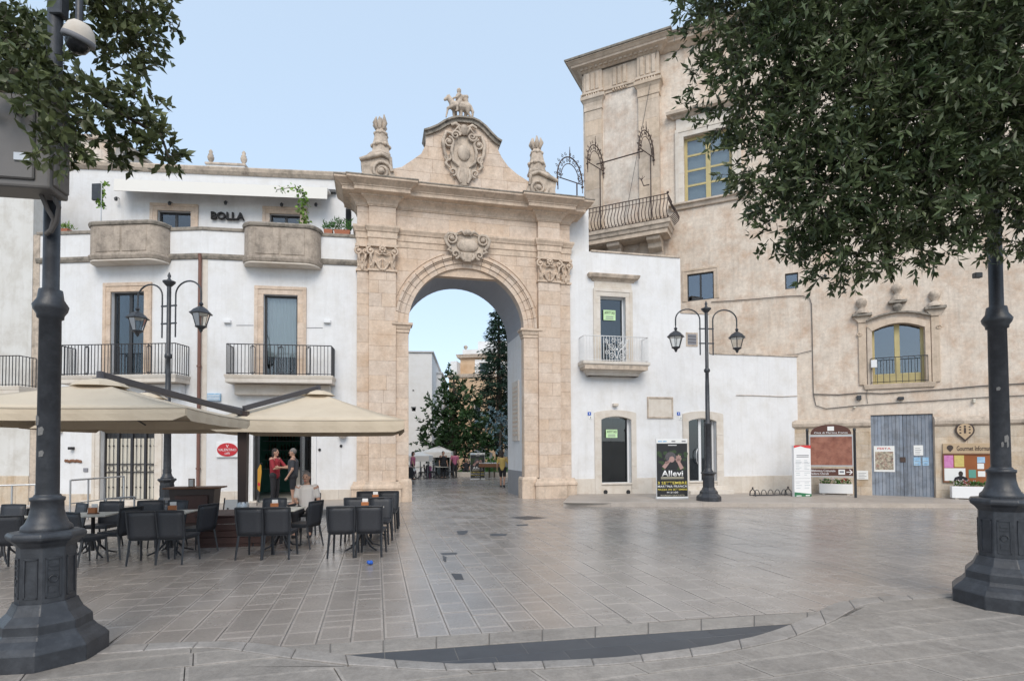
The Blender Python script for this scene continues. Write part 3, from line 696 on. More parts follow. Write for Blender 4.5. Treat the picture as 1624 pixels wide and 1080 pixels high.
# keystone cartouche
def cartouche(c, w_, h_, v, name, lower, pk=1):
    mb = MB(); x, z = c
    sh = [(x + w_ * .30 * math.cos(a) * (1 + .12 * math.cos(4 * a)), z + h_ * .26 * math.sin(a) * (1 + .12 * math.cos(4 * a))) for a in np.linspace(0, 2 * math.pi, 28, endpoint=False)]
    mb.prism([(x + w_ * .42 * pk ** .5 * math.cos(a), z + h_ * .40 * pk ** .5 * math.sin(a) - (h_ * .06 if math.sin(a) < 0 else 0)) for a in np.linspace(0, 2 * math.pi, 24, endpoint=False)], v + .1, v - .02)
    mb.ball((x, v - .04, z + (h_ * .04 if pk < 1 else 0)), (w_ * .25 * pk, .1, h_ * .22 * pk), 14, 8)
    if pk < 1:
        for s in (-1, 1):
            mb.spiral((x + s * w_ * .2, z + h_ * .30), w_ * .11, 1.5, .05, v - .1, -s, 0); mb.spiral((x + s * w_ * .40, z - h_ * .08), w_ * .09, 1.4, .045, v - .09, s, 1); mb.tube([(x + s * w_ * .24, v - .06, z + h_ * .2), (x + s * w_ * .3, v - .1, z + h_ * .05), (x + s * w_ * .26, v - .1, z - h_ * .12), (x + s * w_ * .12, v - .08, z - h_ * .2)], [.05, .055, .05, .03], 7)
            mb.tube([(x + s * w_ * .3, v - .08, z + h_ * .46), (x + s * w_ * .2, v - .1, z + h_ * .49), (x + s * w_ * .08, v - .1, z + h_ * .44)], [.05, .06, .05], 7)
    for s in (-1, 1):
        mb.spiral((x + s * w_ * .36, z + h_ * .18), w_ * .13, 1.7, .05, v - .08, s, math.pi / 2 + (0 if s > 0 else 0)); mb.ball((x + s * w_ * .36, v - .1, z + h_ * .18), w_ * .045, 8, 5)
        mb.tube([(x + s * w_ * .22, v - .05, z + h_ * .33), (x + s * w_ * .42, v - .08, z + h_ * .34), (x + s * w_ * .5, v - .08, z + h_ * .2), (x + s * w_ * .47, v - .08, z + h_ * .02), (x + s * w_ * .38, v - .08, z - h_ * .1), (x + s * w_ * .44, v - .08, z - h_ * .17), (x + s * w_ * .34, v - .08, z - h_ * .24)], [.05, .06, .07, .06, .05, .06, .03], 7)
        mb.spiral((x + s * w_ * .27, z - h_ * .30), w_ * .10, 1.4, .045, v - .08, -s, -math.pi / 2)
        mb.tube([(x + s * w_ * .12, v - .06, z - h_ * .25), (x + s * w_ * .15, v - .09, z - h_ * .36), (x + s * w_ * .08, v - .1, z - h_ * .47)], [.06, .07, .04], 7)
        mb.tube([(x + s * w_ * .05, v - .08, z + h_ * .33), (x + s * w_ * .14, v - .11, z + h_ * .43), (x + s * w_ * .24, v - .08, z + h_ * .36)], [.05, .07, .03], 7)
    mb.ball((x, v - .1, z + h_ * .40), (w_ * .1, .1, h_ * .09), 10, 6)
    if lower: mb.prism([(x - w_ * .16, z - h_ * .22), (x + w_ * .16, z - h_ * .22), (x + w_ * .09, z - h_ * .5), (x - w_ * .09, z - h_ * .5)][::-1], v + .08, v - .08)
    o = mb.build(name, 'stone_weathered', gate, AF); return o
c0 = AF.rect(706, 366, 776, 414, -.1); cartouche(((c0[0] + c0[1]) / 2, (c0[2] + c0[3]) / 2), c0[1] - c0[0], (c0[3] - c0[2]) * 1.05, WV - .22, 'keystone_cartouche', True)
# pediment
PV = -.36
op = [(558, 283), (607, 281), (622, 268), (637, 265), (652, 255), (668, 244), (675, 230), (675, 214), (690, 209), (706, 200), (716, 195), (727, 193), (748, 195), (766, 206), (782, 222), (792, 230), (790, 238), (796, 250), (806, 264), (820, 276), (834, 285), (846, 293), (846, 313)]
op2 = []
for i, (a, b) in enumerate(op): op2.append(uz(a, b, PV))
op2[0] = (S1, zC); op2[-1] = (R1 - .1, zC); op2 = [(a, max(b, zC)) for a, b in op2]
ped = op2[::-1]
core = [(a, b) for a, b in inset(ped if area(ped) > 0 else ped[::-1], .03)]
MB().prism(core, PV + .02, PV + .75).build('pediment_core', 'stone', gate, AF)
z = zC; rown = 0
while z < AF.z(730, 190, PV) + .1:
    h = random.uniform(.42, .52); u = S1 - random.uniform(0, .6)
    while u < R1:
        ln = random.uniform(.7, 1.2); pl = clip(ped, rectp(u, u + ln, z, z + h)); u += ln
        if len(pl) > 2 and abs(area(pl)) > .01: stone_panel(MB(), pl, PV + random.uniform(-.003, .003), PV + .1, .005, .002).build('stone_block', 'stone', gate, AF)
    z += h
cap = [uz(a, b, PV) for a, b in [(674, 214), (684, 211), (696, 206), (707, 199), (717, 195), (727, 193), (748, 195), (757, 199), (767, 207), (777, 218), (785, 226), (793, 231)]]
mb = MB().ribbon(cap, -.06, .06, PV - .1, PV + .75); mb.ribbon(cap, .06, .12, PV - .18, PV + .8); mb.build('pediment_cap', 'stone_lichen', gate, AF)
c1 = AF.rect(702, 200, 768, 296, PV); cartouche(((c1[0] + c1[1]) / 2, (c1[2] + c1[3]) / 2), c1[1] - c1[0], (c1[3] - c1[2]) * 1.0, PV - .02, 'coat_of_arms', True, .62)
# flaming urn finials on volutes
def finial(px, py, s):
    x, z = uz(px, py, PV); z = zC; hgt = 0
    sgn = s; mb = MB(); vv = PV + .25
    top = uz(605, 182, PV)[1] - zC if s > 0 else uz(851, 214, PV)[1] - zC
    k = top / 2.2
    body = [(-.55, 0), (.5, 0), (.52, .25), (.42, .55), (.30, .75), (.25, .9), (-.25, .92), (-.45, .72), (-.55, .6), (-.5, .3)]
    mb.prism([(x + a * sgn * k, z + b * k) for a, b in body][::sgn], PV - .05, PV + .55)
    mb.spiral((x + .1 * sgn * k, z + .32 * k), .33 * k, 1.9, .07, PV - .08, sgn, 0, 30); mb.ball((x + .1 * sgn * k, PV - .08, z + .32 * k), .1 * k, 10, 6)
    mb.tube([(x + .42 * sgn * k, PV - .06, z + .4 * k), (x + .38 * sgn * k, PV - .08, z + .75 * k), (x + .1 * sgn * k, PV - .1, z + .86 * k), (x - .3 * sgn * k, PV - .1, z + .72 * k), (x - .58 * sgn * k, PV - .08, z + .62 * k)], [.05, .07, .08, .08, .06], 7)
    xx = x + .08 * sgn * k
    mb.lathe([(.34 * k, .88 * k), (.36 * k, .95 * k), (.31 * k, 1.05 * k), (.28 * k, 1.2 * k), (.32 * k, 1.24 * k), (.27 * k, 1.36 * k), (.24 * k, 1.5 * k), (.22 * k, 1.62 * k), (.25 * k, 1.66 * k), (.17 * k, 1.74 * k), (.15 * k, 1.84 * k)], (xx, vv, z), 6, .5, smooth=False)
    for a in range(6):
        an = a * math.pi / 3
        mb.ball((xx + .27 * k * math.cos(an), vv + .27 * k * math.sin(an), z + 1.26 * k), .07 * k, 7, 5); mb.ball((xx + .2 * k * math.cos(an + .4), vv + .2 * k * math.sin(an + .4), z + 1.64 * k), .06 * k, 7, 5)
    for a in range(7):
        an = a * math.pi * 2 / 7; r = .12 * k if a else .02
        mb.tube([(xx + r * math.cos(an), vv + r * math.sin(an), z + 1.82 * k), (xx + r * 1.7 * math.cos(an), vv + r * 1.7 * math.sin(an), z + 1.98 * k), (xx + r * 1.35 * math.cos(an), vv + r * 1.35 * math.sin(an), z + random.uniform(2.15, 2.28) * k)], [.06 * k, .085 * k, .02 * k], 6)
    mb.build('flaming_urn', 'stone_weathered', gate, AF)
finial(600, 278, 1); finial(858, 309, -1)
# horse and rider on the pediment
sx, sz = uz(729, 193, PV + .35); SF = Frame(AF.w(sx, PV + .35, 0), 13.5); b = .0; Z0 = AF.z(729, 192, PV + .3)
k = (AF.z(729, 144, PV + .35) - Z0) / 2.05
mb = MB(); P = lambda x, y, z: (x * k, y * k, Z0 + z * k)
mb.box(-.75 * k, .8 * k, -.22 * k, .22 * k, Z0 - .2, Z0 + .05)
cp = lambda p, q, r1, r2: mb.capsule(P(*p), P(*q), r1 * k * 1.22, r2 * k * 1.22, 10)
cp((-.35, 0, .98), (.45, 0, 1.0), .27, .27); cp((-.45, 0, 1.1), (-.72, 0, 1.5), .2, .13); cp((-.72, 0, 1.5), (-.95, 0, 1.32), .13, .08)
cp((-.68, -.06, 1.58), (-.66, -.06, 1.68), .03, .015); cp((-.68, .06, 1.58), (-.66, .06, 1.68), .03, .015)
cp((-.48, -.14, .85), (-.78, -.15, .68), .12, .08); cp((-.78, -.15, .68), (-.9, -.15, .1), .07, .045)      # raised foreleg
cp((-.35, .13, .85), (-.36, .14, .45), .12, .075); cp((-.36, .14, .45), (-.34, .14, .04), .065, .05)
for y, d in ((-.15, .06), (.15, -.05)):
    cp((.5, y, .9), (.46 + d, y, .55), .17, .09); cp((.46 + d, y, .55), (.62 + d, y, .36), .085, .065); cp((.62 + d, y, .36), (.58 + d, y, .04), .06, .05)
cp((.72, 0, 1.1), (.86, 0, .75), .08, .09); cp((.86, 0, .75), (.84, 0, .3), .09, .04)
cp((-.05, 0, 1.15), (-.03, 0, 1.62), .19, .2); cp((-.03, 0, 1.62), (-.03, 0, 1.85), .09, .08); mb.ball(P(-.04, 0, 1.9), .125 * k); cp((-.04, 0, 1.97), (-.04, 0, 2.04), .12, .13)
for y in (-1, 1): cp((-.05, .2 * y, 1.2), (-.22, .3 * y, .85), .12, .09); cp((-.22, .3 * y, .85), (-.18, .3 * y, .55), .08, .06); cp((-.18, .3 * y, .54), (-.3, .3 * y, .5), .05, .04)
cp((-.05, -.22, 1.65), (-.22, -.26, 1.42), .085, .07); cp((-.22, -.26, 1.42), (-.42, -.16, 1.4), .065, .05)
cp((0, .22, 1.65), (.25, .26, 1.5), .085, .07); cp((.25, .2, 1.62), (.42, .1, 1.3), .16, .13); cp((.42, 0, 1.45), (.5, 0, 1.15), .14, .1); cp((.1, 0, 1.62), (.45, 0, 1.68), .12, .12)
cp((.08, .02, .3), (.08, .02, .8), .1, .12)
st = mb.build('equestrian_statue', 'stone_weathered', None, SF, voxel=.03 * k)
tag(st, 'weathered stone horse and rider standing on top of the pediment', 'statue')
# ================================================================== shared house fittings
def window(parent, fr, hole, frame_m='dark_frame', pane_m='pane', cols=2, rows=1, v=.2, fw=.06, back='dark_room', back_d=.5, name='window', trans=None, blind=None, mid=None):
    a, b, c, d = hole; mb = MB()
    mb.box(a, a + fw, v, v + .06, c, d).box(b - fw, b, v, v + .06, c, d).box(a + fw, b - fw, v, v + .06, d - fw, d).box(a + fw, b - fw, v, v + .06, c, c + fw)
    wo = mb.build(name, frame_m, parent, fr, bevel=.004)
    cw = (b - a - 2 * fw) / cols; rh = (d - c - 2 * fw) / rows
    for i in range(1, cols):
        x = a + fw + cw * i; MB().box(x - fw * .8, x + fw * .8, v - .005, v + .055, c + fw, d - fw).build('mullion', frame_m, wo, fr, bevel=.004)
    for j in range(1, rows):
        z = c + fw + rh * j; MB().box(a + fw, b - fw, v + .005, v + .05, z - fw * .35, z + fw * .35).build('glazing_bar', frame_m, wo, fr)
    for i in range(cols):
        MB().box(a + fw + cw * i + .001, a + fw + cw * (i + 1) - .001, v + .025, v + .031, c + fw, d - fw).build('pane', pane_m, wo, fr)
    rb = MB(); o = .06
    rb.add([(a - o, v + .07, c - o), (b + o, v + .07, c - o), (b + o, v + .07, d + o), (a - o, v + .07, d + o), (a - o, v + back_d, c - o), (b + o, v + back_d, c - o), (b + o, v + back_d, d + o), (a - o, v + back_d, d + o)],
           [(4, 5, 6, 7), (0, 4, 7, 3), (1, 2, 6, 5), (0, 1, 5, 4), (3, 7, 6, 2)])
    rb.build('room', back, wo, fr)
    if blind:
        mb = MB(); n = 26
        for k in range(n):
            x0, x1 = a + fw + (b - a - 2 * fw) * k / n, a + fw + (b - a - 2 * fw) * (k + 1) / n; y0, y1 = v + .12 + .012 * math.sin(k * 2.1), v + .12 + .012 * math.sin((k + 1) * 2.1)
            mb.add([(x0, y0, c + blind[0]), (x1, y1, c + blind[0]), (x1, y1, d), (x0, y0, d)], [(0, 1, 2, 3)])
        mb.build('blind', 'curtain', wo, fr)
    return wo
def surround(parent, fr, hole, wd, top, m='stone_pale', v=-.05, rev=.22, steps=1, name='surround'):
    a, b, c, d = hole; o = None
    for (nm, x0, x1, z0, z1) in (('l', a - wd, a, c, d), ('r', b, b + wd, c, d), ('t', a - wd, b + wd, d, d + top)):
        mb = MB()
        if nm == 't':
            mb.box(x0, x1, v, .02, z0, z1); o2 = mb.build('lintel', m, parent, fr, bevel=.006)
            MB().box(x0 - .002, x1 + .002, v - .022, v + .002, z1 - top * .4, z1 + .002).build('lintel_fillet', m, parent, fr, bevel=.006)
        else:
            z = z0; k = 0
            while z < z1 - .05:
                h = min(random.uniform(.5, .75), z1 - z)
                if z1 - z - h < .2: h = z1 - z
                MB().box(x0, x1, v + random.uniform(-.002, .002), .02, z + .0015, z + h - .0015).build('jamb_stone', m, parent, fr, bevel=.005); z += h
            xa, xb = (x0 - .002, x0 + wd * .4) if nm == 'l' else (x1 - wd * .4, x1 + .002)
            MB().box(xa, xb, v - .02, v + .004, z0, z1 + top * .6).build('jamb_fillet', m, parent, fr, bevel=.006)
def railing(parent, fr, u0, u1, v0, z0, z1, m='black_iron', step=.115, sides=True, r=.009, panels=(), name='railing'):
    mb = MB()
    path = [(u0, -.03, 0), (u0, v0, 0), (u1, v0, 0), (u1, -.03, 0)] if sides else [(u0, v0, 0), (u1, v0, 0)]
    for zz, rr in ((z1, .016), (z0 + .05, .012)): mb.tube([(p[0], p[1], zz) for p in path], rr, 6)
    ro = mb.build(name, m, parent, fr)
    segs = list(zip(path, path[1:]))
    bar = None
    for p, q in segs:
        ln = math.dist(p, q); n = max(1, round(ln / step))
        for k in range(n + (1 if q is path[-1] else 0)):
            t = k / n; x, y = p[0] + (q[0] - p[0]) * t, p[1] + (q[1] - p[1]) * t
            if bar is None:
                bb = MB().box(-r, r, -r, r, 0, z1 - z0 - .0); bar = bb.build('baluster', m, ro, fr); base = bar.data; bar.matrix_basis = fr.M @ Matrix.Translation((x, y, z0))
            else:
                o = bar.copy(); C.objects.link(o); o.matrix_basis = fr.M @ Matrix.Translation((x, y, z0))
    for pc in panels:
        mb = MB(); hh = z1 - z0; w_ = .075
        lo, hi = z0 + .1, z1 - .12
        pts = [(pc + w_ * math.cos(a), v0, (hi if math.sin(a) >= 0 else lo) + w_ * math.sin(a)) for a in np.linspace(0, 2 * math.pi, 18, endpoint=False)]
        mb.tube(pts, .011, 5, closed=True)
        for s in (-1, 1): mb.spiral((pc + s * .04, hi + .03), .035, 1.2, .01, v0, s, 0, 10, 4); mb.spiral((pc + s * .03, lo - .02), .03, 1.2, .01, v0, s, 0, 10, 4); mb.tube([(pc + s * .03, v0, lo), (pc + s * .03, v0, hi)], .007, 4)
        mb.ball((pc, v0, hi + .06), .03, 6, 4); mb.build('scroll_panel', m, ro, fr)
    return ro
def slab_balcony(parent, fr, u0, u1, zt, depth, th, m='stone_pale'):
    MB().sweep([(u0, 0), (u0, -depth), (u1, -depth), (u1, 0)][0:4], [(-.02, zt - th), (-.03, zt - th * .5), (0, zt - th * .45), (.02, zt - .03), (.02, zt), (-.05, zt)]).build('balcony_edge', m, parent, fr, bevel=.005)
    return MB().box(u0 + .01, u1 - .01, -depth + .01, 0, zt - th + .01, zt - .004).build('balcony_slab', m, parent, fr)
def pulpit(parent, fr, u0, u1, z0, z1, d):
    r = .42; n = 7; P = []
    for k in range(n + 1): a = math.pi / 2 * k / n; P.append((u0 + r - r * math.cos(a) , -(d - .0) * math.sin(a)))
    for k in range(n + 1): a = math.pi / 2 * (1 - k / n); P.append((u1 - r + r * math.cos(a), -(d) * math.sin(a)))
    H_ = z1 - z0
    MB().sweep(P, [(-.25, z0), (-.04, z0), (.03, z0 + .07), (.06, z0 + .15), (.06, z0 + .2), (0, z0 + .24), (0, z1 - .14), (-.25, z1 - .14)]).build('balcony_parapet', 'stone_grey', parent, fr)
    MB().sweep(P, [(-.25, z1 - .139), (.04, z1 - .13), (.07, z1 - .05), (.05, z1), (-.25, z1)]).build('parapet_coping', 'stone_lichen', parent, fr, bevel=.01)
    m0, m1 = u0 + r, u1 - r; w_ = (m1 - m0) / 2
    for k in range(2): MB().box(m0 + k * w_ + .05, m0 + (k + 1) * w_ - .02, -d - .02, -d + .03, z0 + .30, z1 - .2).build('carved_panel', 'stone_grey', parent, fr, bevel=.008)
    MB().prism([(p[0], p[1]) for p in P], z0 - .004, z0 + .05, 'z').build('balcony_floor', 'stone_pale', parent, fr)
def plinth_tiles(parent, fr, u0, u1, z0, z1, m='stone_pale', w_=.55, v=-.03):
    u = u0; mb = None
    while u < u1 - .02:
        b = min(u + w_ * random.uniform(.9, 1.1), u1)
        if u1 - b < .15: b = u1
        stone_panel(MB(), rectp(u, b, z0, z1), v + random.uniform(-.003, .003), .03, .004, .0015).build('plinth_slab', m, parent, fr); u = b

# ================================================================== CAFE HOUSE
HR = Frame(AF.w(S0, .30, 0), 9); ub = HR.u(318, 600); HL = Frame(HR.w(ub, 0, 0), -4)
cafe = thing('cafe_house', 'long white plastered cafe house with stone pulpit balconies left of the gate', 'house', HR)
zl = (HR.z(440, 412) + HL.z(200, 410)) / 2; zp = HR.z(345, 361)
ulL = HL.u(56, 600)
wR = HR.rect(418, 468, 472, 599); wL = HL.rect(176, 463, 229, 599)
zb = (wR[2] + wL[2]) / 2; wR = (*wR[:2], zb, wR[3]); wL = (*wL[:2], zb, wL[3])
dC = HR.rect(402, 640, 494, 806); dC = (dC[0], dC[1], .1, 3.05); dL = HL.rect(159, 660, 246, 809); dL = (dL[0], dL[1], .1, 3.0)
MB().wall(ub, .35, -.4, zp - .12, [wR, dC], thick=.6, reveal=.3).build('wall', 'plaster', cafe, HR)
MB().wall(ulL, 0, -.4, zp - .12, [wL, dL], thick=.6, reveal=.3).build('wall', 'plaster', cafe, HL)
def hpath(o=0): return [tuple(HL.w(ulL, 0, 0)[:2]), tuple(HL.w(0, 0, 0)[:2]), tuple(HR.w(.4, 0, 0)[:2])]
MB().sweep(hpath(), [(-.02, zl - .1), (.05, zl - .09), (.09, zl), (.09, zl + .08), (-.02, zl + .1)]).build('string_course', 'stone_lichen', cafe, Matrix(), bevel=.008)
MB().sweep(hpath(), [(-.35, zp - .12), (.04, zp - .12), (.05, zp - .02), (.03, zp), (-.35, zp)]).build('parapet_coping', 'stone_lichen', cafe, Matrix(), bevel=.01)
pr = (HR.u(383, 390, -.4), HR.u(506, 390, -.4)); pulpit(cafe, HR, pr[0], pr[1], HR.z(445, 420, -.4), HR.z(445, 354, -.55), .55)
pl_ = (HL.u(137, 390, -.4), HL.u(257, 390, -.4)); pulpit(cafe, HL, pl_[0], pl_[1], HL.z(200, 415, -.4), HL.z(200, 350, -.55), .55)
for fr, h, nm in ((HR, wR, 'R'), (HL, wL, 'L')):
    surround(cafe, fr, h, fr.u(486 if nm == 'R' else 241, 520) - h[1], fr.z(445 if nm == 'R' else 200, 455 if nm == 'R' else 449) - h[3], 'stone')
    window(cafe, fr, h, 'dark_frame', 'clear' if nm == 'R' else 'pane', 1 if nm == 'R' else 2, 1, v=.14, fw=.07, blind=(.75,) if nm == 'R' else None, back_d=1.2, name='french_window')
for fr, x0, x1, nm in ((HR, 356, 527, 'R'), (HL, 88, 278, 'L')):
    u0, u1 = fr.u(x0, 605, -.75), fr.u(x1, 605, -.75); slab_balcony(cafe, fr, u0, u1, zb, .75, .26)
    mu = [u0 + (u1 - u0) * t for t in (.25, .51, .77)]; railing(cafe, fr, u0 + .04, u1 - .04, -.70, zb, zb + 1.0, panels=mu)
    MB().box(u0 + .15, u1 - .15, -.28, 0, zb - .62, zb - .26).build('balcony_corbel', 'stone_pale' if nm == 'R' else 'plaster', cafe, fr, bevel=.03, seg=2)
# ground-floor door with ornamental grille (left)
surround(cafe, HL, dL, .26, .2, 'stone_pale')
do = MB().box(dL[0], dL[1], .24, .30, dL[2], dL[3]).build('door', 'dark_frame', cafe, HL)
nq = 4; wq = (dL[1] - dL[0]) / nq
for k in range(nq):
    a = dL[0] + wq * k + .05; b = dL[0] + wq * (k + 1) - .05
    MB().box(a, b, .225, .245, dL[2] + .1, dL[3] - .75).build('door_panel', 'cream_top', do, HL)
    g = MB(); g.box(a - .05, a - .01, .17, .2, dL[2], dL[3]); g.box(b + .01, b + .05, .17, .2, dL[2], dL[3])
    for t in (.3, .7):
        x = a + (b - a) * t; g.tube([(x, .18, dL[2]), (x, .18, dL[3] - .5)], .011, 5); g.ball((x, .18, dL[2] + 1.9), .03, 6, 4); g.ball((x, .18, dL[2] + .5), .03, 6, 4); g.tube([(x, .18, dL[3] - .5), (x, .18, dL[3] - .25)], [.04, .004], 6)
    g.tube([((a + b) / 2 + .1 * math.cos(t), .18, dL[2] + 1.15 + .1 * math.sin(t)) for t in np.linspace(0, 2 * math.pi, 12, endpoint=False)], .01, 5, closed=True)
    g.box(a, b, .17, .19, dL[2] + 1.0, dL[2] + 1.03).box(a, b, .17, .19, dL[2] + 1.27, dL[2] + 1.3)
    g.build('grille', 'black_iron', do, HL)
# cafe door and room behind
surround(cafe, HR, dC, .16, .16, 'white_paint')
rm = MB(); a, b, c, d = dC; o = 1.6
rm.add([(a - o, .32, c), (b + 1.2, .32, c), (b + 1.2, .32, d + .2), (a - o, .32, d + .2), (a - o, 4.6, c), (b + 1.2, 4.6, c), (b + 1.2, 4.6, d + .2), (a - o, 4.6, d + .2)], [(4, 5, 6, 7), (0, 4, 7, 3), (1, 2, 6, 5), (3, 7, 6, 2)])
rm.build('cafe_room', 'green_print', cafe, HR); MB().box(a - o, b + 1.2, .3, 4.6, c - .05, c + .002).build('cafe_floor', 'counter', cafe, HR)
mb = MB().box(a, b, .2, .26, d - .55, d).box(a, a + .07, .2, .26, c, d).box(b - .07, b, .2, .26, c, d).box(a, b, .2, .26, d - .62, d - .55); mb.build('door_frame', 'dark_frame', cafe, HR)
for s, x in ((1, a + .07), (-1, b - .07)):
    lf = MB(); R_ = Matrix.Translation((x, .2, 0)) @ Matrix.Rotation(-s * math.radians(72 if s > 0 else 80), 4, 'Z')
    w_ = s * (b - a) * .45
    x0, x1 = min(0, w_), max(0, w_)
    lf.box(x0, x0 + .06, -.02, .03, c + .03, d - .63).box(x1 - .06, x1, -.02, .03, c + .03, d - .63).box(x0 + .06, x1 - .06, -.02, .03, c + .03, c + .2).box(x0 + .06, x1 - .06, -.02, .03, d - .75, d - .63).box(x0 + .06, x1 - .06, -.02, .03, c + 1.0, c + 1.05)
    lo_ = lf.build('door_leaf', 'dark_frame', cafe, HR.M @ R_); MB().box(x0 + .06, x1 - .06, 0, .008, c + .2, d - .75).build('pane', 'pane', lo_, HR.M @ R_)
cnt = thing('bar_counter', 'pale bar counter inside the cafe doorway', 'counter', HR)
MB().box(a + .75, b + .6, 2.2, 2.75, .1, 1.12).build('counter_body', 'counter', cnt, HR, bevel=.02); MB().box(a + .7, b + .65, 2.12, 2.8, 1.12, 1.17).build('counter_top', 'grey_ink', cnt, HR, bevel=.01)
sh = thing('bottle_shelf', 'dark shelving with rows of bottles behind the cafe counter', 'shelf', HR)
for k in range(5): MB().box(a - .8, b + .9, 4.2, 4.55, 1.05 + k * .38, 1.08 + k * .38).build('shelf_board', 'curtain', sh, HR)
mb = MB()
for k in range(5):
    for j in range(26):
        if random.random() < .85:
            x = a - .7 + j * .12; h = random.uniform(.2, .3); mb.lathe([(.035, 0), (.035, h * .6), (.014, h * .75), (.014, h)], (x, 4.32, 1.08 + k * .38), 6)
mb.build('bottles', 'bottle', sh, HR, kind='stuff')
# plinth stones
zq = HR.z(535, 776); plinth_tiles(cafe, HR, dC[1] + .3, .0, -.35, zq); plinth_tiles(cafe, HR, ub, dC[0] - .2, -.35, zq)
zq2 = HL.z(110, 783); plinth_tiles(cafe, HL, ulL, dL[0] - .28, -.35, zq2, 'palazzo_base'); plinth_tiles(cafe, HL, dL[1] + .28, 0, -.35, zq2)
# downpipe at the bend and little things on the wall
pp = HR.w(ub - .02, -.08, 0); mb = MB().tube([(pp.x, pp.y, .4), (pp.x, pp.y, zl - .12), (pp.x, pp.y - .03, zl + .05)], .055, 8)
dp = mb.build('downpipe', 'copper_pipe', cafe, Matrix())
for z in (1.2, 2.9, 4.6, 6.3): MB().lathe([(.075, z), (.075, z + .06)], (pp.x, pp.y, 0), 10).build('pipe_bracket', 'copper_pipe', dp, Matrix())
MB().box(ub + .02, ub + .2, -.012, .01, .2, zl - .1).build('pilaster_strip', 'stone_pale', cafe, HR)
MB().box(ulL - .12, ulL + .1, -.03, .2, -.3, zp - .1).build('corner_quoin', 'stone_weathered', cafe, HL)
for px in (361, 519):
    r = HR.rect(px - 5, 508, px + 6, 513); MB().box(r[0], r[1], -.12, .01, r[2], r[3]).build('wall_spotlight', 'white_frame', cafe, HR, bevel=.01)
for x0, x1, y in ((375, 402, 516), (487, 512, 520)):
    r0, r1 = HR.uz(x0, y), HR.uz(x1, y); MB().tube([(r0[0], -.01, r0[1]), (r1[0], -.01, r1[1])], .008, 4).build('wire', 'grey_ink', cafe, HR)
r = HR.rect(330, 624, 351, 636); ac = MB().box(r[0], r[1], -.1, .01, r[2], r[3]); ac.build('wall_vent', 'blue_print', cafe, HR, bevel=.01)
for k in range(4): MB().box(r[0] + .02, r[1] - .02, -.115, -.09, r[2] + .03 + k * (r[3] - r[2] - .05) / 4, r[2] + .05 + k * (r[3] - r[2] - .05) / 4).build('vent_slat', 'white_frame', cafe, HR)
x, z = HR.uz(544, 690); MB().lathe([(.02, -.12), (.1, -.1), (.15, 0), (.15, .02), (.05, .06)], (x, -.14, z), 12).build('wall_lamp', 'stone_pale', cafe, HR)
for px, py in ((541, 707), (507, 713)):
    x, z = HR.uz(px, py); MB().ball((x, -.02, z), .05, 8, 5).build('wall_knob', 'ink', cafe, HR)
r = HL.rect(91, 665, 100, 686); MB().box(r[0], r[1], -.12, .01, r[2], r[3]).build('meter_box', 'cream_top', cafe, HL, bevel=.01)
x, z = HL.uz(116, 711); MB().box(x - .06, x + .06, -.16, .01, z - .04, z + .05).build('wall_camera', 'ink', cafe, HL, bevel=.01)
r = HL.rect(105, 728, 129, 734); mb = MB()
for k in range(9): mb.ball((r[0] + (r[1] - r[0]) * k / 8, -.03, (r[2] + r[3]) / 2 + random.uniform(-.02, .02)), (.05, .03, .06), 7, 5)
mb.build('carved_name', 'wood_brown', cafe, HL, voxel=.015)
r = HL.rect(133, 742, 140, 748); MB().box(r[0], r[1], -.03, .01, r[2], r[3]).build('bell_plate', 'grey_ink', cafe, HL)
# oval sign VALENTINO
r = HR.rect(343, 701, 379, 725, -.06)
sg = thing('oval_cafe_sign', 'red oval VALENTINO cafe sign on a white board', 'sign', HR)
MB().box(r[0], r[1], -.08, -.01, r[2], r[3]).build('sign_board', 'white_paint', sg, HR, bevel=.01)
mx, mz = (r[0] + r[1]) / 2, (r[2] + r[3]) / 2; rx, rz = (r[1] - r[0]) * .45, (r[3] - r[2]) * .44
MB().prism([(mx + rx * math.cos(t), mz + rz * math.sin(t)) for t in np.linspace(0, 2 * math.pi, 36, endpoint=False)], -.1, -.079).build('red_oval', 'red', sg, HR)
text('V', 'white_paint', sg, HR, (mx - .045, mx + .045, mz + rz * .3, mz + rz * .78), -.104)
text('VALENTINO', 'white_paint', sg, HR, (mx - rx * .88, mx + rx * .88, mz - rz * .2, mz + rz * .18), -.104)
text('cafè', 'white_paint', sg, HR, (mx - rx * .25, mx + rx * .25, mz - rz * .68, mz - rz * .32), -.104)
# ------------------------------------------------------------------ set-back roof storey
HT = Frame(AF.w(S0 + .4, 4.0, 0), 6)
t0, t1 = HT.u(121, 330), HT.u(558, 330); zt = HT.z(330, 277)
h1 = HT.rect(250, 335, 303, 400); h2 = HT.rect(428, 340, 476, 400); zfl = zl - .3
h1 = (h1[0], h1[1], zfl, h1[3]); h2 = (h2[0], h2[1], zfl, h2[3])
MB().wall(t0 - 3, t1 + 1.0, zfl - .5, zt, [h1, h2], thick=4, reveal=.3).build('roof_storey', 'plaster', cafe, HT)
MB().sweep([(t0 - 3, 0), (t1 + 1.0, 0)], [(-.3, zt - .02), (.06, zt), (.16, zt + .1), (.2, zt + .22), (.18, zt + .27), (-.3, zt + .28)]).build('roof_cornice', 'stone_weathered', cafe, HT, bevel=.01)
for h in (h1, h2): surround(cafe, HT, h, .28, .28, 'stone'); window(cafe, HT, h, 'dark_frame', 'pane', 2, 1, v=.16, back_d=1)
zf = [HL.w(ulL, .3, 0), HL.w(0, .3, 0), HR.w(.3, .3, 0), HT.w(t1, .2, 0), HT.w(t0 - 3, .2, 0)]
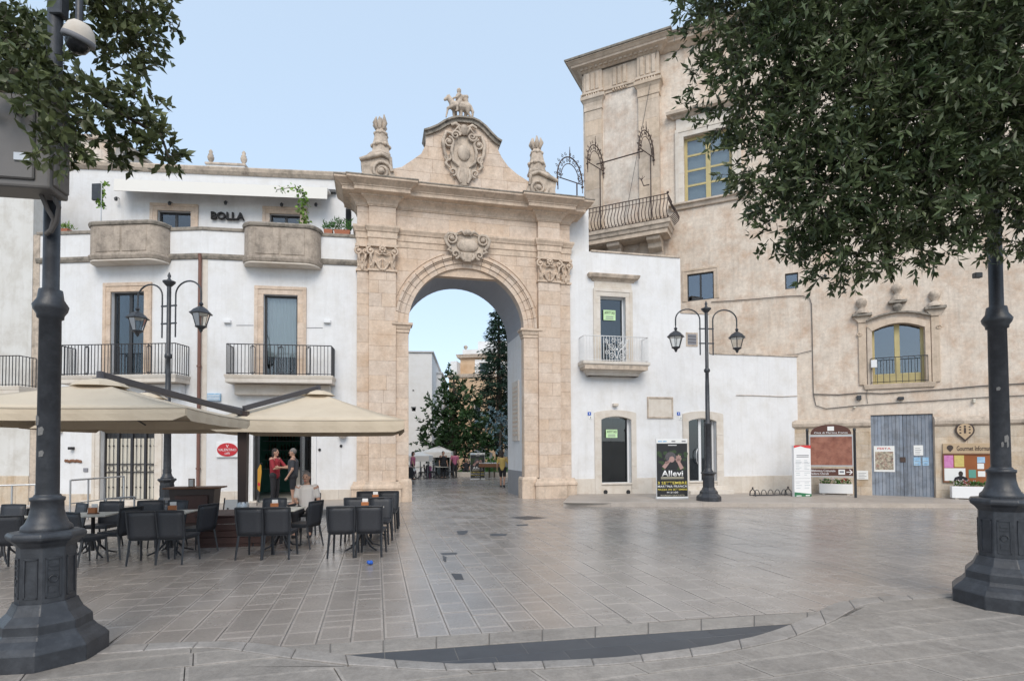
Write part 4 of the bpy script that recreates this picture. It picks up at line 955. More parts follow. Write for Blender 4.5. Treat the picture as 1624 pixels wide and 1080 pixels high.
MB().prism([(p.x, p.y) for p in zf], zfl - .2, zfl, 'z').build('terrace_floor', 'sidewalk', cafe, Matrix())
a0, a1 = HT.u(192, 290, -.3), HT.u(523, 303, -.3); za = HT.z(360, 297, -.2)
aw = thing('rolled_awning', 'long white awning box over the roof terrace wall', 'awning', HT)
MB().box(a0 - .1, a1 + .2, -.2, -.02, za - .02, za + .09).build('awning_rail', 'dark_frame', aw, HT)
MB().prism([(-.12, za - .02), (-.75, za - .1), (-.8, za - .58), (-.77, za - .58), (-.72, za - .16), (-.12, za - .1)], a0, a1, 'x').build('awning_cloth', 'canvas_white', aw, HT)
# BOLLA
r = HT.rect(335, 337, 388, 349, -.1); bo = thing('bolla_sign', 'black rounded BOLLA letters on the roof terrace wall', 'sign', HT)
text('BOLLA', 'ink', bo, HT, r, -.1, depth=.1, bold=.02)
for px, py in ((189, 319), (361, 325), (449, 328), (503, 328), (273, 326)):
    x, z = HT.uz(px, py); mb = MB().tube([(x, 0, z + .1), (x, -.2, z + .08)], .015, 5); mb.lathe([(.05, -.08), (.07, .0), (.03, .06)], (x, -.22, z), 8); mb.build('wall_spotlight', 'iron', cafe, HT)
# little parapet with two urns on the roof
q0, q1 = HT.u(329, 262, 2.5), HT.u(389, 268, 2.5); zq = HT.z(360, 264, 2.5)
MB().box(q0, q1, 2.4, 2.8, zt, zq).build('roof_parapet', 'plaster', cafe, HT); MB().box(q0 - .06, q1 + .06, 2.34, 2.86, zq, zq + .09).build('parapet_cap', 'stone_weathered', cafe, HT, bevel=.01)
for u in (q0 + .1, q1 - .1):
    MB().lathe([(.12, .09), (.08, .14), (.06, .2), (.13, .32), (.15, .42), (.1, .5), (.12, .53), (.07, .58), (.09, .68), (.02, .78)], (u, 2.6, zq), 10).build('roof_urn', 'stone_weathered', cafe, HT)
# ------------------------------------------------------------------ neighbours at far left
NF = Frame(HL.w(ulL - .12, -.05, 0), -3)
nb = thing('neighbour_house', 'tall cream house wall at the left edge beside the cafe', 'house', NF)
zn = 12.5; NT = .45; nw = (-4.2, -2.9, 4.1, 6.6)
MB().wall(-9, 0, -.4, zn, [nw], thick=.45, reveal=.3).build('wall', 'plaster_old', nb, NF)
MB().sweep([(-9, 0), (0, 0)], [(-.2, zn), (.1, zn), (.2, zn + .15), (.2, zn + .25), (-.2, zn + .27)]).build('cornice', 'stone_weathered', nb, NF)
window(nb, NF, nw, 'dark_frame', 'pane', 2, 1, v=.2); surround(nb, NF, nw, .25, .25)
nz = NF.z(15, 612, -.7); nu = NF.u(30, 600, -.7); slab_balcony(nb, NF, nu - 3.6, nu, nz, .7, .3); railing(nb, NF, nu - 3.55, nu - .04, -.66, nz, nz + 1.0)
plinth_tiles(nb, NF, -6, 0, -.35, 1.0, 'palazzo_base')
BF = Frame(atY(100, 713, 27), 0)
bb = thing('rear_house', 'pale beige rendered wall rising behind the roof terrace', 'house', BF)
u1 = BF.u(183, 240); MB().wall(-14, u1, 0, BF.z(150, 222), [], thick=6).build('wall', 'palazzo_render', bb, BF)
MB().box(-14.2, u1 + .15, -.15, 6, BF.z(150, 222), BF.z(150, 222) + .2).build('coping', 'stone_weathered', bb, BF)
# raised pavement before the cafe
e0, e1, e2 = HL.w(ulL - 6, -3.2, 0), HL.w(0, -3.15, 0), HR.w(-.2, -3.6, 0)
cp_ = [(e0.x, e0.y), (e1.x, e1.y), (e2.x, e2.y)]
bk = [HR.w(.25, -.15, 0), HR.w(.3, .2, 0), HL.w(0, .2, 0), HL.w(ulL - 8, .2, 0)]
CPZ = .14
side_l = structure(MB().add([(a, b, gz(a) + CPZ - .006) for a, b in cp_] + [(p.x, p.y, gz(p.x) + CPZ - .006) for p in bk], [tuple(range(7))]).build('cafe_pavement', 'sidewalk'))
kerb_run([(e0.x, e0.y), (e1.x, e1.y), (e2.x, e2.y)], 1.2, .35, CPZ, side_l, 'sidewalk'); kerb_run([(e2.x, e2.y), tuple(HR.w(.25, -.15, 0)[:2])], 1.2, .3, CPZ, side_l, 'sidewalk')
st_ = HL.w((dL[0] + dL[1]) / 2, -.2, 0); MB().box(dL[0] - .3, dL[1] + .3, -.45, .05, 0, .2).build('door_step', 'stone_pale', cafe, HL, bevel=.015)
MB().box(dC[0] - .1, dC[1] + .1, -.3, .2, 0, .13).build('door_step', 'stone_pale', cafe, HR, bevel=.015)
# ================================================================== WHITE HOUSE right of the gate
WF = Frame(AF.w(R2 - .02, .26, 0), 12.5)
wh = thing('white_corner_house', 'white plastered house with stepped roofline between gate and palazzo', 'house', WF)
ua, ub2, uc = WF.u(1077, 450), WF.u(1124, 530), WF.u(1266, 660)
z1 = (WF.z(940, 399) + WF.z(1070, 410)) / 2; z2 = WF.z(1100, 498); z3 = WF.z(1195, 564)
hw = WF.rect(952, 471, 992, 577); hd1 = WF.rect(953.5, 660, 1001, 768); hd2 = WF.rect(1092, 663, 1136, 765); hv = WF.rect(1090, 530, 1104, 547)
zd = (hd1[2] + hd2[2]) / 2
MB().wall(0, ua, -.7, z1, [hw, hd1], thick=.7, reveal=.26).build('wall', 'plaster', wh, WF)
MB().wall(ua, ub2, -.7, z2, [(max(hv[0], ua + .02), hv[1], hv[2], hv[3]), (hd2[0], ub2, hd2[2], hd2[3])], v=.001, thick=.69, reveal=.26).build('wall', 'plaster', wh, WF)
MB().wall(ub2, uc + .5, -.7, z3, [(ub2, hd2[1], hd2[2], hd2[3])], v=.002, thick=.69, reveal=.26).build('wall', 'plaster', wh, WF)
MB().box(-.6, WF.u(938, 380), .3, 1.6, z1 - .5, WF.z(925, 322)).build('wall', 'plaster', wh, WF)
for a, b, z, v in ((WF.u(937, 400), ua + .03, z1, -.04), (ua + .03, ub2 + .03, z2, -.03), (ub2 + .03, uc + .3, z3, -.04)): MB().box(a, b, v, .75, z, z + .07).build('coping', 'stone_weathered', wh, WF, bevel=.01)
MB().box(ua - .02, ua + .06, .003, .7, z2, z1 + .0).build('wall_return', 'plaster', wh, WF)
# upper window with hood, and its balcony
sw = WF.u(941, 520); se = WF.u(1003.5, 520)
surround(wh, WF, hw, hw[0] - sw, WF.z(972, 459) - hw[3], 'stone_pale', v=-.04)
zh = WF.z(972, 459); MB().box(sw + .05, se - .05, -.03, .01, zh, zh + .35).build('frieze', 'stone_pale', wh, WF)
MB().sweep([(sw, .05), (sw, 0), (se, 0), (se, .05)], [(0, zh + .28), (.04, zh + .28), (.1, zh + .36), (.2, zh + .4), (.24, zh + .5), (.24, zh + .54), (0, zh + .58)]).build('hood', 'stone_weathered', wh, WF, bevel=.005)
window(wh, WF, hw, 'white_frame', 'pane', 1, 1, v=.2, fw=.05, back_d=1.2, name='french_window')
b0, b1 = WF.u(926, 590, -.6), WF.u(1030, 590, -.6); bz = hw[2]
MB().sweep([(b0, 0), (b0, -.6), (b1, -.6), (b1, 0)], [(-.05, bz), (.03, bz), (.03, bz - .1), (-.02, bz - .14), (-.06, bz - .22), (-.14, bz - .26), (-.2, bz - .36), (-.26, bz - .38), (-.3, bz - .48), (-.3, bz - .52), (-.5, bz - .52)]).build('balcony_moulding', 'stone_pale', wh, WF)
MB().box(b0 + .05, b1 - .05, -.58, 0, bz - .3, bz - .003).build('balcony_slab', 'stone_weathered', wh, WF); MB().box(b0 + .3, b1 - .3, -.3, 0, bz - .52, bz - .3).build('balcony_core', 'stone_pale', wh, WF)
rl = railing(wh, WF, b0 + .03, b1 - .03, -.56, bz, bz + .95, 'white_iron', step=.11, r=.007)
mb = MB(); m_ = (b0 + b1) / 2; n_ = .42
for s in (-1, 1):
    mb.spiral((m_ + s * .2, bz + .55), .15, 1.8, .018, -.585, s, 0); mb.spiral((m_ + s * .2, bz + .2), .13, 1.8, .018, -.585, -s, 0); mb.spiral((m_ + s * .12, bz + .78), .1, 1.5, .016, -.585, -s, 0); mb.spiral((m_ + s * .4, bz + .35), .1, 1.5, .016, -.585, s, 1)
    mb.tube([(m_ + s * .52, -.585, bz + .1), (m_ + s * .52, -.585, bz + .85)], .018, 5); mb.tube([(m_, -.585, bz + .1), (m_ + s * .1, -.585, bz + .4), (m_ + s * .33, -.585, bz + .6), (m_ + s * .45, -.585, bz + .85)], .018, 5)
    mb.spiral((m_ + s * .42, bz + .75), .08, 1.4, .014, -.585, s, 1)
mb.ball((m_, -.585, bz + .45), .05, 8, 5); mb.build('scroll_ornament', 'white_iron', rl, WF)
# two arched doorways
for h, x0, x1, yt, sgn in ((hd1, 943, 1009, 650, 0), (hd2, 1083, 1147, 652, 1)):
    a, b, c, d = h; o0, o1 = WF.u(x0, 720), WF.u(x1, 720); zt_ = WF.z((x0 + x1) / 2, yt); rise = .13
    inn = [(a + (b - a) * t, d - rise + rise * math.sin(math.pi * t) ** .8) for t in np.linspace(0, 1, 13)]
    arch = inn + [(o1, zt_ - .12)] + [(o1 + (o0 - o1) * t, zt_ - .1 + .1 * math.sin(math.pi * t)) for t in np.linspace(.06, .94, 9)] + [(o0, zt_ - .12)]
    arch = [(a, d - rise - .001)] + arch[1:] ; MB().prism(arch[::-1] if area(arch) < 0 else arch, -.045, .24).build('arched_lintel', 'stone_pale', wh, WF, bevel=.005)
    for p0, p1 in ((o0, a), (b, o1)):
        z = gz(10) - .3
        while z < d - rise - .02:
            e = min(z + random.uniform(.6, .9), d - rise)
            if d - rise - e < .25: e = d - rise
            e_top = e if e < d - rise - .01 else zt_ - .121
            MB().box(p0, p1, -.046 + random.uniform(-.002, .002), .02, z + .002, (d - rise) - .002 if e_top != e else e - .002).build('jamb_stone', 'stone_pale', wh, WF, bevel=.006); z = e
        MB().box(p0 + .001, p1 - .001, -.044, .02, d - rise - .001, zt_ - .12).build('jamb_stone', 'stone_pale', wh, WF)
    wd = window(wh, WF, (a, b, c, d + .02), 'white_frame', 'pane', 1 if not sgn else 2, 1, v=.2, fw=.07, back_d=2.0, name='shop_door')
    MB().box(a + .01, b - .01, -.02, .27, -.6, c + .002).build('sill_panel', 'stone_pale', wh, WF); MB().box(a - .02, b + .02, -.07, .2, c, c + .05).build('sill', 'stone_pale', wh, WF, bevel=.006)
    if not sgn:
        for px in (960, 996): x, z = WF.uz(px, 780); MB().prism([(x + .085 * math.cos(t), z + .085 * math.sin(t)) for t in np.linspace(0, 2 * math.pi, 16, endpoint=False)], -.035, -.015).build('round_vent', 'ink', wh, WF)
    else:
        g0 = gz(8) + .1; MB().box(o0, o1 + .1, -.55, -.05, g0 - .2, g0 + .17).build('door_step', 'stone_pale', wh, WF, bevel=.012); MB().box(o0 + .05, o1, -.3, -.05, g0 + .16, g0 + .33).build('door_step', 'stone_pale', wh, WF, bevel=.012)
        hx = (a + b) / 2 - .12; MB().tube([(hx, .16, c + .75), (hx - .08, .1, c + .85), (hx - .1, .1, c + 1.05), (hx - .08, .1, c + 1.25), (hx, .16, c + 1.35)], .02, 6).build('door_handle', 'steel', wd, WF)
MB().box(hv[0] - .06, hv[1] + .06, -.02, .02, hv[2] - .06, hv[3] + .06).build('vent_surround', 'stone_weathered', wh, WF); MB().box(hv[0], hv[1], -.025, .0, hv[2], hv[3]).build('vent_hole', 'grey_ink', wh, WF)
for k in range(3): MB().box(hv[0] + .02, hv[1] - .02, -.03, -.02, hv[2] + .08 + k * .12, hv[2] + .11 + k * .12).build('vent_bar', 'iron', wh, WF)
r = WF.rect(1028, 632, 1065, 661); MB().box(*r[:2], -.02, .01, *r[2:]).build('wall_plaque', 'stone_pale', wh, WF)
for q in ((r[0] - .05, r[1] + .05, r[3], r[3] + .06), (r[0] - .05, r[1] + .05, r[2] - .06, r[2]), (r[0] - .05, r[0], r[2], r[3]), (r[1], r[1] + .05, r[2], r[3])): MB().box(q[0], q[1], -.05, .01, q[2], q[3]).build('plaque_frame', 'stone_weathered', wh, WF, bevel=.005)
for px, py, m_, t in ((934.5, 656, 'blue_plastic', '1'), (936.5, 662, 'paper', '2'), (1076, 656, 'blue_plastic', '3'), (1079.5, 663, 'paper', '4')):
    x, z = WF.uz(px, py); p_ = MB().box(x - .065, x + .065, -.02, .01, z - .065, z + .065).build('number_plate', m_, wh, WF, bevel=.004); MB().box(x - .012, x + .012, -.024, -.018, z - .035, z + .035).build('number_mark', 'white_paint' if m_ != 'paper' else 'ink', p_, WF)
x, z = WF.uz(974.5, 642); MB().box(x - .1, x + .1, -.18, .01, z - .06, z + .05).build('wall_spotlight', 'stone_pale', wh, WF, bevel=.015)
pz = WF.z(930, 759); plinth_tiles(wh, WF, .2, WF.u(943, 720), -.6, pz, w_=.7); plinth_tiles(wh, WF, WF.u(1009, 720), WF.u(1083, 720), -.6, pz, w_=.7); plinth_tiles(wh, WF, WF.u(1147, 720), uc, -.6, pz, w_=.8)
pts = [WF.uz(px, py) for px, py in ((1167, 627), (1190, 627), (1215, 628), (1240, 629), (1264, 628))]; MB().tube([(a, -.02, b) for a, b in pts], .014, 5).build('wall_crack_cable', 'stone_weathered', wh, WF)
for k, (x0, y0, x1, y1) in enumerate(((957, 492, 976, 508), (961, 681, 979, 694))):
    r = WF.rect(x0, y0, x1, y1, .17); nt_ = thing('rental_notice', ['pale green rental notice in the upper balcony window', 'pale green rental notice in the arched shop door'][k], 'notice', WF)
    MB().box(r[0], r[1], .165, .172, r[2], r[3]).build('notice_sheet', 'paper_green', nt_, WF)
    w_, h_ = r[1] - r[0], r[3] - r[2]; text('AFFITTASI', 'ink', nt_, WF, (r[0] + .08 * w_, r[1] - .08 * w_, r[3] - .42 * h_, r[3] - .12 * h_), .161)
    for j in (0, 1): MB().box(r[0] + .18 * w_, r[1] - .18 * w_, .160, .163, r[2] + (.12 + .2 * j) * h_, r[2] + (.2 + .2 * j) * h_).build('printed_line', 'grey_ink', nt_, WF)

# ================================================================== PALAZZO
PF = Frame(WF.w(uc, -.02, 0), -26)
pal = thing('palazzo', 'large beige baroque palace with corner pilasters and heavy dentil cornice', 'building', PF)
PVL = -.22                                                # the corner pavilion stands proud
p0, p1 = PF.u(926, 300, PVL), PF.u(1047, 300, PVL); pend = 16
zt = PF.z(1030, 60, PVL - .6); zk = PF.z(1030, 86, PVL - .1); zfr = PF.z(1030, 120, PVL - .1); zar = PF.z(1030, 128, PVL - .1); zcp = PF.z(1030, 151, PVL - .1)
wu = PF.rect(1085, 213, 1135, 318); wu = (wu[0], wu[0] + 2.05, wu[2], wu[3])
w1 = PF.rect(1090, 433, 1132, 476); w2 = PF.rect(1245, 433, 1266, 458); w3 = PF.rect(1383, 507, 1467, 608); dr = PF.rect(1382, 657, 1481, 789); dr = (dr[0], dr[1], dr[2] - .1, dr[3])
zto = PF.z(1430, 669)
wu2 = (wu[0] + 6.4, wu[1] + 6.4, wu[2], wu[3])
MB().wall(p1, pend, -.8, zt - .05, [wu, wu2, w1, w2, w3, dr], thick=8, reveal=.4).build('wall', 'palazzo_render', pal, PF)
MB().wall(p0, p1, -.8, zt - .05, [], v=PVL, thick=8).build('pavilion_wall', 'palazzo_render', pal, PF)
# pavilion pilasters, frieze, cornice
pls = [(PF.u(928, 250, PVL - .1), PF.u(955, 250, PVL - .1)), (PF.u(1013, 250, PVL - .1), PF.u(1046, 250, PVL - .1))]
for a, b in pls:
    z = 8
    while z < zcp:
        h = min(random.uniform(.7, 1.1), zcp - z); stone_panel(MB(), rectp(a, b, z, z + h), PVL - .12, PVL + .02, .006, .001).build('pilaster_block', 'palazzo_stone', pal, PF); z += h
    hh = zar - zcp
    MB().sweep([(a, PVL + .3), (a, PVL - .12), (b, PVL - .12), (b, PVL + .3)], [(0, zcp), (.03, zcp), (.03, zcp + .12 * hh), (.02, zcp + .3 * hh), (.04, zcp + .55 * hh), (.12, zcp + .75 * hh), (.16, zcp + .78 * hh), (.17, zar), (0, zar + .01)]).build('pilaster_capital', 'palazzo_stone', pal, PF, bevel=.005)
ep = [(p0, 3), (p0, PVL - .02), (pls[0][0] - .01, PVL - .02), (pls[0][0] - .01, PVL - .13), (pls[0][1] + .01, PVL - .13), (pls[0][1] + .01, PVL - .02), (pls[1][0] - .01, PVL - .02), (pls[1][0] - .01, PVL - .13), (pls[1][1] + .01, PVL - .13), (pls[1][1] + .01, PVL + .05), (p1 + .02, PVL + .1), (p1 + .02, .3)]
MB().sweep(ep, [(0, zar), (.03, zar), (.03, zfr - .12), (.09, zfr - .1), (.09, zfr), (.02, zfr + .01), (.02, zk - .05), (0, zk)]).build('frieze', 'palazzo_stone', pal, PF)
for a, b in (pls[0], ((pls[0][1] + pls[1][0]) / 2 - .45, (pls[0][1] + pls[1][0]) / 2 + .45), pls[1]):
    vv = PVL - (.15 if (a, b) in pls else .04)
    w_ = (b - a)
    for k in range(3):
        x = a + w_ * (.22 + .28 * k); MB().box(x - .09, x + .09, vv - .06, vv + .02, zfr + .04, zk - .1).build('triglyph_bar', 'palazzo_stone', pal, PF, bevel=.02)
    for k in range(6):
        x = a + w_ * (.16 + .136 * k); MB().lathe([(.05, 0), (.02, .1)], (x, vv - .07, zfr - .23), 6).build('gutta', 'palazzo_stone', pal, PF)
Hc = zt - zk
cpath = [(p0 - .02, 3), (p0 - .02, PVL - .12), (p1 + .05, PVL - .12), (p1 + .05, -.02), (pend, -.02)]
MB().sweep(cpath, [(0, zk - .02), (.05, zk), (.1, zk + .08 * Hc), (.1, zk + .1 * Hc), (.2, zk + .3 * Hc), (.40, zk + .42 * Hc), (.42, zk + .62 * Hc), (.46, zk + .66 * Hc), (.56, zk + .88 * Hc), (.61, zk + .92 * Hc), (.61, zt), (-.5, zt + .05)]).build('cornice', 'palazzo_stone', pal, PF, bevel=.008)
MB().sweep(cpath, [(-.4, zt + .02), (.66, zt + .01), (.68, zt + .1), (-.4, zt + .16)]).build('cornice_tiles', 'stone_lichen', pal, PF, bevel=.008)
dn = None
n = int((p1 - p0) / .24)
for k in range(n + 1):
    x = p0 + .05 + k * .24
    if dn is None: dn = MB().box(-.07, .07, -.09, .05, 0, .17).build('dentil', 'palazzo_stone', pal, PF, bevel=.004); dn.matrix_basis = PF.M @ Matrix.Translation((x, PVL - .25, zk + .1 * Hc))
    else: o = dn.copy(); C.objects.link(o); o.matrix_basis = PF.M @ Matrix.Translation((x, PVL - .25, zk + .1 * Hc))
# big upper window
for h in (wu, wu2):
    surround(pal, PF, h, .38, .38, 'stone_pale', v=-.1); wv = window(pal, PF, h, 'yellow_wood', 'clear', 2, 4, v=.16, fw=.13, back='curtain', back_d=.2)
    zz = h[3] + .38; a, b = h[0] - .38, h[1] + .38
    MB().box(a + .05, b - .05, -.06, .02, zz, zz + .55).build('frieze', 'stone_pale', pal, PF)
    MB().sweep([(a, .1), (a, -.02), (b, -.02), (b, .1)], [(0, zz + .5), (.1, zz + .52), (.2, zz + .62), (.34, zz + .66), (.36, zz + .8), (0, zz + .84)]).build('hood', 'stone_weathered', pal, PF, bevel=.006)
    MB().sweep([(a - .1, .1), (a - .1, -.02), (b + .1, -.02), (b + .1, .1)], [(0, h[2] - .3), (.08, h[2] - .28), (.12, h[2] - .12), (.22, h[2] - .1), (.22, h[2] - .02), (0, h[2])]).build('sill', 'palazzo_stone', pal, PF, bevel=.006)
for h in (w1, w2):
    window(pal, PF, h, 'dark_frame', 'pane_blue', 2 if h is w1 else 1, 1, v=.08, fw=.05, back_d=.8)
    if h is w1: surround(pal, PF, h, .22, .22, 'palazzo_stone', v=-.02)
# window with finials
a, b, c, d = w3; rise = .38
inn = [(a + (b - a) * t, d - rise + rise * math.sin(math.pi * (.12 + .76 * t)) / 1 - rise * math.sin(math.pi * .12)) for t in np.linspace(0, 1, 15)]
zi = inn[0][1]
out = [(x + (.17 if i > 7 else -.17) * abs(i - 7) / 7, z + .2) for i, (x, z) in enumerate(inn)]
pg = inn + out[::-1]; MB().prism(pg[::-1] if area(pg) < 0 else pg, -.1, .14).build('arched_hood', 'palazzo_stone', pal, PF, bevel=.006)
pg = [(a - .17, zi), ] + inn + [(b + .17, zi), (b + .17, d + .3), (a - .17, d + .3)]
pg = inn + [(b, d + .05), (a, d + .05)]; MB().prism(pg[::-1] if area(pg) < 0 else pg, -.01, .3).build('spandrel_fill', 'palazzo_render', pal, PF)
MB().ribbon([(x, z + .2) for x, z in out], 0, .06, -.16, .02).build('hood_fillet', 'stone_lichen', pal, PF)
for x0, x1 in ((a - .17, a), (b, b + .17)): MB().box(x0, x1, -.08, .02, c, zi + .2).build('jamb_stone', 'palazzo_stone', pal, PF, bevel=.008)
for s, xx in ((-1, a - .33), (1, b + .33)):
    zc_ = PF.z(1373 if s < 0 else 1472, 499 if s < 0 else 489, -.1)
    MB().box(xx - .13, xx + .13, -.07, .02, c, zc_ - .3).build('side_pilaster', 'palazzo_stone', pal, PF, bevel=.008)
    MB().prism([(xx - .12, zc_ - .3), (xx + .12, zc_ - .3), (xx + .3, zc_ - .06), (xx - .3, zc_ - .06)], -.12, .02).build('side_bracket', 'palazzo_stone', pal, PF, bevel=.006); MB().spiral((xx + s * .1, zc_ - .75), .09, 1.4, .03, -.08, s, 0).build('side_scroll', 'palazzo_stone', pal, PF)
    MB().box(xx - .34, xx + .34, -.24, .02, zc_ - .06, zc_ + .05).build('finial_shelf', 'stone_lichen', pal, PF, bevel=.01)
    MB().lathe([(.24, .05), (.22, .18), (.12, .22), (.08, .28), (.17, .38), (.2, .5), (.16, .62), (.05, .68)], (xx, -.08, zc_), 12).build('finial_ball', 'stone_weathered', pal, PF)
xm = (a + b) / 2; zc_ = PF.z(1420, 478, -.1)
mb = MB(); mb.lathe([(.04, -.45), (.15, -.3), (.17, -.18), (.12, -.08)], (xm, -.08, zc_), 10); mb.build('keystone', 'stone_lichen', pal, PF)
MB().box(xm - .3, xm + .3, -.26, .02, zc_ - .08, zc_ + .02).build('finial_shelf', 'stone_lichen', pal, PF, bevel=.01)
MB().lathe([(.22, .02), (.2, .14), (.13, .24), (.07, .32), (.16, .42), (.19, .53), (.14, .66), (.04, .7)], (xm, -.08, zc_), 12).build('finial_ball', 'stone_weathered', pal, PF)
window(pal, PF, (a, b, c, d), 'yellow_wood', 'pane_blue', 2, 1, v=.2, fw=.11, back_d=1.2, name='french_window'); MB().box(a + .11, b - .11, .19, .24, c + .1, c + .42).build('lower_panel', 'yellow_wood', pal, PF, bevel=.02)
MB().sweep([(a - .25, .1), (a - .25, -.04), (b + .25, -.04), (b + .25, .1)], [(0, c - .2), (.03, c - .18), (.06, c - .04), (.06, c), (0, c)]).build('sill', 'palazzo_stone', pal, PF, bevel=.006)
railing(pal, PF, a - .06, b + .06, -.13, c + .02, c + 1.02, step=.2, sides=True)
x, z = PF.uz(1386, 577, -.2); MB().box(x - .1, x + .1, -.24, -.15, z - .15, z + .15).build('junction_box', 'white_frame', pal, PF, bevel=.01)
# torus moulding and base ashlar
for x0, x1 in ((-.25, dr[0] - .02), (dr[1] + .02, pend)):
    MB().sweep([(x0, 0), (x1, 0)], [(-.02, zto - .2), (.1, zto - .19), (.18, zto - .12), (.2, zto), (.16, zto + .1), (.08, zto + .16), (-.02, zto + .18)]).build('torus_moulding', 'stone_weathered', pal, PF)
    z = -.8
    while z < zto - .22:
        h = min(random.uniform(.45, .6), zto - .2 - z)
        if zto - .2 - z - h < .15: h = zto - .2 - z
        u = x0
        while u < min(x1, 10) - .01:
            l_ = min(random.uniform(.7, 1.3), x1 - u)
            if x1 - u - l_ < .3: l_ = x1 - u
            stone_panel(MB(), rectp(u, u + l_, z, z + h), -.1 + random.uniform(-.006, .006), .03, .006, .0015).build('base_block', 'palazzo_base', pal, PF); u += l_
        z += h
# plank door
dd = MB().box(dr[0], dr[1], .1, .16, dr[2], dr[3]).build('plank_door', 'dark_brown', pal, PF)
npk = 17
for k in range(npk):
    x0 = dr[0] + (dr[1] - dr[0]) * k / npk; x1 = dr[0] + (dr[1] - dr[0]) * (k + 1) / npk
    g = .014 if k == npk // 2 else .004
    MB().box(x0 + .003, x1 - g, .06 + random.uniform(-.004, .006), .105, dr[2] + .04 + random.uniform(0, .03), dr[3] - .02).build('plank', 'blue_wood', dd, PF, bevel=.004)
MB().box(dr[0] - .02, dr[1] + .02, .02, .12, dr[3] - .02, dr[3] + .03).build('door_head', 'dark_brown', dd, PF)
x, z = PF.uz(1432, 728); MB().box(x - .09, x + .09, .03, .06, z - .12, z + .08).build('lock_plate', 'rust_iron', dd, PF)
MB().box(dr[1] - .2, dr[1] + 3.5, -.05, .4, dr[2] - .2, dr[2] - .1).build('threshold', 'stone_pale', pal, PF)
# cables and boxes on the front
def cab(pts, r=.016, v=-.04): MB().tube([(PF.uz(px, py, v)[0], v, PF.uz(px, py, v)[1]) for px, py in pts], r, 5).build('wall_cable', 'cable', pal, PF)
cab([(1128, 479), (1160, 477), (1200, 474), (1245, 470), (1272, 469), (1284, 473), (1287, 482), (1288, 520), (1289, 580), (1290, 625), (1294, 643), (1310, 648), (1360, 643), (1400, 640), (1470, 636), (1530, 632), (1560, 630), (1640, 626)])
cab([(1290, 625), (1330, 626), (1365, 623), (1400, 624), (1440, 621), (1500, 617), (1555, 612), (1640, 607)], .02); cab([(1240, 563), (1262, 562), (1287, 556)], .012); cab([(1376, 640), (1374, 625), (1378, 610)], .01)
for px, py, w_, h_ in ((1362, 631, .16, .18), (1428, 632, .2, .12), (1544, 636, .08, .16), (1355, 646, .08, .06)):
    x, z = PF.uz(px, py); MB().box(x - w_ / 2, x + w_ / 2, -.14, 0, z - h_ / 2, z + h_ / 2).build('cable_box', 'iron' if w_ > .1 else 'cream_top', pal, PF, bevel=.015)
MB().tube([tuple(PF.w(p1 - .05, PVL - .2, zk)), tuple(PF.w(p0 + 2, PVL - .2, 12.2))], .01, 4).build('stay_wire', 'cable', pal, Matrix())
# corner balcony with bellied railing
bd = 1.05; x0, x1 = PF.u(900, 350, PVL - bd), PF.u(1061, 345, PVL - bd); zb_ = PF.z(1045, 349, PVL - bd)
bpath = [(x0, PVL), (x0, PVL - bd), (x1, PVL - bd), (x1, PVL)]
MB().sweep(bpath, [(-.4, zb_), (.06, zb_), (.06, zb_ - .16), (0, zb_ - .2), (-.04, zb_ - .34), (-.16, zb_ - .4), (-.22, zb_ - .55), (-.4, zb_ - .58)]).build('balcony_moulding', 'stone_weathered', pal, PF)
MB().box(x0 + .1, x1 - .1, PVL - bd + .1, PVL, zb_ - .55, zb_ - .01).build('balcony_slab', 'palazzo_stone', pal, PF)
for x in (x1 - .75, x1 - 2.6, x1 - 4.4):
    MB().prism([(PVL, zb_ - .56), (PVL - .85, zb_ - .56), (PVL - .8, zb_ - .72), (PVL - .55, zb_ - .8), (PVL - .5, zb_ - 1.0), (PVL - .2, zb_ - 1.15), (PVL - .15, zb_ - 1.6), (PVL, zb_ - 1.75)], x - .3, x + .3, 'x').build('corbel', 'palazzo_stone', pal, PF, bevel=.02)
mb = MB(); hr = PF.z(1040, 310, PVL - bd) - zb_
rp = [(x0, PVL - .05), (x0, PVL - bd + .05), (x1 - .05, PVL - bd + .05), (x1 - .05, PVL - .05)]
for zz, rr in ((hr, .022), (hr - .2, .014), (.06, .016)): mb.tube([(p[0], p[1], zb_ + zz) for p in rp], rr, 6)
bro = mb.build('bellied_railing', 'rust_iron', pal, PF)
prof = [(0, 0), (.1, .08), (.2, .2), (.22, .32), (.14, .5), (.04, .68), (.0, .8), (0, 1)]
bl = None
for p, q in zip(rp, rp[1:]):
    L_ = math.dist(p, q); n = round(L_ / .155); t = Vector((q[0] - p[0], q[1] - p[1])).normalized(); ang = math.atan2(t.y, t.x)
    for k in range(n + 1):
        x, y = p[0] + (q[0] - p[0]) * k / n, p[1] + (q[1] - p[1]) * k / n; M_ = PF.M @ Matrix.Translation((x, y, zb_)) @ Matrix.Rotation(ang, 4, 'Z')
        if bl is None: b_ = MB().tube([(0, -o * 1.5, z * hr) for o, z in prof], .02, 5); b_.spiral((.0, .1), .05, 1.2, .012, -.02, 1, 0, 8, 4); bl = b_.build('baluster', 'rust_iron', bro, PF); bl.matrix_basis = M_
        else: o = bl.copy(); C.objects.link(o); o.matrix_basis = M_
MB().ball((x1 - .05, PVL - bd + .05, zb_ + hr + .05), .06, 8, 5).build('corner_knob', 'rust_iron', bro, PF)
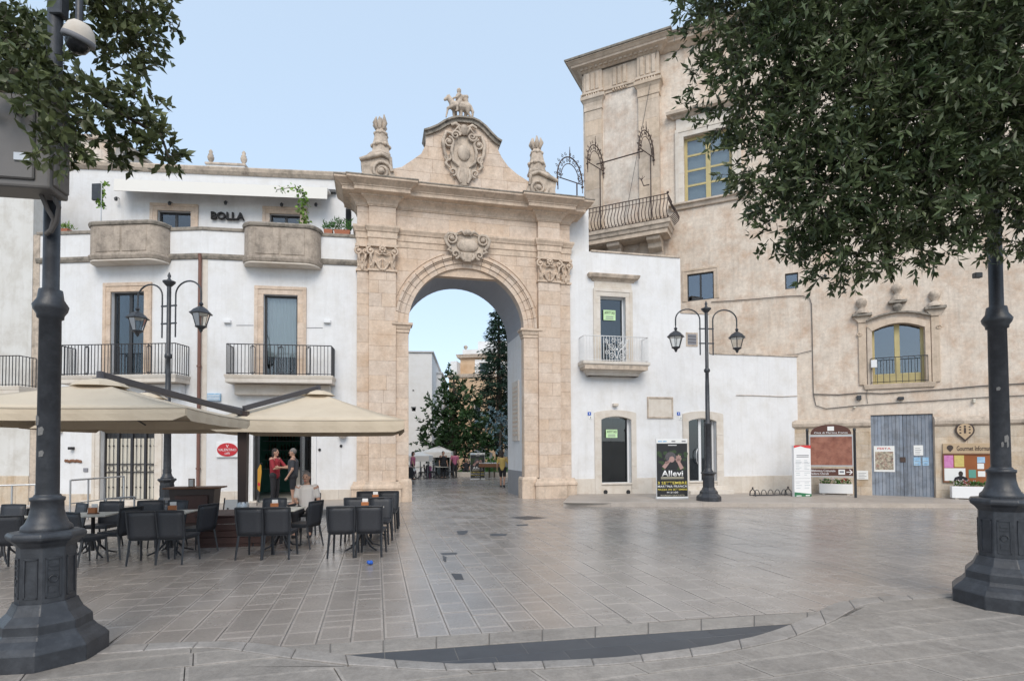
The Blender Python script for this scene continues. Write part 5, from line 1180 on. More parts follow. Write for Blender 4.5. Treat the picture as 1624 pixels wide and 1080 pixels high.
# iron festival arches with scrolls
def arch_lamp(name, label, cx, cz, wdt, hgt, base_z, frm, v, ang):
    t = thing(name, label, 'ornament', frm, group='wrought-iron festival light arches'); M_ = frm.M @ Matrix.Translation((cx, v, 0)) @ Matrix.Rotation(math.radians(ang), 4, 'Z')
    mb = MB(); r = wdt / 2
    for rr, th in ((r, .028), (r * .72, .018)): mb.tube([(rr * math.cos(a), 0, cz + hgt * rr / r * math.sin(a)) for a in np.linspace(0, math.pi, 18)], th, 5)
    mb.tube([(-r, 0, cz), (r, 0, cz)], .022, 5); mb.build('arch_bar', 'rust_iron', t, M_)
    mb = MB()
    for k in range(11):
        a = math.pi * (k + .5) / 11; c_ = (r * .86 * math.cos(a), cz + hgt * .86 * math.sin(a)); mb.spiral(c_, r * .12, 1.3, .016, 0, 1 if k % 2 else -1, a, 9, 4)
        c_ = (r * 1.13 * math.cos(a), cz + hgt * 1.12 * math.sin(a)); mb.spiral(c_, r * .11, 1.2, .014, 0, -1 if k % 2 else 1, a, 8, 4)
    for s in (-1, 1): mb.spiral((s * r * .75, cz + hgt * .2), r * .18, 1.5, .018, 0, s, 0, 12, 4); mb.tube([(s * r, 0, cz), (s * r, 0, cz - .35)], .02, 4); mb.ball((s * r, 0, cz - .1), .06, 6, 4)
    mb.tube([(0, 0, cz + hgt), (0, 0, cz + hgt * 1.45)], [.03, .01], 5); mb.tube([(0, 0, cz + hgt * .7), (0, 0, cz + hgt)], .018, 4); mb.build('scrollwork', 'rust_iron', t, M_)
    MB().tube([(r * .55, 0, cz), (r * .55, 0, base_z)], .028, 6).build('upright', 'rust_iron', t, M_)
    MB().tube([(-r * .95, 0, cz), (-r * .95, 0, cz - .5)], .02, 6).build('upright', 'rust_iron', t, M_)
xg, zg = AF.uz(904, 288, 1.2)
arch_lamp('iron_light_arch', 'scrolled iron light arch against the sky above the gate cornice', xg, AF.z(904, 287, 1.2), 1.3, .95, zC, AF, 1.2, 20)
for k, (px, py, yb) in enumerate(((943, 262, 345), (1024, 240, 330))):
    x, z = PF.uz(px, py, PVL - .9); arch_lamp('iron_light_arch', ['scrolled iron light arch over the left end of the palace balcony', 'scrolled iron light arch over the right end of the palace balcony'][k], x, z, 1.3, 1.0, zb_ + .3, PF, PVL - .75, 72)
a = PF.uz(946, 261, PVL - .9); b = PF.uz(1020, 240, PVL - .9); tb = MB().tube([(a[0], PVL - .9, a[1]), (b[0], PVL - .9, b[1])], .03, 6).build('balcony_tie_rod', 'rust_iron', None, PF); tag(tb, 'thin rusty iron rod tying the two balcony light arches', 'rod')
for px, py in ((928, 300), (1018, 285)):
    pass
x, z = PF.uz(1019, 285, PVL - .9); mb = MB().tube([(x + .3, PVL - .9, z - .3), (x + .05, PVL - .9, z - .3), (x - .05, PVL - .9, z)], .025, 6)
for k in range(5): an = k * 1.256; mb.tube([(x - .05, PVL - .9, z), (x - .05 + .16 * math.cos(an), PVL - .9 + .08 * math.sin(an), z + .12 + .1 * math.sin(an))], [.02, .008], 5)
tag(mb.build('iron_candle_bracket', 'rust_iron', None, PF), 'small curled iron candle bracket on the palace balcony', 'bracket')
# ================================================================== STREET LAMPS
def oct_lathe(prof, n=8): return MB().lathe(prof, (0, 0, 0), n, math.pi / 8, smooth=False)
K8 = 1 / math.cos(math.pi / 8)
def pedestal(t, s=1.0):
    P = lambda pr, k=1: [(r * s * k, z * s) for r, z in pr]
    oct_lathe(P([(.48, -.08), (.48, .17), (.465, .19), (.44, .22), (.385, .27), (.365, .30), (.355, .305), (.35, .39), (.335, .41), (.28, .47), (.25, .54), (.24, .57)], K8)).build('base', 'iron', t, bevel=.006)
    pe = oct_lathe(P([(.225, .56), (.22, 1.10), (.23, 1.11), (.26, 1.15), (.295, 1.18), (.30, 1.21), (.285, 1.24), (.21, 1.25)], K8)).build('pedestal', 'iron', t, bevel=.006)
    for k in range(8):
        a = math.pi / 4 * k; M_ = FR[t.name] @ Matrix.Rotation(a, 4, 'Z') @ Matrix.Translation((0, -.222 * s, 0))
        w_, z0, z1 = .062 * s, .62 * s, 1.0 * s
        f = MB()
        for q in ((-w_, -w_ + .012, z0, z1), (w_ - .012, w_, z0, z1), (-w_, w_, z1 - .012, z1 + .004), (-w_, w_, z0, z0 + .012)): f.box(q[0], q[1], -.008, .008, q[2], q[3])
        f.build('pedestal_panel', 'iron', pe, M_)
        if k % 2 == 1:
            MB().spiral((0, .80 * s), .035 * s, 1, .007, -.006, 1, 0, 12, 4, .95).build('cast_ring', 'iron', pe, M_)
            for z_, h_ in ((.88, .015), (.92, .015), (.67, .06)): MB().box(-.035 * s, .035 * s, -.008, .004, z_ * s, (z_ + h_) * s).build('cast_bar', 'iron', pe, M_)
    MB().lathe(P([(.2, 1.23), (.21, 1.26), (.205, 1.29), (.175, 1.32), (.15, 1.38), (.135, 1.45), (.132, 1.53), (.142, 1.54), (.144, 1.57), (.115, 1.58), (.105, 1.6)]), n=24).build('base_collar', 'iron', t)
def big_lamp(loc, label, s0=1):
    t = thing('street_lamp', label, 'street lamp', loc=loc, rz=math.radians(8), group='large iron lamp posts in the foreground')
    pedestal(t, s0); zc0 = 3.28 if s0 == 1 else 3.0
    MB().lathe([(.097 * s0, 1.4 * s0), (.090 * s0, zc0 - .06), (.11 * s0, zc0 - .05), (.112 * s0, zc0 - .02), (.14 * s0, zc0 + .02), (.15 * s0, zc0 + .06), (.11 * s0, zc0 + .12), (.098 * s0, zc0 + .2), (.07 * s0, zc0 + .21), (.066 * s0, 8.6)], n=20).build('post', 'iron', t)
    for k_ in range(4):
        za_, an_ = random.uniform(1.75, 2.6), math.radians(random.uniform(-150, -40)); M_ = FR[t.name] @ Matrix.Rotation(an_ + math.pi / 2, 4, 'Z') @ Matrix.Translation((0, -.0955 * s0, za_)); h_ = random.uniform(.02, .05); w0 = random.uniform(.012, .025)
        MB().prism([(-w0, -h_), (w0 * .6, -h_ * .8), (w0, h_ * .3), (w0 * .4, h_), (-w0, h_ * .7)], -.002, .006).build('torn_sticker', 'torn_paper', t, M_)
    MB().lathe([(.075, 8.5), (.12, 8.55), (.12, 8.6), (.05, 8.7), (.02, 8.9)], n=14).build('post_cap', 'iron', t)
    for s in (-1, 1):
        pts = [(s * .07, 0, 7.4), (s * .1, 0, 7.9)] + [(s * (.55 - .45 * math.cos(a)), 0, 8.1 + .45 * math.sin(a)) for a in np.linspace(0, math.pi, 10)]
        MB().tube(pts, .03, 6).build('lamp_arm', 'iron', t)
        lantern(t, (s * 1.0, 0, 8.05), 1.15)
    return t
def lantern(t, c, s):
    x, y, z = c; M_ = FR[t.name] @ Matrix.Translation(c)
    lo = MB().lathe([(.02, 0), (.02, -.06), (.06, -.1), (.06, -.13), (.03, -.17), (.08, -.2), (.2 * s, -.28), (.27 * s, -.36), (.31 * s, -.38), (.31 * s, -.4)], n=6, smooth=False).build('lantern', 'iron', t, M_)
    MB().lathe([(.22 * s, -.402), (.22 * s, -.41)], n=6, smooth=False).build('reflector', 'lamp_glass', lo, M_)
    MB().lathe([(.225 * s, -.41), (.13 * s, -.74)], n=6, smooth=False, cap=False).build('lantern_glass', 'clear', lo, M_)
    mb = MB()
    for k in range(6): a = k * math.pi / 3; mb.tube([(.235 * s * math.cos(a), .235 * s * math.sin(a), -.4), (.135 * s * math.cos(a), .135 * s * math.sin(a), -.75)], .011, 4)
    mb.build('cage_bars', 'iron', lo, M_)
    MB().lathe([(.15 * s, -.74), (.15 * s, -.77), (.1, -.79), (.05, -.84), (.05, -.87), (.01, -.92)], n=8).build('lantern_base', 'iron', lo, M_)
def twin_lamp(loc, label, rz):
    t = thing('twin_street_lamp', label, 'street lamp', loc=loc, rz=rz, group='twin-lantern lamp posts before the houses'); pedestal(t, .78)
    MB().lathe([(.115, 1.15), (.1, 1.25), (.09, 2.55), (.13, 2.58), (.13, 2.64), (.075, 2.68), (.07, 3.9), (.062, 4.1), (.06, 4.35), (.1, 4.38), (.1, 4.46), (.058, 4.5), (.055, 6.45)], n=14).build('post', 'iron', t)
    MB().lathe([(.06, 6.4), (.1, 6.44), (.17, 6.52), (.17, 6.55), (.07, 6.58), (.03, 6.64), (.05, 6.7), (.03, 6.76), (.005, 6.82)], n=12).build('finial', 'iron', t)
    for s in (-1, 1):
        pts = [(s * .23, 0, 4.95), (s * .23, 0, 6.0)] + [(s * (.66 - .43 * math.cos(a)), 0, 6.15 + .36 * math.sin(a)) for a in np.linspace(.05, math.pi, 14)] + [(s * 1.09, 0, 5.95)]
        MB().tube(pts, .024, 6).build('lamp_arm', 'iron', t); lantern(t, (s * 1.09, 0, 5.95), 1.0)
    for z in (5.35, 5.85): MB().box(-.26, .26, -.02, .02, z - .02, z + .02).build('arm_bracket', 'iron', t)
lampL = Vector((-4.06, 4.97, 0)); lampR = Vector((5.72, 6.65, gz(5.78)))
lampL.z = gz(-4.17) + FZ - .01; lampR.z += FZ - .01
big_lamp(lampL, 'large dark iron lamp post at left carrying a grey cabinet', .88); big_lamp(lampR, 'large dark iron lamp post at right under the tree crown')
q = atY(1123, 713, 19.3); twin_lamp((q.x, q.y, gz(q.x) + .115), 'twin-lantern iron lamp post before the white house right of the gate', math.radians(6))
q = atY(265.5, 713, 16); twin_lamp((q.x, q.y, gz(q.x) + CPZ - .01), 'twin-lantern iron lamp post before the cafe house balconies', math.radians(-14))
# cabinet, camera and cable on the left post
cb = thing('grey_cabinet', 'big grey metal cabinet clamped to the left lamp post', 'cabinet', loc=(lampL.x, lampL.y, 0), rz=math.radians(10))
c0, c1 = atY(-40, 292, 4.9), atY(112, 180, 4.9)
z0, z1 = 3.99, 4.77
MB().box(-.62, .17, -.34, -.07, z0, z1).build('cabinet_body', 'grey_box', cb, bevel=.02, seg=2); MB().box(-.58, .06, -.365, -.335, z0 + .06, z1 - .05).build('cabinet_door', 'grey_box', cb, bevel=.01); MB().box(.155, .19, -.30, -.1, z0 + .04, z1 - .05).build('side_panel', 'grey_box', cb, bevel=.008)
MB().box(-.08, .04, -.38, -.36, z0 + .2, z0 + .27).build('cabinet_label', 'steel', cb, bevel=.005)
MB().tube([(.02, -.2, z0 + .02), (.05, -.16, z0 - .1), (.08, -.12, z0 - .18), (.05, -.1, z0 - .26), (0, -.085, z0 - .3)], .018, 6).build('cabinet_cable', 'cable', cb); MB().tube([(.1, -.2, z0 + .02), (.14, -.16, z0 - .08), (.1, -.12, z0 - .2), (.04, -.09, z0 - .28)], .018, 6).build('cabinet_cable', 'cable', cb)
for z in (4.2, 4.7): MB().lathe([(.085, z), (.09, z + .02), (.085, z + .05)], n=16).build('clamp', 'steel', cb)
cc = atY(125, 60, 4.85); cm = thing('dome_camera', 'white dome security camera hanging beside the left lamp post', 'camera', loc=(cc.x, cc.y, cc.z))
TM = FR[cm.name] @ Matrix.Rotation(.35, 4, 'Y') @ Matrix.Rotation(.15, 4, 'X')
MB().lathe([(.02, .13), (.06, .12), (.095, .085), (.115, .03), (.12, 0)], n=20).build('housing', 'stone_pale', cm, TM); MB().lathe([(.122, .003), (.125, -.01), (.125, -.035), (.11, -.04)], n=20).build('housing_band', 'grey_ink', cm, TM); MB().lathe([(.092, -.03), (.09, -.07), (.07, -.11), (.04, -.13), (.0, -.138)], n=20).build('dome', 'car_paint', cm, TM)
MB().tube([(0, 0, .1), (0, 0, .5), (-.1, .1, .62), (lampL.x - cc.x, lampL.y - cc.y, .62)], .03, 8).build('camera_arm', 'iron', cm)
q = atY(93, 14, 4.95); MB().box(q.x - .05, q.x + .06, q.y - .05, q.y + .05, q.z - .08, q.z + .3).build('post_box', 'iron', cm, Matrix(), bevel=.01)
q = atY(1549, 437, 6.6); tag(MB().box(q.x - .035, q.x + .05, q.y - .03, q.y + .03, q.z - .03, q.z + .03).build('junction_box', 'grey_box', bevel=.006), 'tiny grey box strapped to the right lamp post', 'box')

# ================================================================== SIGNS AND THINGS by the right walls
def stand(px0, px1, pyb, pyt, frame_angle, name, label, cat, dz=.115, thick=.08):
    a = ground(px0, pyb, dz); b = ground(px1, pyb, dz); Y = (a.y + b.y) / 2
    o = atY((px0 + px1) / 2, pyb, Y); fr = Frame((o.x, o.y), frame_angle); zt_ = atY((px0 + px1) / 2, pyt, Y).z
    t = thing(name, label, cat, fr); w_ = (px1 - px0) / F * Y / math.cos(math.radians(frame_angle)) / 2
    return t, fr, w_, gz(o.x) + dz, zt_
def concert_poster(t, fr, w_, z0, z1, small=False):
    H_ = z1 - z0; Z = lambda f: z0 + H_ * f
    MB().box(-w_, w_, .0, .05, z0 + .02, z1).build('stand_panel', 'white_frame', t, fr, bevel=.004)
    MB().box(-w_ - .02, w_ + .02, -.03, .3, z0 - .01, z0 + .035).build('stand_foot', 'steel', t, fr, bevel=.004)
    MB().box(-w_ * .97, w_ * .97, -.008, .001, Z(.04), Z(.925)).build('poster_sheet', 'poster_black', t, fr)
    MB().box(-w_ * .97, w_ * .97, -.008, .001, Z(.93), Z(.99)).build('poster_header', 'paper', t, fr)
    for x in (-.75, -.45, .1, .75): MB().box(w_ * x - .07, w_ * x + .07, -.011, -.008, Z(.95), Z(.972)).build('sponsor_mark', 'blue_print' if x < 0 else 'grey_ink', t, fr)
    mb = MB()
    for k in range(40):
        x, z = random.uniform(-.9, .9) * w_, Z(random.uniform(.5, .82)); r = random.uniform(.04, .09); n = 7
        mb.add([(x + r * math.cos(j * 6.283 / n), -.0085 - k * 2e-5, z + r * .8 * math.sin(j * 6.283 / n)) for j in range(n)], [tuple(range(n))])
    mb.build('printed_foliage', 'poster_leaf', t, fr, kind='stuff')
    E_ = lambda cx, cz, rx, rz, v, m, n=18: MB().prism([(w_ * cx + w_ * rx * math.cos(a), Z(cz) + H_ * rz * math.sin(a)) for a in np.linspace(0, 6.283, n, endpoint=False)], v, v + .002).build('printed_portrait', m, t, fr)
    E_(-.05, .56, .45, .12, -.0115, 'poster_black'); E_(-.1, .70, .34, .085, -.013, 'hair_print'); E_(-.02, .66, .17, .05, -.0145, 'skin_print')
    mb = MB()
    for (x0, f0, x1, f1, r0, r1) in ((.62, .50, .38, .63, .07, .05), (.36, .63, .30, .72, .05, .02), (.40, .64, .42, .74, .05, .018), (.44, .64, .52, .72, .05, .018), (.34, .62, .22, .67, .04, .018), (.46, .63, .58, .68, .04, .016), (-.55, .52, -.3, .6, .07, .06), (-.3, .6, -.12, .645, .06, .03), (-.42, .6, -.2, .62, .05, .03)):
        p, q_ = Vector((w_ * x0, Z(f0))), Vector((w_ * x1, Z(f1))); d_ = (q_ - p).normalized(); nn = Vector((-d_.y, d_.x))
        mb.add([(*(p + nn * r0)[:1], -.016, (p + nn * r0)[1]), (*(p - nn * r0)[:1], -.016, (p - nn * r0)[1]), (*(q_ - nn * r1)[:1], -.016, (q_ - nn * r1)[1]), (*(q_ + nn * r1)[:1], -.016, (q_ + nn * r1)[1])], [(0, 1, 2, 3)])
    mb.build('printed_hand', 'skin_print', t, fr, kind='stuff')
    for body, m, x, f0, f1 in (('Allevi', 'white_paint', .68, .375, .475), ('3 SETTEMBRE', 'poster_yellow', .93, .245, .29), ('MARTINA FRANCA', 'white_paint', .93, .19, .228), ('PIAZZA XX SETTEMBRE', 'poster_yellow', .93, .142, .172), ('H 21:00', 'white_paint', .35, .095, .125), ('INGRESSO GRATUITO', 'poster_cream', .75, .045, .072)):
        text(body, m, t, fr, (-w_ * x, w_ * x, Z(f0), Z(f1)), -.018, depth=.002, bold=.012 if body != 'Allevi' else .02)
    for f in (.335, .355): MB().box(-w_ * .72, w_ * .72, -.012, -.008, Z(f), Z(f + .01)).build('printed_line', 'poster_cream', t, fr)
    MB().box(-w_ * .25, w_ * .3, -.012, -.008, Z(.89), Z(.9)).build('printed_line', 'white_paint', t, fr)
t, fr, w_, z0, z1 = stand(1041, 1092, 791, 696, 4, 'concert_poster_stand', 'black Allevi concert poster stand before the white house', 'poster'); concert_poster(t, fr, w_, z0, z1)
# totem
t, fr, w_, z0, z1 = stand(1258.5, 1289, 788, 706, 14, 'info_totem', 'white info totem with red header and green foot by the palace corner', 'sign')
H_ = z1 - z0; Z = lambda f: z0 + H_ * f
MB().box(-w_, w_, 0, .12, z0, z1).build('totem_body', 'white_paint', t, fr, bevel=.006); MB().prism([(-w_, z1), (-w_, Z(.95)), (-w_ * .2, Z(.985)), (w_ * .3, Z(.955)), (w_, Z(.935)), (w_, z1)], -.006, .001).build('red_header', 'sign_red', t, fr)
MB().prism([(-w_, Z(.0)), (w_, Z(.0)), (w_, Z(.055)), (-w_, Z(.1))], -.006, .001).build('green_foot', 'sign_green', t, fr)
text('BIBLIOTECA', 'white_paint', t, fr, (w_ * .1, w_ * .9, Z(.955), Z(.972)), -.009, depth=.002) if False else None
for f in (.80, .77): MB().box(-w_ * .7, w_ * .75, -.004, .001, Z(f), Z(f + .014)).build('heading_line', 'grey_ink', t, fr)
for f in (.66, .5, .36, .3): MB().box(-w_ * .9, w_ * .9, -.004, .001, Z(f), Z(f + .003)).build('rule_line', 'grey_ink', t, fr)
for i in range(2):
    for f in (.70, .67, .64, .6, .56, .53, .46, .42, .27, .22, .17): MB().box(-w_ * .8 + i * w_, -w_ * .8 + i * w_ + w_ * random.uniform(.3, .7), -.004, .001, Z(f) + .004, Z(f + .008) + .004).build('text_line', 'curtain', t, fr)
MB().box(w_ * .3, w_ * .8, -.008, -.005, Z(.02), Z(.04)).build('foot_mark', 'white_paint', t, fr); MB().box(-w_ * .8, -w_ * .2, -.008, -.005, Z(.02), Z(.035)).build('foot_mark', 'white_paint', t, fr)
# brown information board
t, fr, w_, z0, z1 = stand(1286, 1353, 789, 684, -20, 'town_info_board', 'brown town information board with map between two grey posts', 'sign')
H_ = z1 - z0; Z = lambda f: z0 + H_ * f
for s in (-1, 1): MB().lathe([(.045, 0), (.045, H_ + .02), (.055, H_ + .03), (.05, H_ + .1), (.0, H_ + .12)], (s * w_ * .93, .05, z0), 10).build('post', 'iron', t, fr)
MB().box(-w_ * .86, w_ * .86, 0, .05, Z(.47), Z(.95)).build('map_panel', 'steel', t, fr, bevel=.004); MB().box(-w_ * .82, w_ * .82, -.006, .002, Z(.49), Z(.92)).build('map_print', 'map_print', t, fr)
pg = [(-w_ * .8, Z(.955)), (w_ * .8, Z(.955))] + [(w_ * .8 * math.cos(a), Z(.955) + H_ * .15 * math.sin(a) ** .8) for a in np.linspace(.12, 3.02, 13)]; MB().prism(pg, 0, .05).build('arched_header', 'brown_sign', t, fr, bevel=.003)
text('Città di Martina Franca', 'white_paint', t, fr, (-w_ * .66, w_ * .66, Z(.968), Z(.995)), -.006, depth=.002); MB().box(-w_ * .13, w_ * .13, -.006, .001, Z(1.01), Z(1.075)).build('header_crest', 'paper', t, fr)
MB().box(-w_ * .84, w_ * .84, -.02, .03, Z(.33), Z(.44)).build('direction_panel', 'brown_sign', t, fr, bevel=.003); MB().box(-w_ * .84, w_ * .84, -.01, .03, Z(.31), Z(.325)).build('panel_rail', 'steel', t, fr)
text('Biblioteca Comunale', 'white_paint', t, fr, (-w_ * .8, w_ * .15, Z(.39), Z(.425)), -.024, depth=.002); text('Isidoro Chirulli', 'white_paint', t, fr, (-w_ * .8, -w_ * .12, Z(.345), Z(.38)), -.024, depth=.002)
MB().box(w_ * .27, w_ * .52, -.026, -.019, Z(.35), Z(.425)).build('symbol_plate', 'paper', t, fr); MB().box(w_ * .31, w_ * .48, -.03, -.025, Z(.375), Z(.405)).build('symbol', 'grey_ink', t, fr)
MB().box(w_ * .58, w_ * .78, -.026, -.02, Z(.382), Z(.393)).build('arrow_shaft', 'white_paint', t, fr); MB().prism([(w_ * .68, Z(.35)), (w_ * .72, Z(.35)), (w_ * .82, Z(.388)), (w_ * .72, Z(.426)), (w_ * .68, Z(.426)), (w_ * .77, Z(.388))], -.026, -.02).build('arrow_head', 'white_paint', t, fr)
# leaves helper
def leaf_mesh(name, centers, dirs, length, width, m, parent=None, frame=None, fold=.15, tones=None, label=None):
    n = len(centers); c = np.asarray(centers, float); d = np.asarray(dirs, float); d /= np.linalg.norm(d, axis=1)[:, None] + 1e-9
    r = rng.normal(size=(n, 3)); s = np.cross(d, r); s /= np.linalg.norm(s, axis=1)[:, None] + 1e-9; nn = np.cross(d, s)
    Lr = (length * rng.uniform(.65, 1.25, n))[:, None]; Wr = (width * rng.uniform(.75, 1.2, n))[:, None]
    v = np.stack([c, c + d * Lr * .45 + s * Wr * .5 + nn * Wr * fold, c + d * Lr, c + d * Lr * .45 - s * Wr * .5 + nn * Wr * fold], 1).reshape(-1, 3)
    me = bpy.data.meshes.new(name); me.vertices.add(4 * n); me.vertices.foreach_set('co', v.ravel().astype(np.float32))
    idx = (np.arange(n)[:, None] * 4 + np.array([[0, 1, 2, 0, 2, 3]])).ravel().astype(np.int32)
    me.loops.add(6 * n); me.loops.foreach_set('vertex_index', idx); me.polygons.add(2 * n); me.polygons.foreach_set('loop_start', np.arange(0, 6 * n, 3, dtype=np.int32)); me.polygons.foreach_set('loop_total', np.full(2 * n, 3, np.int32)); me.update()
    a = me.attributes.new('tone', 'FLOAT', 'FACE'); tn = rng.uniform(0, 1, n) if tones is None else np.asarray(tones); a.data.foreach_set('value', np.repeat(tn, 2).astype(np.float32))
    return link(me, name, m, parent, frame, label=label)
def planter(fr, u0, u1, v0, v1, z0, z1, label, seed):
    t = thing('flower_trough', label, 'planter', fr, group='white flower troughs along the palace')
    MB().box(u0, u1, v0, v1, z0 + .05, z1).build('trough', 'white_paint', t, fr, bevel=.012)
    for x in (u0 + .1, u1 - .2): MB().box(x, x + .1, v0 + .03, v1 - .03, z0, z0 + .05).build('foot', 'stone_pale', t, fr)
    MB().box(u0 + .03, u1 - .03, v0 + .03, v1 - .03, z1 - .02, z1 + .003).build('soil', 'soil', t, fr)
    n = 260; cx = rng.choice([.15, .28, .55, .65, .85], n); p = np.stack([u0 + (u1 - u0) * (cx + rng.normal(0, .06, n)), (v0 + v1) / 2 + rng.normal(0, .06, n), z1 + rng.uniform(0, .16, n)], 1); d = rng.normal(size=(n, 3)); d[:, 2] = abs(d[:, 2])
    leaf_mesh('foliage', p, d, .08, .05, 'plant_leaf', t, fr)
    n = 34; cx = rng.uniform(.05, .95, n); p = np.stack([u0 + (u1 - u0) * cx, (v0 + v1) / 2 + rng.normal(0, .06, n), z1 + rng.uniform(.08, .22, n)], 1)
    for nm, sel in (('petal_white', cx < .7), ('petal_red', cx >= .7 if seed == 0 else (cx > .35) & (cx < .75))):
        if sel.sum(): q = np.repeat(p[sel], 6, 0); leaf_mesh('flowers', q, rng.normal(size=(len(q), 3)), .05, .045, nm, t, fr)
PB = -.45
def pfz(px, py): return PF.uz(px, py, PB)
a = PF.rect(1299, 767, 1352, 788, PB); planter(PF, a[0], a[1], PB - .15, PB + .15, gz(12) + .117, a[3], 'white flower trough under the brown town information board', 0)
a = PF.rect(1508, 771, 1562, 791, PB); planter(PF, a[0], a[1] + .1, PB - .15, PB + .15, gz(15) + .117, a[3], 'white flower trough under the cork notice board', 1)
# bike rack
a0, a1 = PF, None; g0, g1 = ground(1192, 787, .115), ground(1252, 787, .115); fr = Frame((g0.x, g0.y), math.degrees(math.atan2(g1.y - g0.y, g1.x - g0.x))); Lr = math.dist(g0[:2], g1[:2])
t = thing('bicycle_rack', 'low black bicycle rack of hoops against the white wall', 'bike rack', fr); zz = gz(10) + .115
for x in (.05, Lr - .05):
    MB().tube([(x, -.2, zz), (x, -.17, zz + .2), (x, 0, zz + .3), (x, .17, zz + .2), (x, .2, zz)], .02, 6).build('end_frame', 'black_iron', t, fr); MB().ball((x, 0, zz + .34), .035, 8, 5).build('end_knob', 'black_iron', t, fr)
MB().tube([(0, .1, zz + .06), (Lr, .1, zz + .06)], .014, 6).build('rail', 'black_iron', t, fr); MB().tube([(0, -.1, zz + .06), (Lr, -.1, zz + .06)], .014, 6).build('rail', 'black_iron', t, fr)
for k in range(5):
    x = .22 + k * (Lr - .44) / 4; MB().tube([(x + .11 * math.cos(b), 0, zz + .06 + .2 * math.sin(b)) for b in np.linspace(0, math.pi, 9)], .014, 6).build('hoop', 'black_iron', t, fr)
# notices on the palace front
def notice(px0, py0, px1, py1, v, name, label, m, lines=0, head=None, art=None):
    r = PF.rect(px0, py0, px1, py1, v); t = thing(name, label, 'poster', PF); MB().box(r[0], r[1], v, v + .012, r[2], r[3]).build('sheet', m, t, PF); w_, h_ = r[1] - r[0], r[3] - r[2]
    if art: MB().box(r[0] + .06 * w_, r[1] - .06 * w_, v - .003, v, r[2] + art[0] * h_, r[2] + art[1] * h_).build('printed_picture', art[2], t, PF)
    if head: text(head[0], head[1], t, PF, (r[0] + head[2] * w_, r[1] - head[2] * w_, r[3] - head[4] * h_, r[3] - head[3] * h_), v - .004, depth=.002, bold=.01)
    for k in range(lines): MB().box(r[0] + .15 * w_, r[1] - .15 * w_ - random.uniform(0, .2) * w_, v - .003, v, r[2] + (.15 + .7 * k / lines) * h_, r[2] + (.15 + .7 * k / lines) * h_ + .03 * h_ + .006).build('printed_line', 'grey_ink', t, PF)
    return t
notice(1386, 707, 1419, 748, .045, 'festival_poster', 'large coloured festival poster pasted on the blue plank door', 'paper', art=(.08, .78, 'poster_art'), head=('FESTA', 'sign_red', .18, .06, .14))
notice(1449, 706, 1464, 722, .045, 'door_notice', 'small white notice high on the right leaf of the blue door', 'paper', 4)
notice(1449, 725, 1460, 738, .045, 'door_notice', 'small blue leaflet low on the blue door, left one', 'blue_print', 2)
notice(1463, 725, 1473, 738, .045, 'door_notice', 'small blue leaflet low on the blue door, right one', 'blue_print', 2)
notice(1359, 746, 1377, 760, -.13, 'wall_notice', 'white notice plate on the palace wall left of the blue door', 'paper', 4)
# map-pin sign, header board and cork board
x, z = PF.uz(1530, 682, -.14); R_ = (PF.u(1546, 682, -.14) - PF.u(1515, 682, -.14)) / 2
t = thing('map_pin_sign', 'brown and cream map pin information sign with letter i', 'sign', PF)
pin = lambda r, tip: [(x + r * math.cos(a), z + r * math.sin(a)) for a in np.linspace(math.radians(-40), math.radians(220), 26)] + [(x, z - tip)]
MB().prism(pin(R_, R_ * 1.5), -.16, -.12).build('pin_board', 'dark_brown', t, PF); MB().prism(pin(R_ * .82, R_ * 1.2), -.175, -.159).build('pin_face', 'tan_panel', t, PF)
MB().box(x - .03, x + .03, -.185, -.174, z - R_ * .4, z + R_ * .3).build('letter_i', 'dark_brown', t, PF); MB().prism([(x + .035 * math.cos(a), z + R_ * .48 + .035 * math.sin(a)) for a in np.linspace(0, 6.28, 12, endpoint=False)], -.185, -.174).build('letter_dot', 'dark_brown', t, PF)
for s in (-1, 1):
    for dz_ in (-.1, .02, .12): MB().ball((x + s * R_ * .48, -.176, z + dz_), (.035, .012, .03), 6, 4).build('emblem_leaf', 'dark_brown', t, PF)
r = PF.rect(1495, 703, 1566, 719, -.14); t = thing('gourmet_header_board', 'tan wooden header board reading Gourmet Information', 'sign', PF)
MB().box(r[0], r[1] + .35, -.16, -.1, r[2], r[3]).build('board', 'tan_panel', t, PF, bevel=.006); text('Gourmet Information', 'dark_brown', t, PF, (r[0] + .42, r[1] + .25, r[2] + .1, r[3] - .09), -.164, depth=.003, bold=.012)
xx, zz = r[0] + .22, (r[2] + r[3]) / 2 + .03; MB().prism([(xx + .1 * math.cos(a), zz + .1 * math.sin(a)) for a in np.linspace(math.radians(-40), math.radians(220), 16)] + [(xx, zz - .16)], -.168, -.159).build('small_pin', 'dark_brown', t, PF)
r = PF.rect(1497, 721, 1566, 764, -.14); t = thing('cork_notice_board', 'orange brown cork notice board covered with leaflets', 'notice board', PF); r = (r[0], r[1] + .35, r[2], r[3])
MB().box(r[0], r[1], -.13, -.1, r[2], r[3]).build('cork_panel', 'cork', t, PF)
for q in ((r[0] - .03, r[1] + .03, r[3], r[3] + .04), (r[0] - .03, r[1] + .03, r[2] - .04, r[2]), (r[0] - .04, r[0], r[2], r[3]), (r[1], r[1] + .04, r[2], r[3])): MB().box(q[0], q[1], -.16, -.1, q[2], q[3]).build('board_frame', 'wood_brown', t, PF, bevel=.004)
w_, h_ = r[1] - r[0], r[3] - r[2]; lw = PF.u(1531, 740, -.14) - r[0]
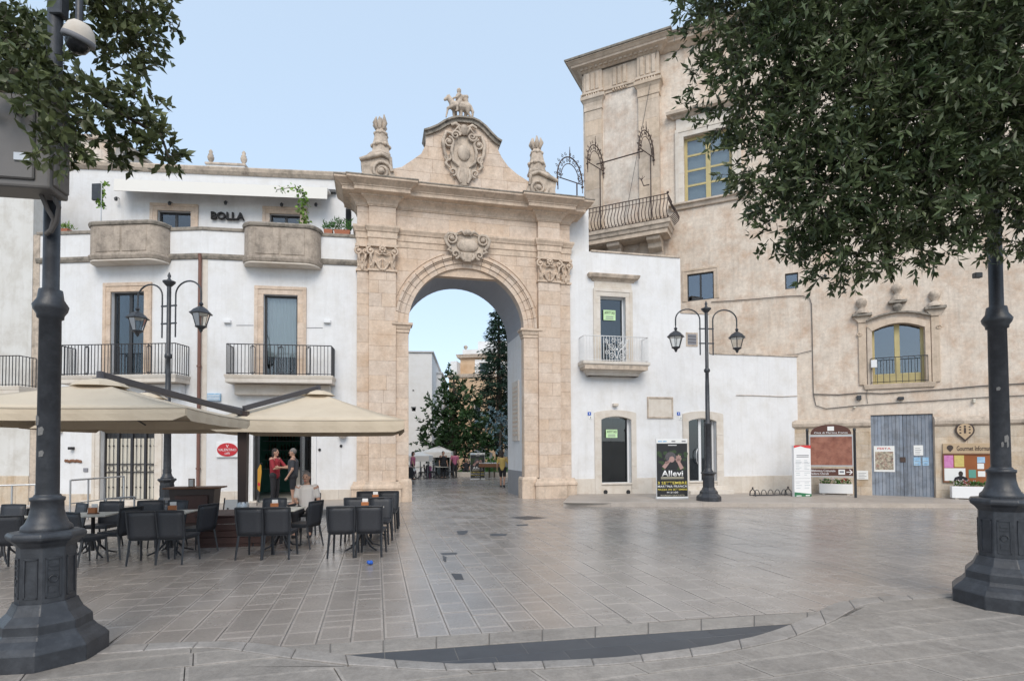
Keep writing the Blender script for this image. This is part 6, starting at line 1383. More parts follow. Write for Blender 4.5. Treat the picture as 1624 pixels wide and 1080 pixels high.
for nm, m_, a0, a1_, b0, b1 in (('pink_leaflet', 'pink', .02, .45, .52, .98), ('yellow_leaflet', 'yellow_print', .5, .95, .55, .98), ('white_leaflet', 'paper', .02, 1.0, .03, .5), ('green_leaflet', 'green_print', 1.15, 1.48, .15, .45), ('blue_leaflet', 'blue_print', 1.55, 1.9, .7, .92), ('white_leaflet', 'paper', 1.55, 1.85, .48, .68), ('white_leaflet', 'paper', 1.57, 1.9, .2, .4)):
    MB().box(r[0] + lw * a0, r[0] + lw * a1_, -.137, -.13, r[2] + h_ * b0, r[2] + h_ * b1).build(nm, m_, t, PF)
zx = r[0] + lw * .75; MB().prism([(zx - .2, r[2] + .03), (zx + .24, r[2] + .03), (zx + .2, r[2] + .16), (zx + .06, r[2] + .22), (zx - .02, r[2] + .22), (zx - .16, r[2] + .16)], -.142, -.137).build('printed_figure', 'cloth_dark', t, PF); MB().prism([(zx + .02 + .07 * math.cos(a), r[2] + .3 + .1 * math.sin(a)) for a in np.linspace(0, 6.28, 14, endpoint=False)], -.143, -.137).build('printed_figure', 'hair_dark', t, PF)
# litter
q = ground(588, 896); mb = MB()
for k in range(6): mb.ball((q.x + random.uniform(-.05, .05), q.y + random.uniform(-.03, .03), .03 + random.uniform(0, .03)), (random.uniform(.02, .035), .03, .03), 7, 5)
tag(mb.build('crumpled_litter', 'blue_plastic', voxel=.008), 'crumpled bright blue litter lying on the paving', 'litter')
# ================================================================== PARASOLS
def canopy(label, fl, deg, w_, d_, zb, rise, arm_from, vh=.24):
    fr = Frame(fl, deg); t = thing('parasol', label, 'parasol', fr, group='cream cafe parasols hung from one mast')
    zc = zb + vh; cx, cy = w_ / 2, d_ / 2; mb = MB(); n = 12
    def top(x, y):
        k = max(abs(x - cx) / cx, abs(y - cy) / cy); ang = math.atan2(y - cy, x - cx); edge = min(abs(x - cx) / cx, abs(y - cy) / cy) if k > 0 else 0
        return zc + rise * (1 - k) - .05 * math.sin(math.pi * k) - .015 * k * (1 - edge)
    for p, q in (((0, 0), (w_, 0)), ((w_, 0), (w_, d_)), ((w_, d_), (0, d_)), ((0, d_), (0, 0))):
        vv = []
        for j in range(7):
            f = j / 6
            for i in range(n + 1):
                s_ = i / n; x, y = p[0] + (q[0] - p[0]) * s_, p[1] + (q[1] - p[1]) * s_; x, y = cx + (x - cx) * f, cy + (y - cy) * f
                vv.append((x, y, zc + rise * (1 - f) - .02 * math.sin(math.pi * s_) * f - .03 * math.sin(math.pi * f)))
        mb.add(vv, [(j * (n + 1) + i, j * (n + 1) + i + 1, (j + 1) * (n + 1) + i + 1, (j + 1) * (n + 1) + i) for j in range(6) for i in range(n)], True)
    o = mb.build('canopy', 'canvas', t, fr); s_ = o.modifiers.new('thick', 'SOLIDIFY'); s_.thickness = .006
    for p, q in (((0, 0), (w_, 0)), ((w_, 0), (w_, d_)), ((w_, d_), (0, d_)), ((0, d_), (0, 0))):
        mb = MB(); k = 22; L_ = math.dist(p, q); nx, ny = (q[1] - p[1]) / L_, -(q[0] - p[0]) / L_; vv = []
        for i in range(k + 1):
            s_ = i / k; x, y = p[0] + (q[0] - p[0]) * s_, p[1] + (q[1] - p[1]) * s_; wv = .012 * math.sin(i * 1.7) ; e = min(i, k - i); lift = .06 * max(0, 1 - e / 1.0); sg_ = .02 * math.sin(math.pi * s_)
            vv += [(x, y, zc - sg_), (x + nx * (.004 + wv * .4), y + ny * (.004 + wv * .4), zc - sg_ - vh * .42), (x + nx * wv, y + ny * wv, zb + lift - sg_ * .8)]
        mb.add(vv, [(i * 3 + j, i * 3 + 3 + j, i * 3 + 4 + j, i * 3 + 1 + j) for i in range(k) for j in range(2)], False); MB().tube([vv[i * 3] for i in range(k + 1)], .013, 5).build('hem', 'canvas_hem', t, fr); o = mb.build('valance', 'canvas', t, fr); sm = o.modifiers.new('thick', 'SOLIDIFY'); sm.thickness = .006
    for x, y in ((0, 0), (w_, 0), (w_, d_), (0, d_)): MB().tube([(cx + (x - cx) * f, cy + (y - cy) * f, zc + rise * (1 - f) - .03 * math.sin(math.pi * f) + .004) for f in np.linspace(.1, 1, 9)], .007, 4).build('seam', 'canvas_hem', t, fr)
    mb = MB(); cc_ = zc + rise
    mb.lathe([(.38, -.06), (.3, .0), (.14, .05), (.05, .07)], (cx, cy, cc_), 8, .39, smooth=False); mb.build('vent_cap', 'canvas', t, fr)
    MB().lathe([(.1, .05), (.1, .07), (.05, .08), (.05, .17), (.0, .18)], (cx, cy, cc_), 10).build('hub', 'parasol_metal', t, fr)
    for (x, y) in ((0, 0), (w_, 0), (w_, d_), (0, d_), (cx, 0), (w_, cy), (cx, d_), (0, cy)):
        MB().tube([(cx, cy, cc_ - .06), ((x + cx) / 2, (y + cy) / 2, zc + rise * .45 - .12), (x * .985 + cx * .015, y * .985 + cy * .015, zc - .09)], .014, 5).build('rib', 'parasol_metal', t, fr)
    c = fr.w(cx, cy, cc_ + .12); A = Vector(arm_from); d = (A - c); L_ = d.length; d.normalize()
    mbx = MB(); sd_ = d.cross(Vector((0, 0, 1))).normalized(); up_ = sd_.cross(d)
    for s0 in (-.035, ):
        vv = [c + sd_ * a * .035 + up_ * b * .05 for a, b in ((-1, -1), (1, -1), (1, 1), (-1, 1))] + [A + sd_ * a * .035 + up_ * b * .05 for a, b in ((-1, -1), (1, -1), (1, 1), (-1, 1))]
        mbx.add(vv, [(0, 1, 2, 3), (7, 6, 5, 4), (0, 4, 5, 1), (1, 5, 6, 2), (2, 6, 7, 3), (3, 7, 4, 0)])
    mbx.build('arm', 'parasol_metal', t, Matrix(), bevel=.006)
    return t
mast = Vector((-5.35, 11.3, 0)); mt = (mast.x, mast.y, 2.78)
dv = Frame((0, 0), 13)
A_fr = Vector((-4.19, 7.35, 0)); A_fl = A_fr - dv.U * 3.4
canopy('cream parasol nearest the camera, cut by the left picture edge', A_fl, 11, 3.4, 3.1, 2.2, .47, (mast.x, mast.y, 2.55), .155)
canopy('cream parasol on the right reaching before the gate pier', (-5.86, 10.9, 0), 13, 3.72, 3.4, 2.18, .70, (mast.x, mast.y, 2.65))
canopy('cream parasol behind the nearest one, mostly hidden', (-9.05, 10.3, 0), 11, 3.2, 3.0, 2.24, .55, (mast.x, mast.y, 2.6), .2)
t = thing('parasol_mast', 'dark parasol mast standing in a brown wooden box base', 'mast', loc=(mast.x, mast.y, gz(mast.x)), rz=math.radians(8))
MB().prism([(-.07, 0), (.07, 0), (.09, 2.6), (-.09, 2.6)], -.08, .08).build('mast', 'mast_wood', t, bevel=.01)
bs = MB().box(-.62, .5, -.55, .5, 0, .06).build('base_box', 'base_wood', t)
for k in range(4):
    z = .06 + k * .125
    for q in ((-.64, .52, -.57, -.545), (-.64, .52, .495, .52), (-.64, -.615, -.545, .495), (.495, .52, -.545, .495)): MB().box(*q, z + .004, z + .121).build('plank', 'base_wood', bs, bevel=.004)
MB().box(-.66, .54, -.59, .54, .565, .6).build('box_lid', 'base_wood', t, bevel=.008)
MB().lathe([(.11, .6), (.12, .75), (.1, .8)], n=10).build('mast_collar', 'steel', t)
# ================================================================== CHAIRS AND TABLES
def make_chair(label):
    t = thing('wicker_chair', label, 'chair', loc=(0, 0, 0), group='dark wicker cafe chairs')
    MB().prism([(-.215, -.2), (.215, -.2), (.225, .22), (-.225, .22)], .42, .455, 'z').build('seat', 'wicker', t, bevel=.012, seg=2)
    mb = MB(); n = 6; vv = []
    for j in range(n + 1):
        z = .40 + .45 * j / n; y = -.205 - .035 * j / n - .02 * (j / n) ** 2
        for i in range(5): x = (-.5 + i / 4) * (.41 + .03 * j / n); vv.append((x, y - .006 * (1 - (2 * i / 4 - 1) ** 2), z))
    mb.add(vv, [(j * 5 + i, j * 5 + i + 1, j * 5 + i + 6, j * 5 + i + 5) for j in range(n) for i in range(4)], True)
    o = mb.build('backrest', 'wicker', t); s = o.modifiers.new('thick', 'SOLIDIFY'); s.thickness = .014; s.offset = 0
    bf = MB().tube([(-.21, -.2, .42), (-.225, -.255, .85)], .014, 6); MB
    for x in (-1, 1): MB().tube([(x * .212, -.2, .42), (x * .225, -.235, .65), (x * .225, -.262, .86)], .016, 6).build('back_post', 'wicker_frame', t)
    MB().tube([(-.225, -.262, .855), (0, -.278, .86), (.225, -.262, .855)], .016, 6).build('top_rail', 'wicker_frame', t)
    for x in (-1, 1):
        for y, e in ((-.19, -.08), (.19, .03)):
            mb = MB(); p0 = (x * .195, y, .43); p1 = (x * .215, y + e, 0)
            mb.tube([p0, p1], [.022, .016], 4, smooth=False); mb.build('leg', 'wicker_frame', t)
    MB().box(-.2, .2, -.2, .2, .385, .425).build('seat_rail', 'wicker_frame', t)
    return t
def make_table(label):
    t = thing('cafe_table', label, 'table', loc=(0, 0, 0), group='cream-topped cafe tables')
    MB().box(-.34, .34, -.34, .34, .715, .742).build('tabletop', 'cream_top', t, bevel=.008)
    MB().lathe([(.03, .1), (.03, .68), (.12, .7), (.12, .714)], n=10).build('column', 'black_iron', t)
    for k in range(4):
        a = math.pi / 4 + k * math.pi / 2; c, s = math.cos(a), math.sin(a)
        MB().tube([(c * .03, s * .03, .38), (c * .1, s * .1, .2), (c * .22, s * .22, .07), (c * .38, s * .38, .02)], [.018, .018, .018, .014], 6).build('foot', 'black_iron', t)
    return t
def make_menu(label):
    t = thing('menu_holder', label, 'menu holder', loc=(0, 0, 0), group='orange menu holders on the tables')
    MB().box(-.07, .07, -.05, .05, 0, .02).build('holder_base', 'wood_brown', t); MB().box(-.065, .065, -.045, .02, .02, .11).build('menu_box', 'orange_box', t, bevel=.004); MB().box(-.05, .05, .025, .04, .02, .17).build('card', 'paper', t); return t
pool = {'c': None, 't': None, 'm': None}
def place(kind, x, y, deg, label):
    z = gz(x) + (0 if kind != 'm' else .742); mk = {'c': make_chair, 't': make_table, 'm': make_menu}[kind]
    if pool[kind] is None:
        o = mk(label); pool[kind] = o; M_ = Matrix.Translation((x, y, z)) @ Matrix.Rotation(math.radians(deg), 4, 'Z'); o.matrix_basis = M_; return o
    return dup(pool[kind], (x, y, z), math.radians(deg), label)
def cxy(px, Y): p = atY(px, 800, Y); return p.x, Y
J = lambda a: random.uniform(-a, a)
D = Frame((0, 0), 9)
# right-hand row of tables running towards the gate
row0 = Vector((-2.66, 9.85, 0)); dr_ = Vector((-.13, 1, 0)).normalized(); sr_ = Vector((dr_.y, -dr_.x, 0))
ords = ['nearest', 'second', 'third', 'fourth', 'farthest']
rowd = [0, 1.22, 1.75, 2.95, 3.5]
for k, d in enumerate(rowd):
    for s, sd_ in ((-.25, 'left'), (.22, 'right')):
        p = row0 + dr_ * d + sr_ * s; place('c', p.x, p.y, (0 if k % 2 == 0 else 180) + 7 + J(5), f'dark wicker chair, {ords[k]} on the {sd_} side of the row beside the gate pier')
for k, d in enumerate((.6, 2.35)):
    p = row0 + dr_ * d; place('t', p.x, p.y, 6, f'cream-topped table, {["nearer", "farther"][k]} in the row beside the gate pier'); place('m', p.x + .02, p.y + .05, 10, f'orange menu holder on the {["nearer", "farther"][k]} table beside the gate pier')
# group before the mast box
for px, Y, dg, lb in ((404, 9.65, 4, 'dark wicker chair seen from behind just right of the brown box'), (449, 9.75, 2, 'dark wicker chair seen from behind before the seated man'), (484, 10.65, 84, 'dark wicker chair turned sideways right of the seated man table'), (424, 11.0, 176, 'dark wicker chair facing the camera beyond the table by the brown box')):
    x, y = cxy(px, Y); place('c', x + J(.04), y + J(.05), dg + J(9), lb)
x, y = cxy(446, 10.45); place('t', x, y, 4, 'cream-topped table before the seated man'); place('m', x - .08, y - .1, 12, 'orange menu holder on the table before the seated man')
# group at the left of the box
for px, Y, dg, lb in ((234, 9.35, 6, 'dark wicker chair seen from behind, left of the pair before the second table'), (287, 9.4, -3, 'dark wicker chair seen from behind, right of the pair before the second table'), (312, 10.25, 80, 'dark wicker chair turned sideways left of the brown box'), (270, 10.9, 172, 'dark wicker chair facing the camera beyond the second table'), (238, 11.0, 200, 'dark wicker chair behind the second table near the lamp foot')):
    x, y = cxy(px, Y); place('c', x + J(.04), y + J(.05), dg + J(9), lb)
x, y = cxy(272, 10.15); place('t', x, y, 8, 'cream-topped table left of the brown box'); place('m', x + .02, y, 15, 'orange menu holder on the table left of the brown box')
for px, Y, dg, lb in ((135, 9.3, -12, 'dark wicker chair seen from behind next to the left lamp post'), (184, 9.85, 78, 'dark wicker chair turned sideways right of the lamp post table'), (165, 10.9, 190, 'dark wicker chair facing the camera behind the lamp post table'), (106, 10.6, 150, 'dark wicker chair half hidden behind the left lamp post'),
                     (22, 9.0, 10, 'dark wicker chair seen from behind left of the lamp post'), (46, 10.2, 75, 'dark wicker chair turned sideways left of the lamp post'), (4, 10.6, 185, 'dark wicker chair facing the camera at the left picture edge')):
    x, y = cxy(px, Y); place('c', x + J(.04), y + J(.05), dg + J(9), lb)
x, y = cxy(148, 10.0); place('t', x, y, 12, 'cream-topped table right of the left lamp post'); place('m', x + .0, y, 0, 'orange menu holder on the table right of the left lamp post')
x, y = cxy(6, 9.6); place('t', x, y, 5, 'cream-topped table cut by the left picture edge')
# service desk of dark wood, table and board near the door
x, y = cxy(310, 13.6); t = thing('service_desk', 'dark wooden service desk with flared top by the downpipe', 'desk', loc=(x, y, gz(x)), rz=math.radians(9))
MB().prism([(-.42, .0), (.42, 0), (.5, .95), (-.5, .95)], -.22, .22).build('desk_body', 'mast_wood', t, bevel=.01); MB().box(-.62, .62, -.3, .3, .95, .985).build('desk_top', 'wood_brown', t, bevel=.008); MB().box(-.36, .36, -.26, -.22, .15, .8).build('desk_panel', 'base_wood', t, bevel=.01)
x, y = cxy(303, 13.5); fo = thing('standing_card', 'small framed card standing on the dark service desk', 'card', loc=(x, y, gz(x) + .985)); MB().box(-.07, .07, 0, .03, 0, .2).build('frame_border', 'wood_brown', fo); MB().box(-.05, .05, -.004, .002, .02, .18).build('card', 'paper', fo)
x, y = cxy(372, 13.0); t = thing('dotted_board', 'small white board with black dots leaning by the mast', 'board', loc=(x, y, gz(x)), rz=.2)
MB().cbox((0, 0, .4), (.42, .03, .62), 0, 0, -.15).build('board_panel', 'white_paint', t)
for k in range(14): MB().cbox((random.uniform(-.17, .17), -.025 - .0, random.uniform(.2, .6)), (.035, .012, .035), 0, .7, -.15).build('dot', 'ink', t)
for s in (-1, 1): MB().tube([(.22 * s, .05, .75), (.26 * s, -.1, 0)], .015, 5).build('board_leg', 'black_iron', t)
x, y = cxy(413, 17.3); fl = thing('feather_flag', 'small orange and yellow advertising flag inside the cafe doorway', 'flag', loc=(x, y, .14), rz=.1)
MB().tube([(-.1, 0, 0), (-.1, 0, 1.1), (0, 0, 1.3), (.06, 0, 1.28)], .012, 5).build('flag_pole', 'black_iron', fl); MB().prism([(-.09, .5), (-.02, .42), (.0, .7), (.03, 1.0), (.02, 1.22), (-.02, 1.27), (-.09, 1.1)], -.004, .004).build('flag_cloth', 'orange_flag', fl)
MB().prism([(-.045 + .035 * math.cos(a), .65 + .06 * math.sin(a)) for a in np.linspace(0, 6.28, 16, endpoint=False)], -.008, -.004).build('flag_emblem', 'red', fl)
# guard rails on the cafe pavement
def guard(p0, p1, label, z, h=.95, n=3):
    a, b = Vector(p0), Vector(p1); t = thing('guard_rail', label, 'railing', loc=(a.x, a.y, z), group='tubular steel guard rails')
    d = (b - a); W_ = lambda s, zz: (d.x * s, d.y * s, zz)
    MB().tube([W_(0, h), W_(1, h)], .022, 6).build('top_rail', 'steel', t); MB().tube([W_(0, h * .45), W_(1, h * .45)], .014, 6).build('mid_rail', 'steel', t)
    for k in range(n): MB().tube([W_(k / (n - 1), 0), W_(k / (n - 1), h)], .022, 6).build('post', 'steel', t)
q0, q1 = atY(-60, 800, 13.6), atY(56, 800, 14.2); guard(q0, q1, 'steel guard rail left of the near lamp post', gz(q0.x) + .14, n=4)
q0, q1 = atY(111, 800, 13.4), atY(166, 800, 14.6); guard(q0, q1, 'steel guard rail before the ironwork door', gz(q0.x) + .2, 1.0)
q0, q1 = atY(166, 800, 14.6), atY(196, 800, 15.4); guard(q0, q1, 'short steel guard rail turning towards the ironwork door', gz(q0.x) + .2, 1.0, 2)
q0, q1 = atY(168, 800, 12.7), atY(213, 800, 13.2); guard(q0, q1, 'low steel guard rail nearest the ironwork door steps', gz(q0.x) + .0, .8)

# ================================================================== PEOPLE
def hand(parent, p, d, up, s=1.0, m='skin'):
    p = Vector(p); d = Vector(d).normalized(); up = Vector(up); sd_ = d.cross(up).normalized(); nn = sd_.cross(d)
    mb = MB(); mb.capsule(p, p + d * .07 * s, .028 * s, .034 * s, 8)
    for i, (o, l) in enumerate(((-.03, .065), (-.01, .078), (.011, .072), (.03, .055))):
        a = p + d * .085 * s + sd_ * o * s; b = a + (d * .8 - nn * .35) * l * .55 * s; c = b + (d * .45 - nn * .8) * l * .5 * s
        mb.capsule(a, b, .0095 * s, .009 * s, 6); mb.capsule(b, c, .009 * s, .007 * s, 6)
    a = p + d * .03 * s + sd_ * -.03 * s; mb.capsule(a, a + (d * .6 - sd_ * .7) * .05 * s, .011 * s, .01 * s, 6); b = a + (d * .6 - sd_ * .7) * .05 * s; mb.capsule(b, b + (d * .9 - sd_ * .2) * .03 * s, .01 * s, .008 * s, 6)
    return mb
def person(label, loc, rz, J_, top, bottom, hair='hair_dark', hair_long=.0, short=False, sleeve=.75, build=1.0):
    """J_: joints in metres, the person faces -Y"""
    t = thing('person', label, 'person', loc=loc, rz=rz); b = build; g = J_
    mb = MB(); c = lambda p, q, r1, r2: mb.capsule(g[p], g[q], r1 * b, r2 * b, 10)
    c('hip', 'chest', .125, .15); c('chest', 'neck', .13, .055); c('neck', 'head', .052, .05)
    for s in 'lr':
        c('hip', 'hip' + s, .11, .10); c('hip' + s, 'knee' + s, .088, .062); c('knee' + s, 'ank' + s, .058, .04); c('ank' + s, 'toe' + s, .042, .034)
        c('chest', 'sh' + s, .11, .07); c('sh' + s, 'el' + s, .055, .043); c('el' + s, 'wr' + s, .042, .028)
        d = Vector(g['wr' + s]) - Vector(g['el' + s]); hm = hand(t, g['wr' + s], d, (1 if s == 'l' else -1, 0, .1)); mb.v, mb.f, mb.sm = mb.v, mb.f, mb.sm; mb.add(hm.v, hm.f, True)
    h = Vector(g['head']); look = Vector(g.get('look', (0, -1, 0))).normalized(); sd_ = look.cross(Vector((0, 0, 1))).normalized(); up_ = sd_.cross(look)
    mb.ball(h + up_ * .06, (.078, .09, .115), 12, 8); mb.capsule(h + look * .03 - up_ * .02, h + look * .055 - up_ * .03, .055, .035); mb.capsule(h + look * .088 + up_ * .06, h + look * .108 + up_ * .03, .012, .016, 6)
    for s in (-1, 1): mb.ball(h + sd_ * .08 * s + up_ * .045, (.014, .022, .03), 6, 4)
    bo = mb.build('body', 'skin', t, voxel=.0125)
    for s in (-1, 1): MB().ball(h + look * .083 + sd_ * .032 * s + up_ * .065, .011, 6, 4).build('eye', 'ink', bo)
    MB().cbox(h + look * .092 - up_ * .02, (.04, .012, .009), math.atan2(look.y, look.x) + math.pi / 2).build('mouth', 'red', bo)
    mb = MB(); mb.ball(h - look * .018 + up_ * .085, (.088, .098, .1), 12, 8)
    if hair_long: mb.capsule(h - look * .05 + up_ * .05, h - look * .06 - up_ * hair_long, .08, .06)
    hm = mb.build('hair', hair, t); 
    # clothes follow the body
    mb = MB(); c = lambda p, q, r1, r2: mb.capsule(g[p], q if not isinstance(q, str) else g[q], r1 * b, r2 * b, 10)
    lerp = lambda p, q, s: tuple(Vector(g[p]).lerp(Vector(g[q]), s))
    c('hip', 'chest', .150, .17); mb.capsule(lerp('chest', 'neck', 0), lerp('chest', 'neck', .55), .148 * b, .085 * b)
    for s in 'lr': mb.capsule(g['chest'], g['sh' + s], .115 * b, .068 * b); mb.capsule(g['sh' + s], lerp('sh' + s, 'el' + s, sleeve), .072 * b, .058 * b)
    mb.build('shirt', top, t, voxel=.016)
    mb = MB()
    for s in 'lr':
        mb.capsule(g['hip'], g['hip' + s], .135 * b, .118 * b); mb.capsule(g['hip' + s], lerp('hip' + s, 'knee' + s, .85 if short else 1), .108 * b, .082 * b)
        if not short: mb.capsule(g['knee' + s], lerp('knee' + s, 'ank' + s, .95), .08 * b, .062 * b)
    mb.build('trousers', bottom, t, voxel=.016)
    for s in 'lr':
        q = MB(); a, e = Vector(g['ank' + s]), Vector(g['toe' + s]); q.capsule(a + Vector((0, .02, -.045)), e + Vector((0, 0, -.01)), .05, .042); q.build('shoe', 'cloth_dark', t)
    return t
def standing(**kw):
    g = dict(hip=(0, 0, .93), chest=(0, 0, 1.28), neck=(0, 0, 1.46), head=(0, -.02, 1.56), shl=(.19, 0, 1.4), shr=(-.19, 0, 1.4), ell=(.25, .03, 1.12), elr=(-.25, .03, 1.12), wrl=(.27, -.04, .88), wrr=(-.27, -.04, .88),
             hipl=(.09, 0, .9), hipr=(-.09, 0, .9), kneel=(.1, -.01, .49), kneer=(-.1, -.01, .49), ankl=(.1, .02, .09), ankr=(-.1, .02, .09), toel=(.11, -.12, .04), toer=(-.11, -.12, .04)); g.update(kw); return g
fz = .142
p = atY(436, 760, 17.6); person('person in a red shirt and dark trousers standing at the cafe counter', (p.x, p.y, fz), math.radians(80), standing(ell=(.24, -.2, 1.16), wrl=(.18, -.42, 1.2), elr=(-.24, -.12, 1.12), wrr=(-.16, -.36, 1.14)), 'shirt_red', 'cloth_dark', 'hair_dark', .08, sleeve=.9)
p = atY(465, 760, 17.2); person('person in a dark grey T-shirt and shorts standing in the cafe doorway', (p.x, p.y, fz), math.radians(-75), standing(ell=(.24, .0, 1.1), wrl=(.22, -.14, .88), elr=(-.24, -.18, 1.14), wrr=(-.16, -.42, 1.16)), 'shirt_grey', 'cloth_dark', 'hair_grey', 0, True, .7)
p = atY(486, 800, 12.3)
sit = dict(hip=(0, .02, .54), chest=(0, .06, .9), neck=(0, .04, 1.09), head=(0, .0, 1.18), shl=(.175, .05, 1.0), shr=(-.175, .05, 1.0), ell=(.24, .06, .74), elr=(-.23, .0, .74), wrl=(.25, -.14, .6), wrr=(-.16, -.22, .72), hipl=(.1, -.02, .52), hipr=(-.1, -.02, .52), kneel=(.15, -.42, .5), kneer=(-.14, -.42, .5), ankl=(.15, -.4, .09), ankr=(-.14, -.38, .09), toel=(.16, -.54, .04), toer=(-.15, -.52, .04), look=(-.15, -1, -.05))
person('person in a white T-shirt sitting at a table before the cafe', (p.x, p.y, gz(p.x)), math.radians(8), sit, 'shirt_white', 'cloth_dark', 'hair_grey', 0, False, .7, 1.1); place('c', p.x, p.y + .05, 188, 'dark wicker chair the seated man in white sits on')
p = ground(797, 772.5); person('person in a yellow top and dark shorts walking away beyond the gate', (p.x, p.y, p.z), math.radians(172), standing(elr=(-.26, -.05, 1.13), wrr=(-.25, -.25, 1.0), kneel=(.1, -.12, .5), ankl=(.1, -.1, .09), toel=(.11, -.24, .04), kneer=(-.1, .02, .5), ankr=(-.1, .2, .13), toer=(-.1, .1, .05)), 'shirt_yellow', 'cloth_dark', 'hair_dark', .1, True, .8)
for k, (px, Y, top, lb, dg) in enumerate(((703, 36, 'cloth_dark', 'person in dark clothes standing by the far white tent', 30), (721, 37, 'cloth_pink', 'person in a pink top near the far flower bed', 200), (655, 35, 'cloth_pink', 'person in pink among the far tent tables', 100), (739, 39, 'cloth_dark', 'person in black sitting on the far lawn edge', 0))):
    q = atY(px, 760, Y); g_ = standing() if k != 3 else sit; person(lb, (q.x, q.y, gz(q.x) - (0 if k != 3 else .1)), math.radians(dg), g_, top, 'cloth_dark', 'hair_dark', .06)

# ================================================================== TERRACE PLANTS
def pot(fr, u, v, z, w_, h_, label, n, hgt, m='plant_leaf', spread=.5):
    t = thing('planter_box', label, 'planter', fr); MB().prism([(u - w_ / 2 * .9, z), (u + w_ / 2 * .9, z), (u + w_ / 2, z + h_), (u - w_ / 2, z + h_)], v - .12, v + .12).build('pot', 'terracotta', t, fr, bevel=.01)
    p = np.stack([u + rng.uniform(-.5, .5, n) * w_ * (1 + spread * .3), v + rng.normal(0, .1, n), z + h_ + rng.beta(1.2, 2, n) * hgt], 1); d = rng.normal(size=(n, 3)); d[:, 2] = abs(d[:, 2]) + .6; leaf_mesh('foliage', p, d, .14, .035, m, t, fr)
pot(HR, HR.u(543, 370, .15), .15, zp, .55, .17, 'long terracotta planter of grassy green plants beside the gate', 260, .42); pot(HR, HR.u(521, 370, .15), .15, zp, .3, .16, 'small terracotta planter left of the long one on the parapet', 140, .32)
pot(HL, HL.u(101, 357, .2), .2, zp, .5, .14, 'low planter of small plants on the parapet above the left lamp post', 120, .22, 'ivy_leaf')
def vine(fr, u, v, z0, z1, label, w_=.2, n=200, arm=None):
    t = thing('climbing_vine', label, 'plant', fr); k = 9; pts = [(u + .06 * math.sin(i * 1.3), v, z0 + (z1 - z0) * i / k) for i in range(k + 1)]
    if arm: pts += [(u + arm * .4, v, z1 + .1), (u + arm, v, z1 - .02)]
    MB().tube(pts, .012, 5).build('stem', 'bark', t, fr); P_ = np.array(pts); i = rng.integers(0, len(pts) - 1, n); f = rng.uniform(0, 1, n)[:, None]; c = P_[i] * (1 - f) + P_[i + 1] * f + rng.normal(0, w_ * .4, (n, 3)) * [1, .6, .5]
    leaf_mesh('foliage', c, rng.normal(size=(n, 3)) - [0, 0, .5], .12, .10, 'ivy_leaf', t, fr)
x, z = HR.uz(481, 353, .3); vine(HR, x, .3, z, HR.z(481, 303, .3), 'leafy vine climbing a pole above the right stone balcony', .22, 170, -.9)
x, z = HL.uz(160, 330, .6); vine(HL, x, .6, z, HL.z(160, 295, .6), 'vine trailing over a dark panel on the left terrace', .16, 110, .25)
r = HL.rect(145, 291, 159, 317, .5); t = thing('dark_heater_panel', 'dark panel on a thin pole above the left stone balcony', 'panel', HL); MB().box(r[0], r[1], .5, .6, r[2], r[3]).build('panel', 'iron', t, HL, bevel=.01); MB().tube([(r[1], .55, zp - .3), (r[1], .55, r[3])], .02, 6).build('pole', 'steel', t, HL)
r = HR.rect(548, 330, 556, 362, 1.2); t = thing('terrace_loudspeaker', 'grey box on the terrace wall beside the gate cornice', 'box', HR); MB().box(r[0], r[1], 1.2, 1.5, r[2], r[3]).build('box_body', 'grey_box', t, HR, bevel=.02); MB().box(r[0] + .02, r[1] - .02, 1.19, 1.2, r[2] + .05, r[3] - .05).build('grille', 'ink', t, HR)
# ================================================================== TREES
def sprays(blobs, per_m3, tw_len, leaves, length, width, min_n=6):
    C_ = []; D_ = []; T_ = []; tw = []
    for (c, r, dens) in blobs:
        c = np.array(c); r = np.array(r if hasattr(r, '__len__') else (r, r, r)); vol = 4.19 * r.prod(); n = max(min_n, int(vol * per_m3 * dens))
        u = rng.normal(size=(n, 3)); u /= np.linalg.norm(u, axis=1)[:, None]; rad = rng.uniform(.12, 1, n) ** (1 / 2.2); base = c + u * r * rad[:, None] * .82
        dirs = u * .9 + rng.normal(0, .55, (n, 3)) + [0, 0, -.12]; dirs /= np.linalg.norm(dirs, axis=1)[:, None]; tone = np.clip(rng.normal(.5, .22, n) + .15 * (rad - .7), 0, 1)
        for b_, d_, t_ in zip(base, dirs, tone):
            L_ = tw_len * random.uniform(.6, 1.3); tw.append((b_, b_ + d_ * L_)); k = leaves; s = rng.uniform(.1, 1, k)[:, None]; pc = b_ + d_ * L_ * s
            ld = d_ * .75 + rng.normal(0, .65, (k, 3)); C_.append(pc); D_.append(ld); T_.append(np.clip(t_ + rng.normal(0, .13, k), 0, 1))
    return np.concatenate(C_), np.concatenate(D_), np.concatenate(T_), tw
def twigs(tw, r, m, parent, frac=1.0, name='twigs'):
    n = int(len(tw) * frac); a = np.array([t[0] for t in tw[:n]]); b = np.array([t[1] for t in tw[:n]]); d = b - a; s = np.cross(d, rng.normal(size=d.shape)); s /= np.linalg.norm(s, axis=1)[:, None]; q = np.cross(d, s); q /= np.linalg.norm(q, axis=1)[:, None]
    vs_ = []; 
    for k in range(3): an = k * 2.094; vs_.append(a + (s * math.cos(an) + q * math.sin(an)) * r)
    v = np.stack(vs_ + [b], 1).reshape(-1, 3); f = []
    for i in range(n): o = 4 * i; f += [(o, o + 1, o + 3), (o + 1, o + 2, o + 3), (o + 2, o, o + 3)]
    me = bpy.data.meshes.new(name); me.from_pydata(v.tolist(), [], f); return link(me, name, m, parent, kind='stuff')
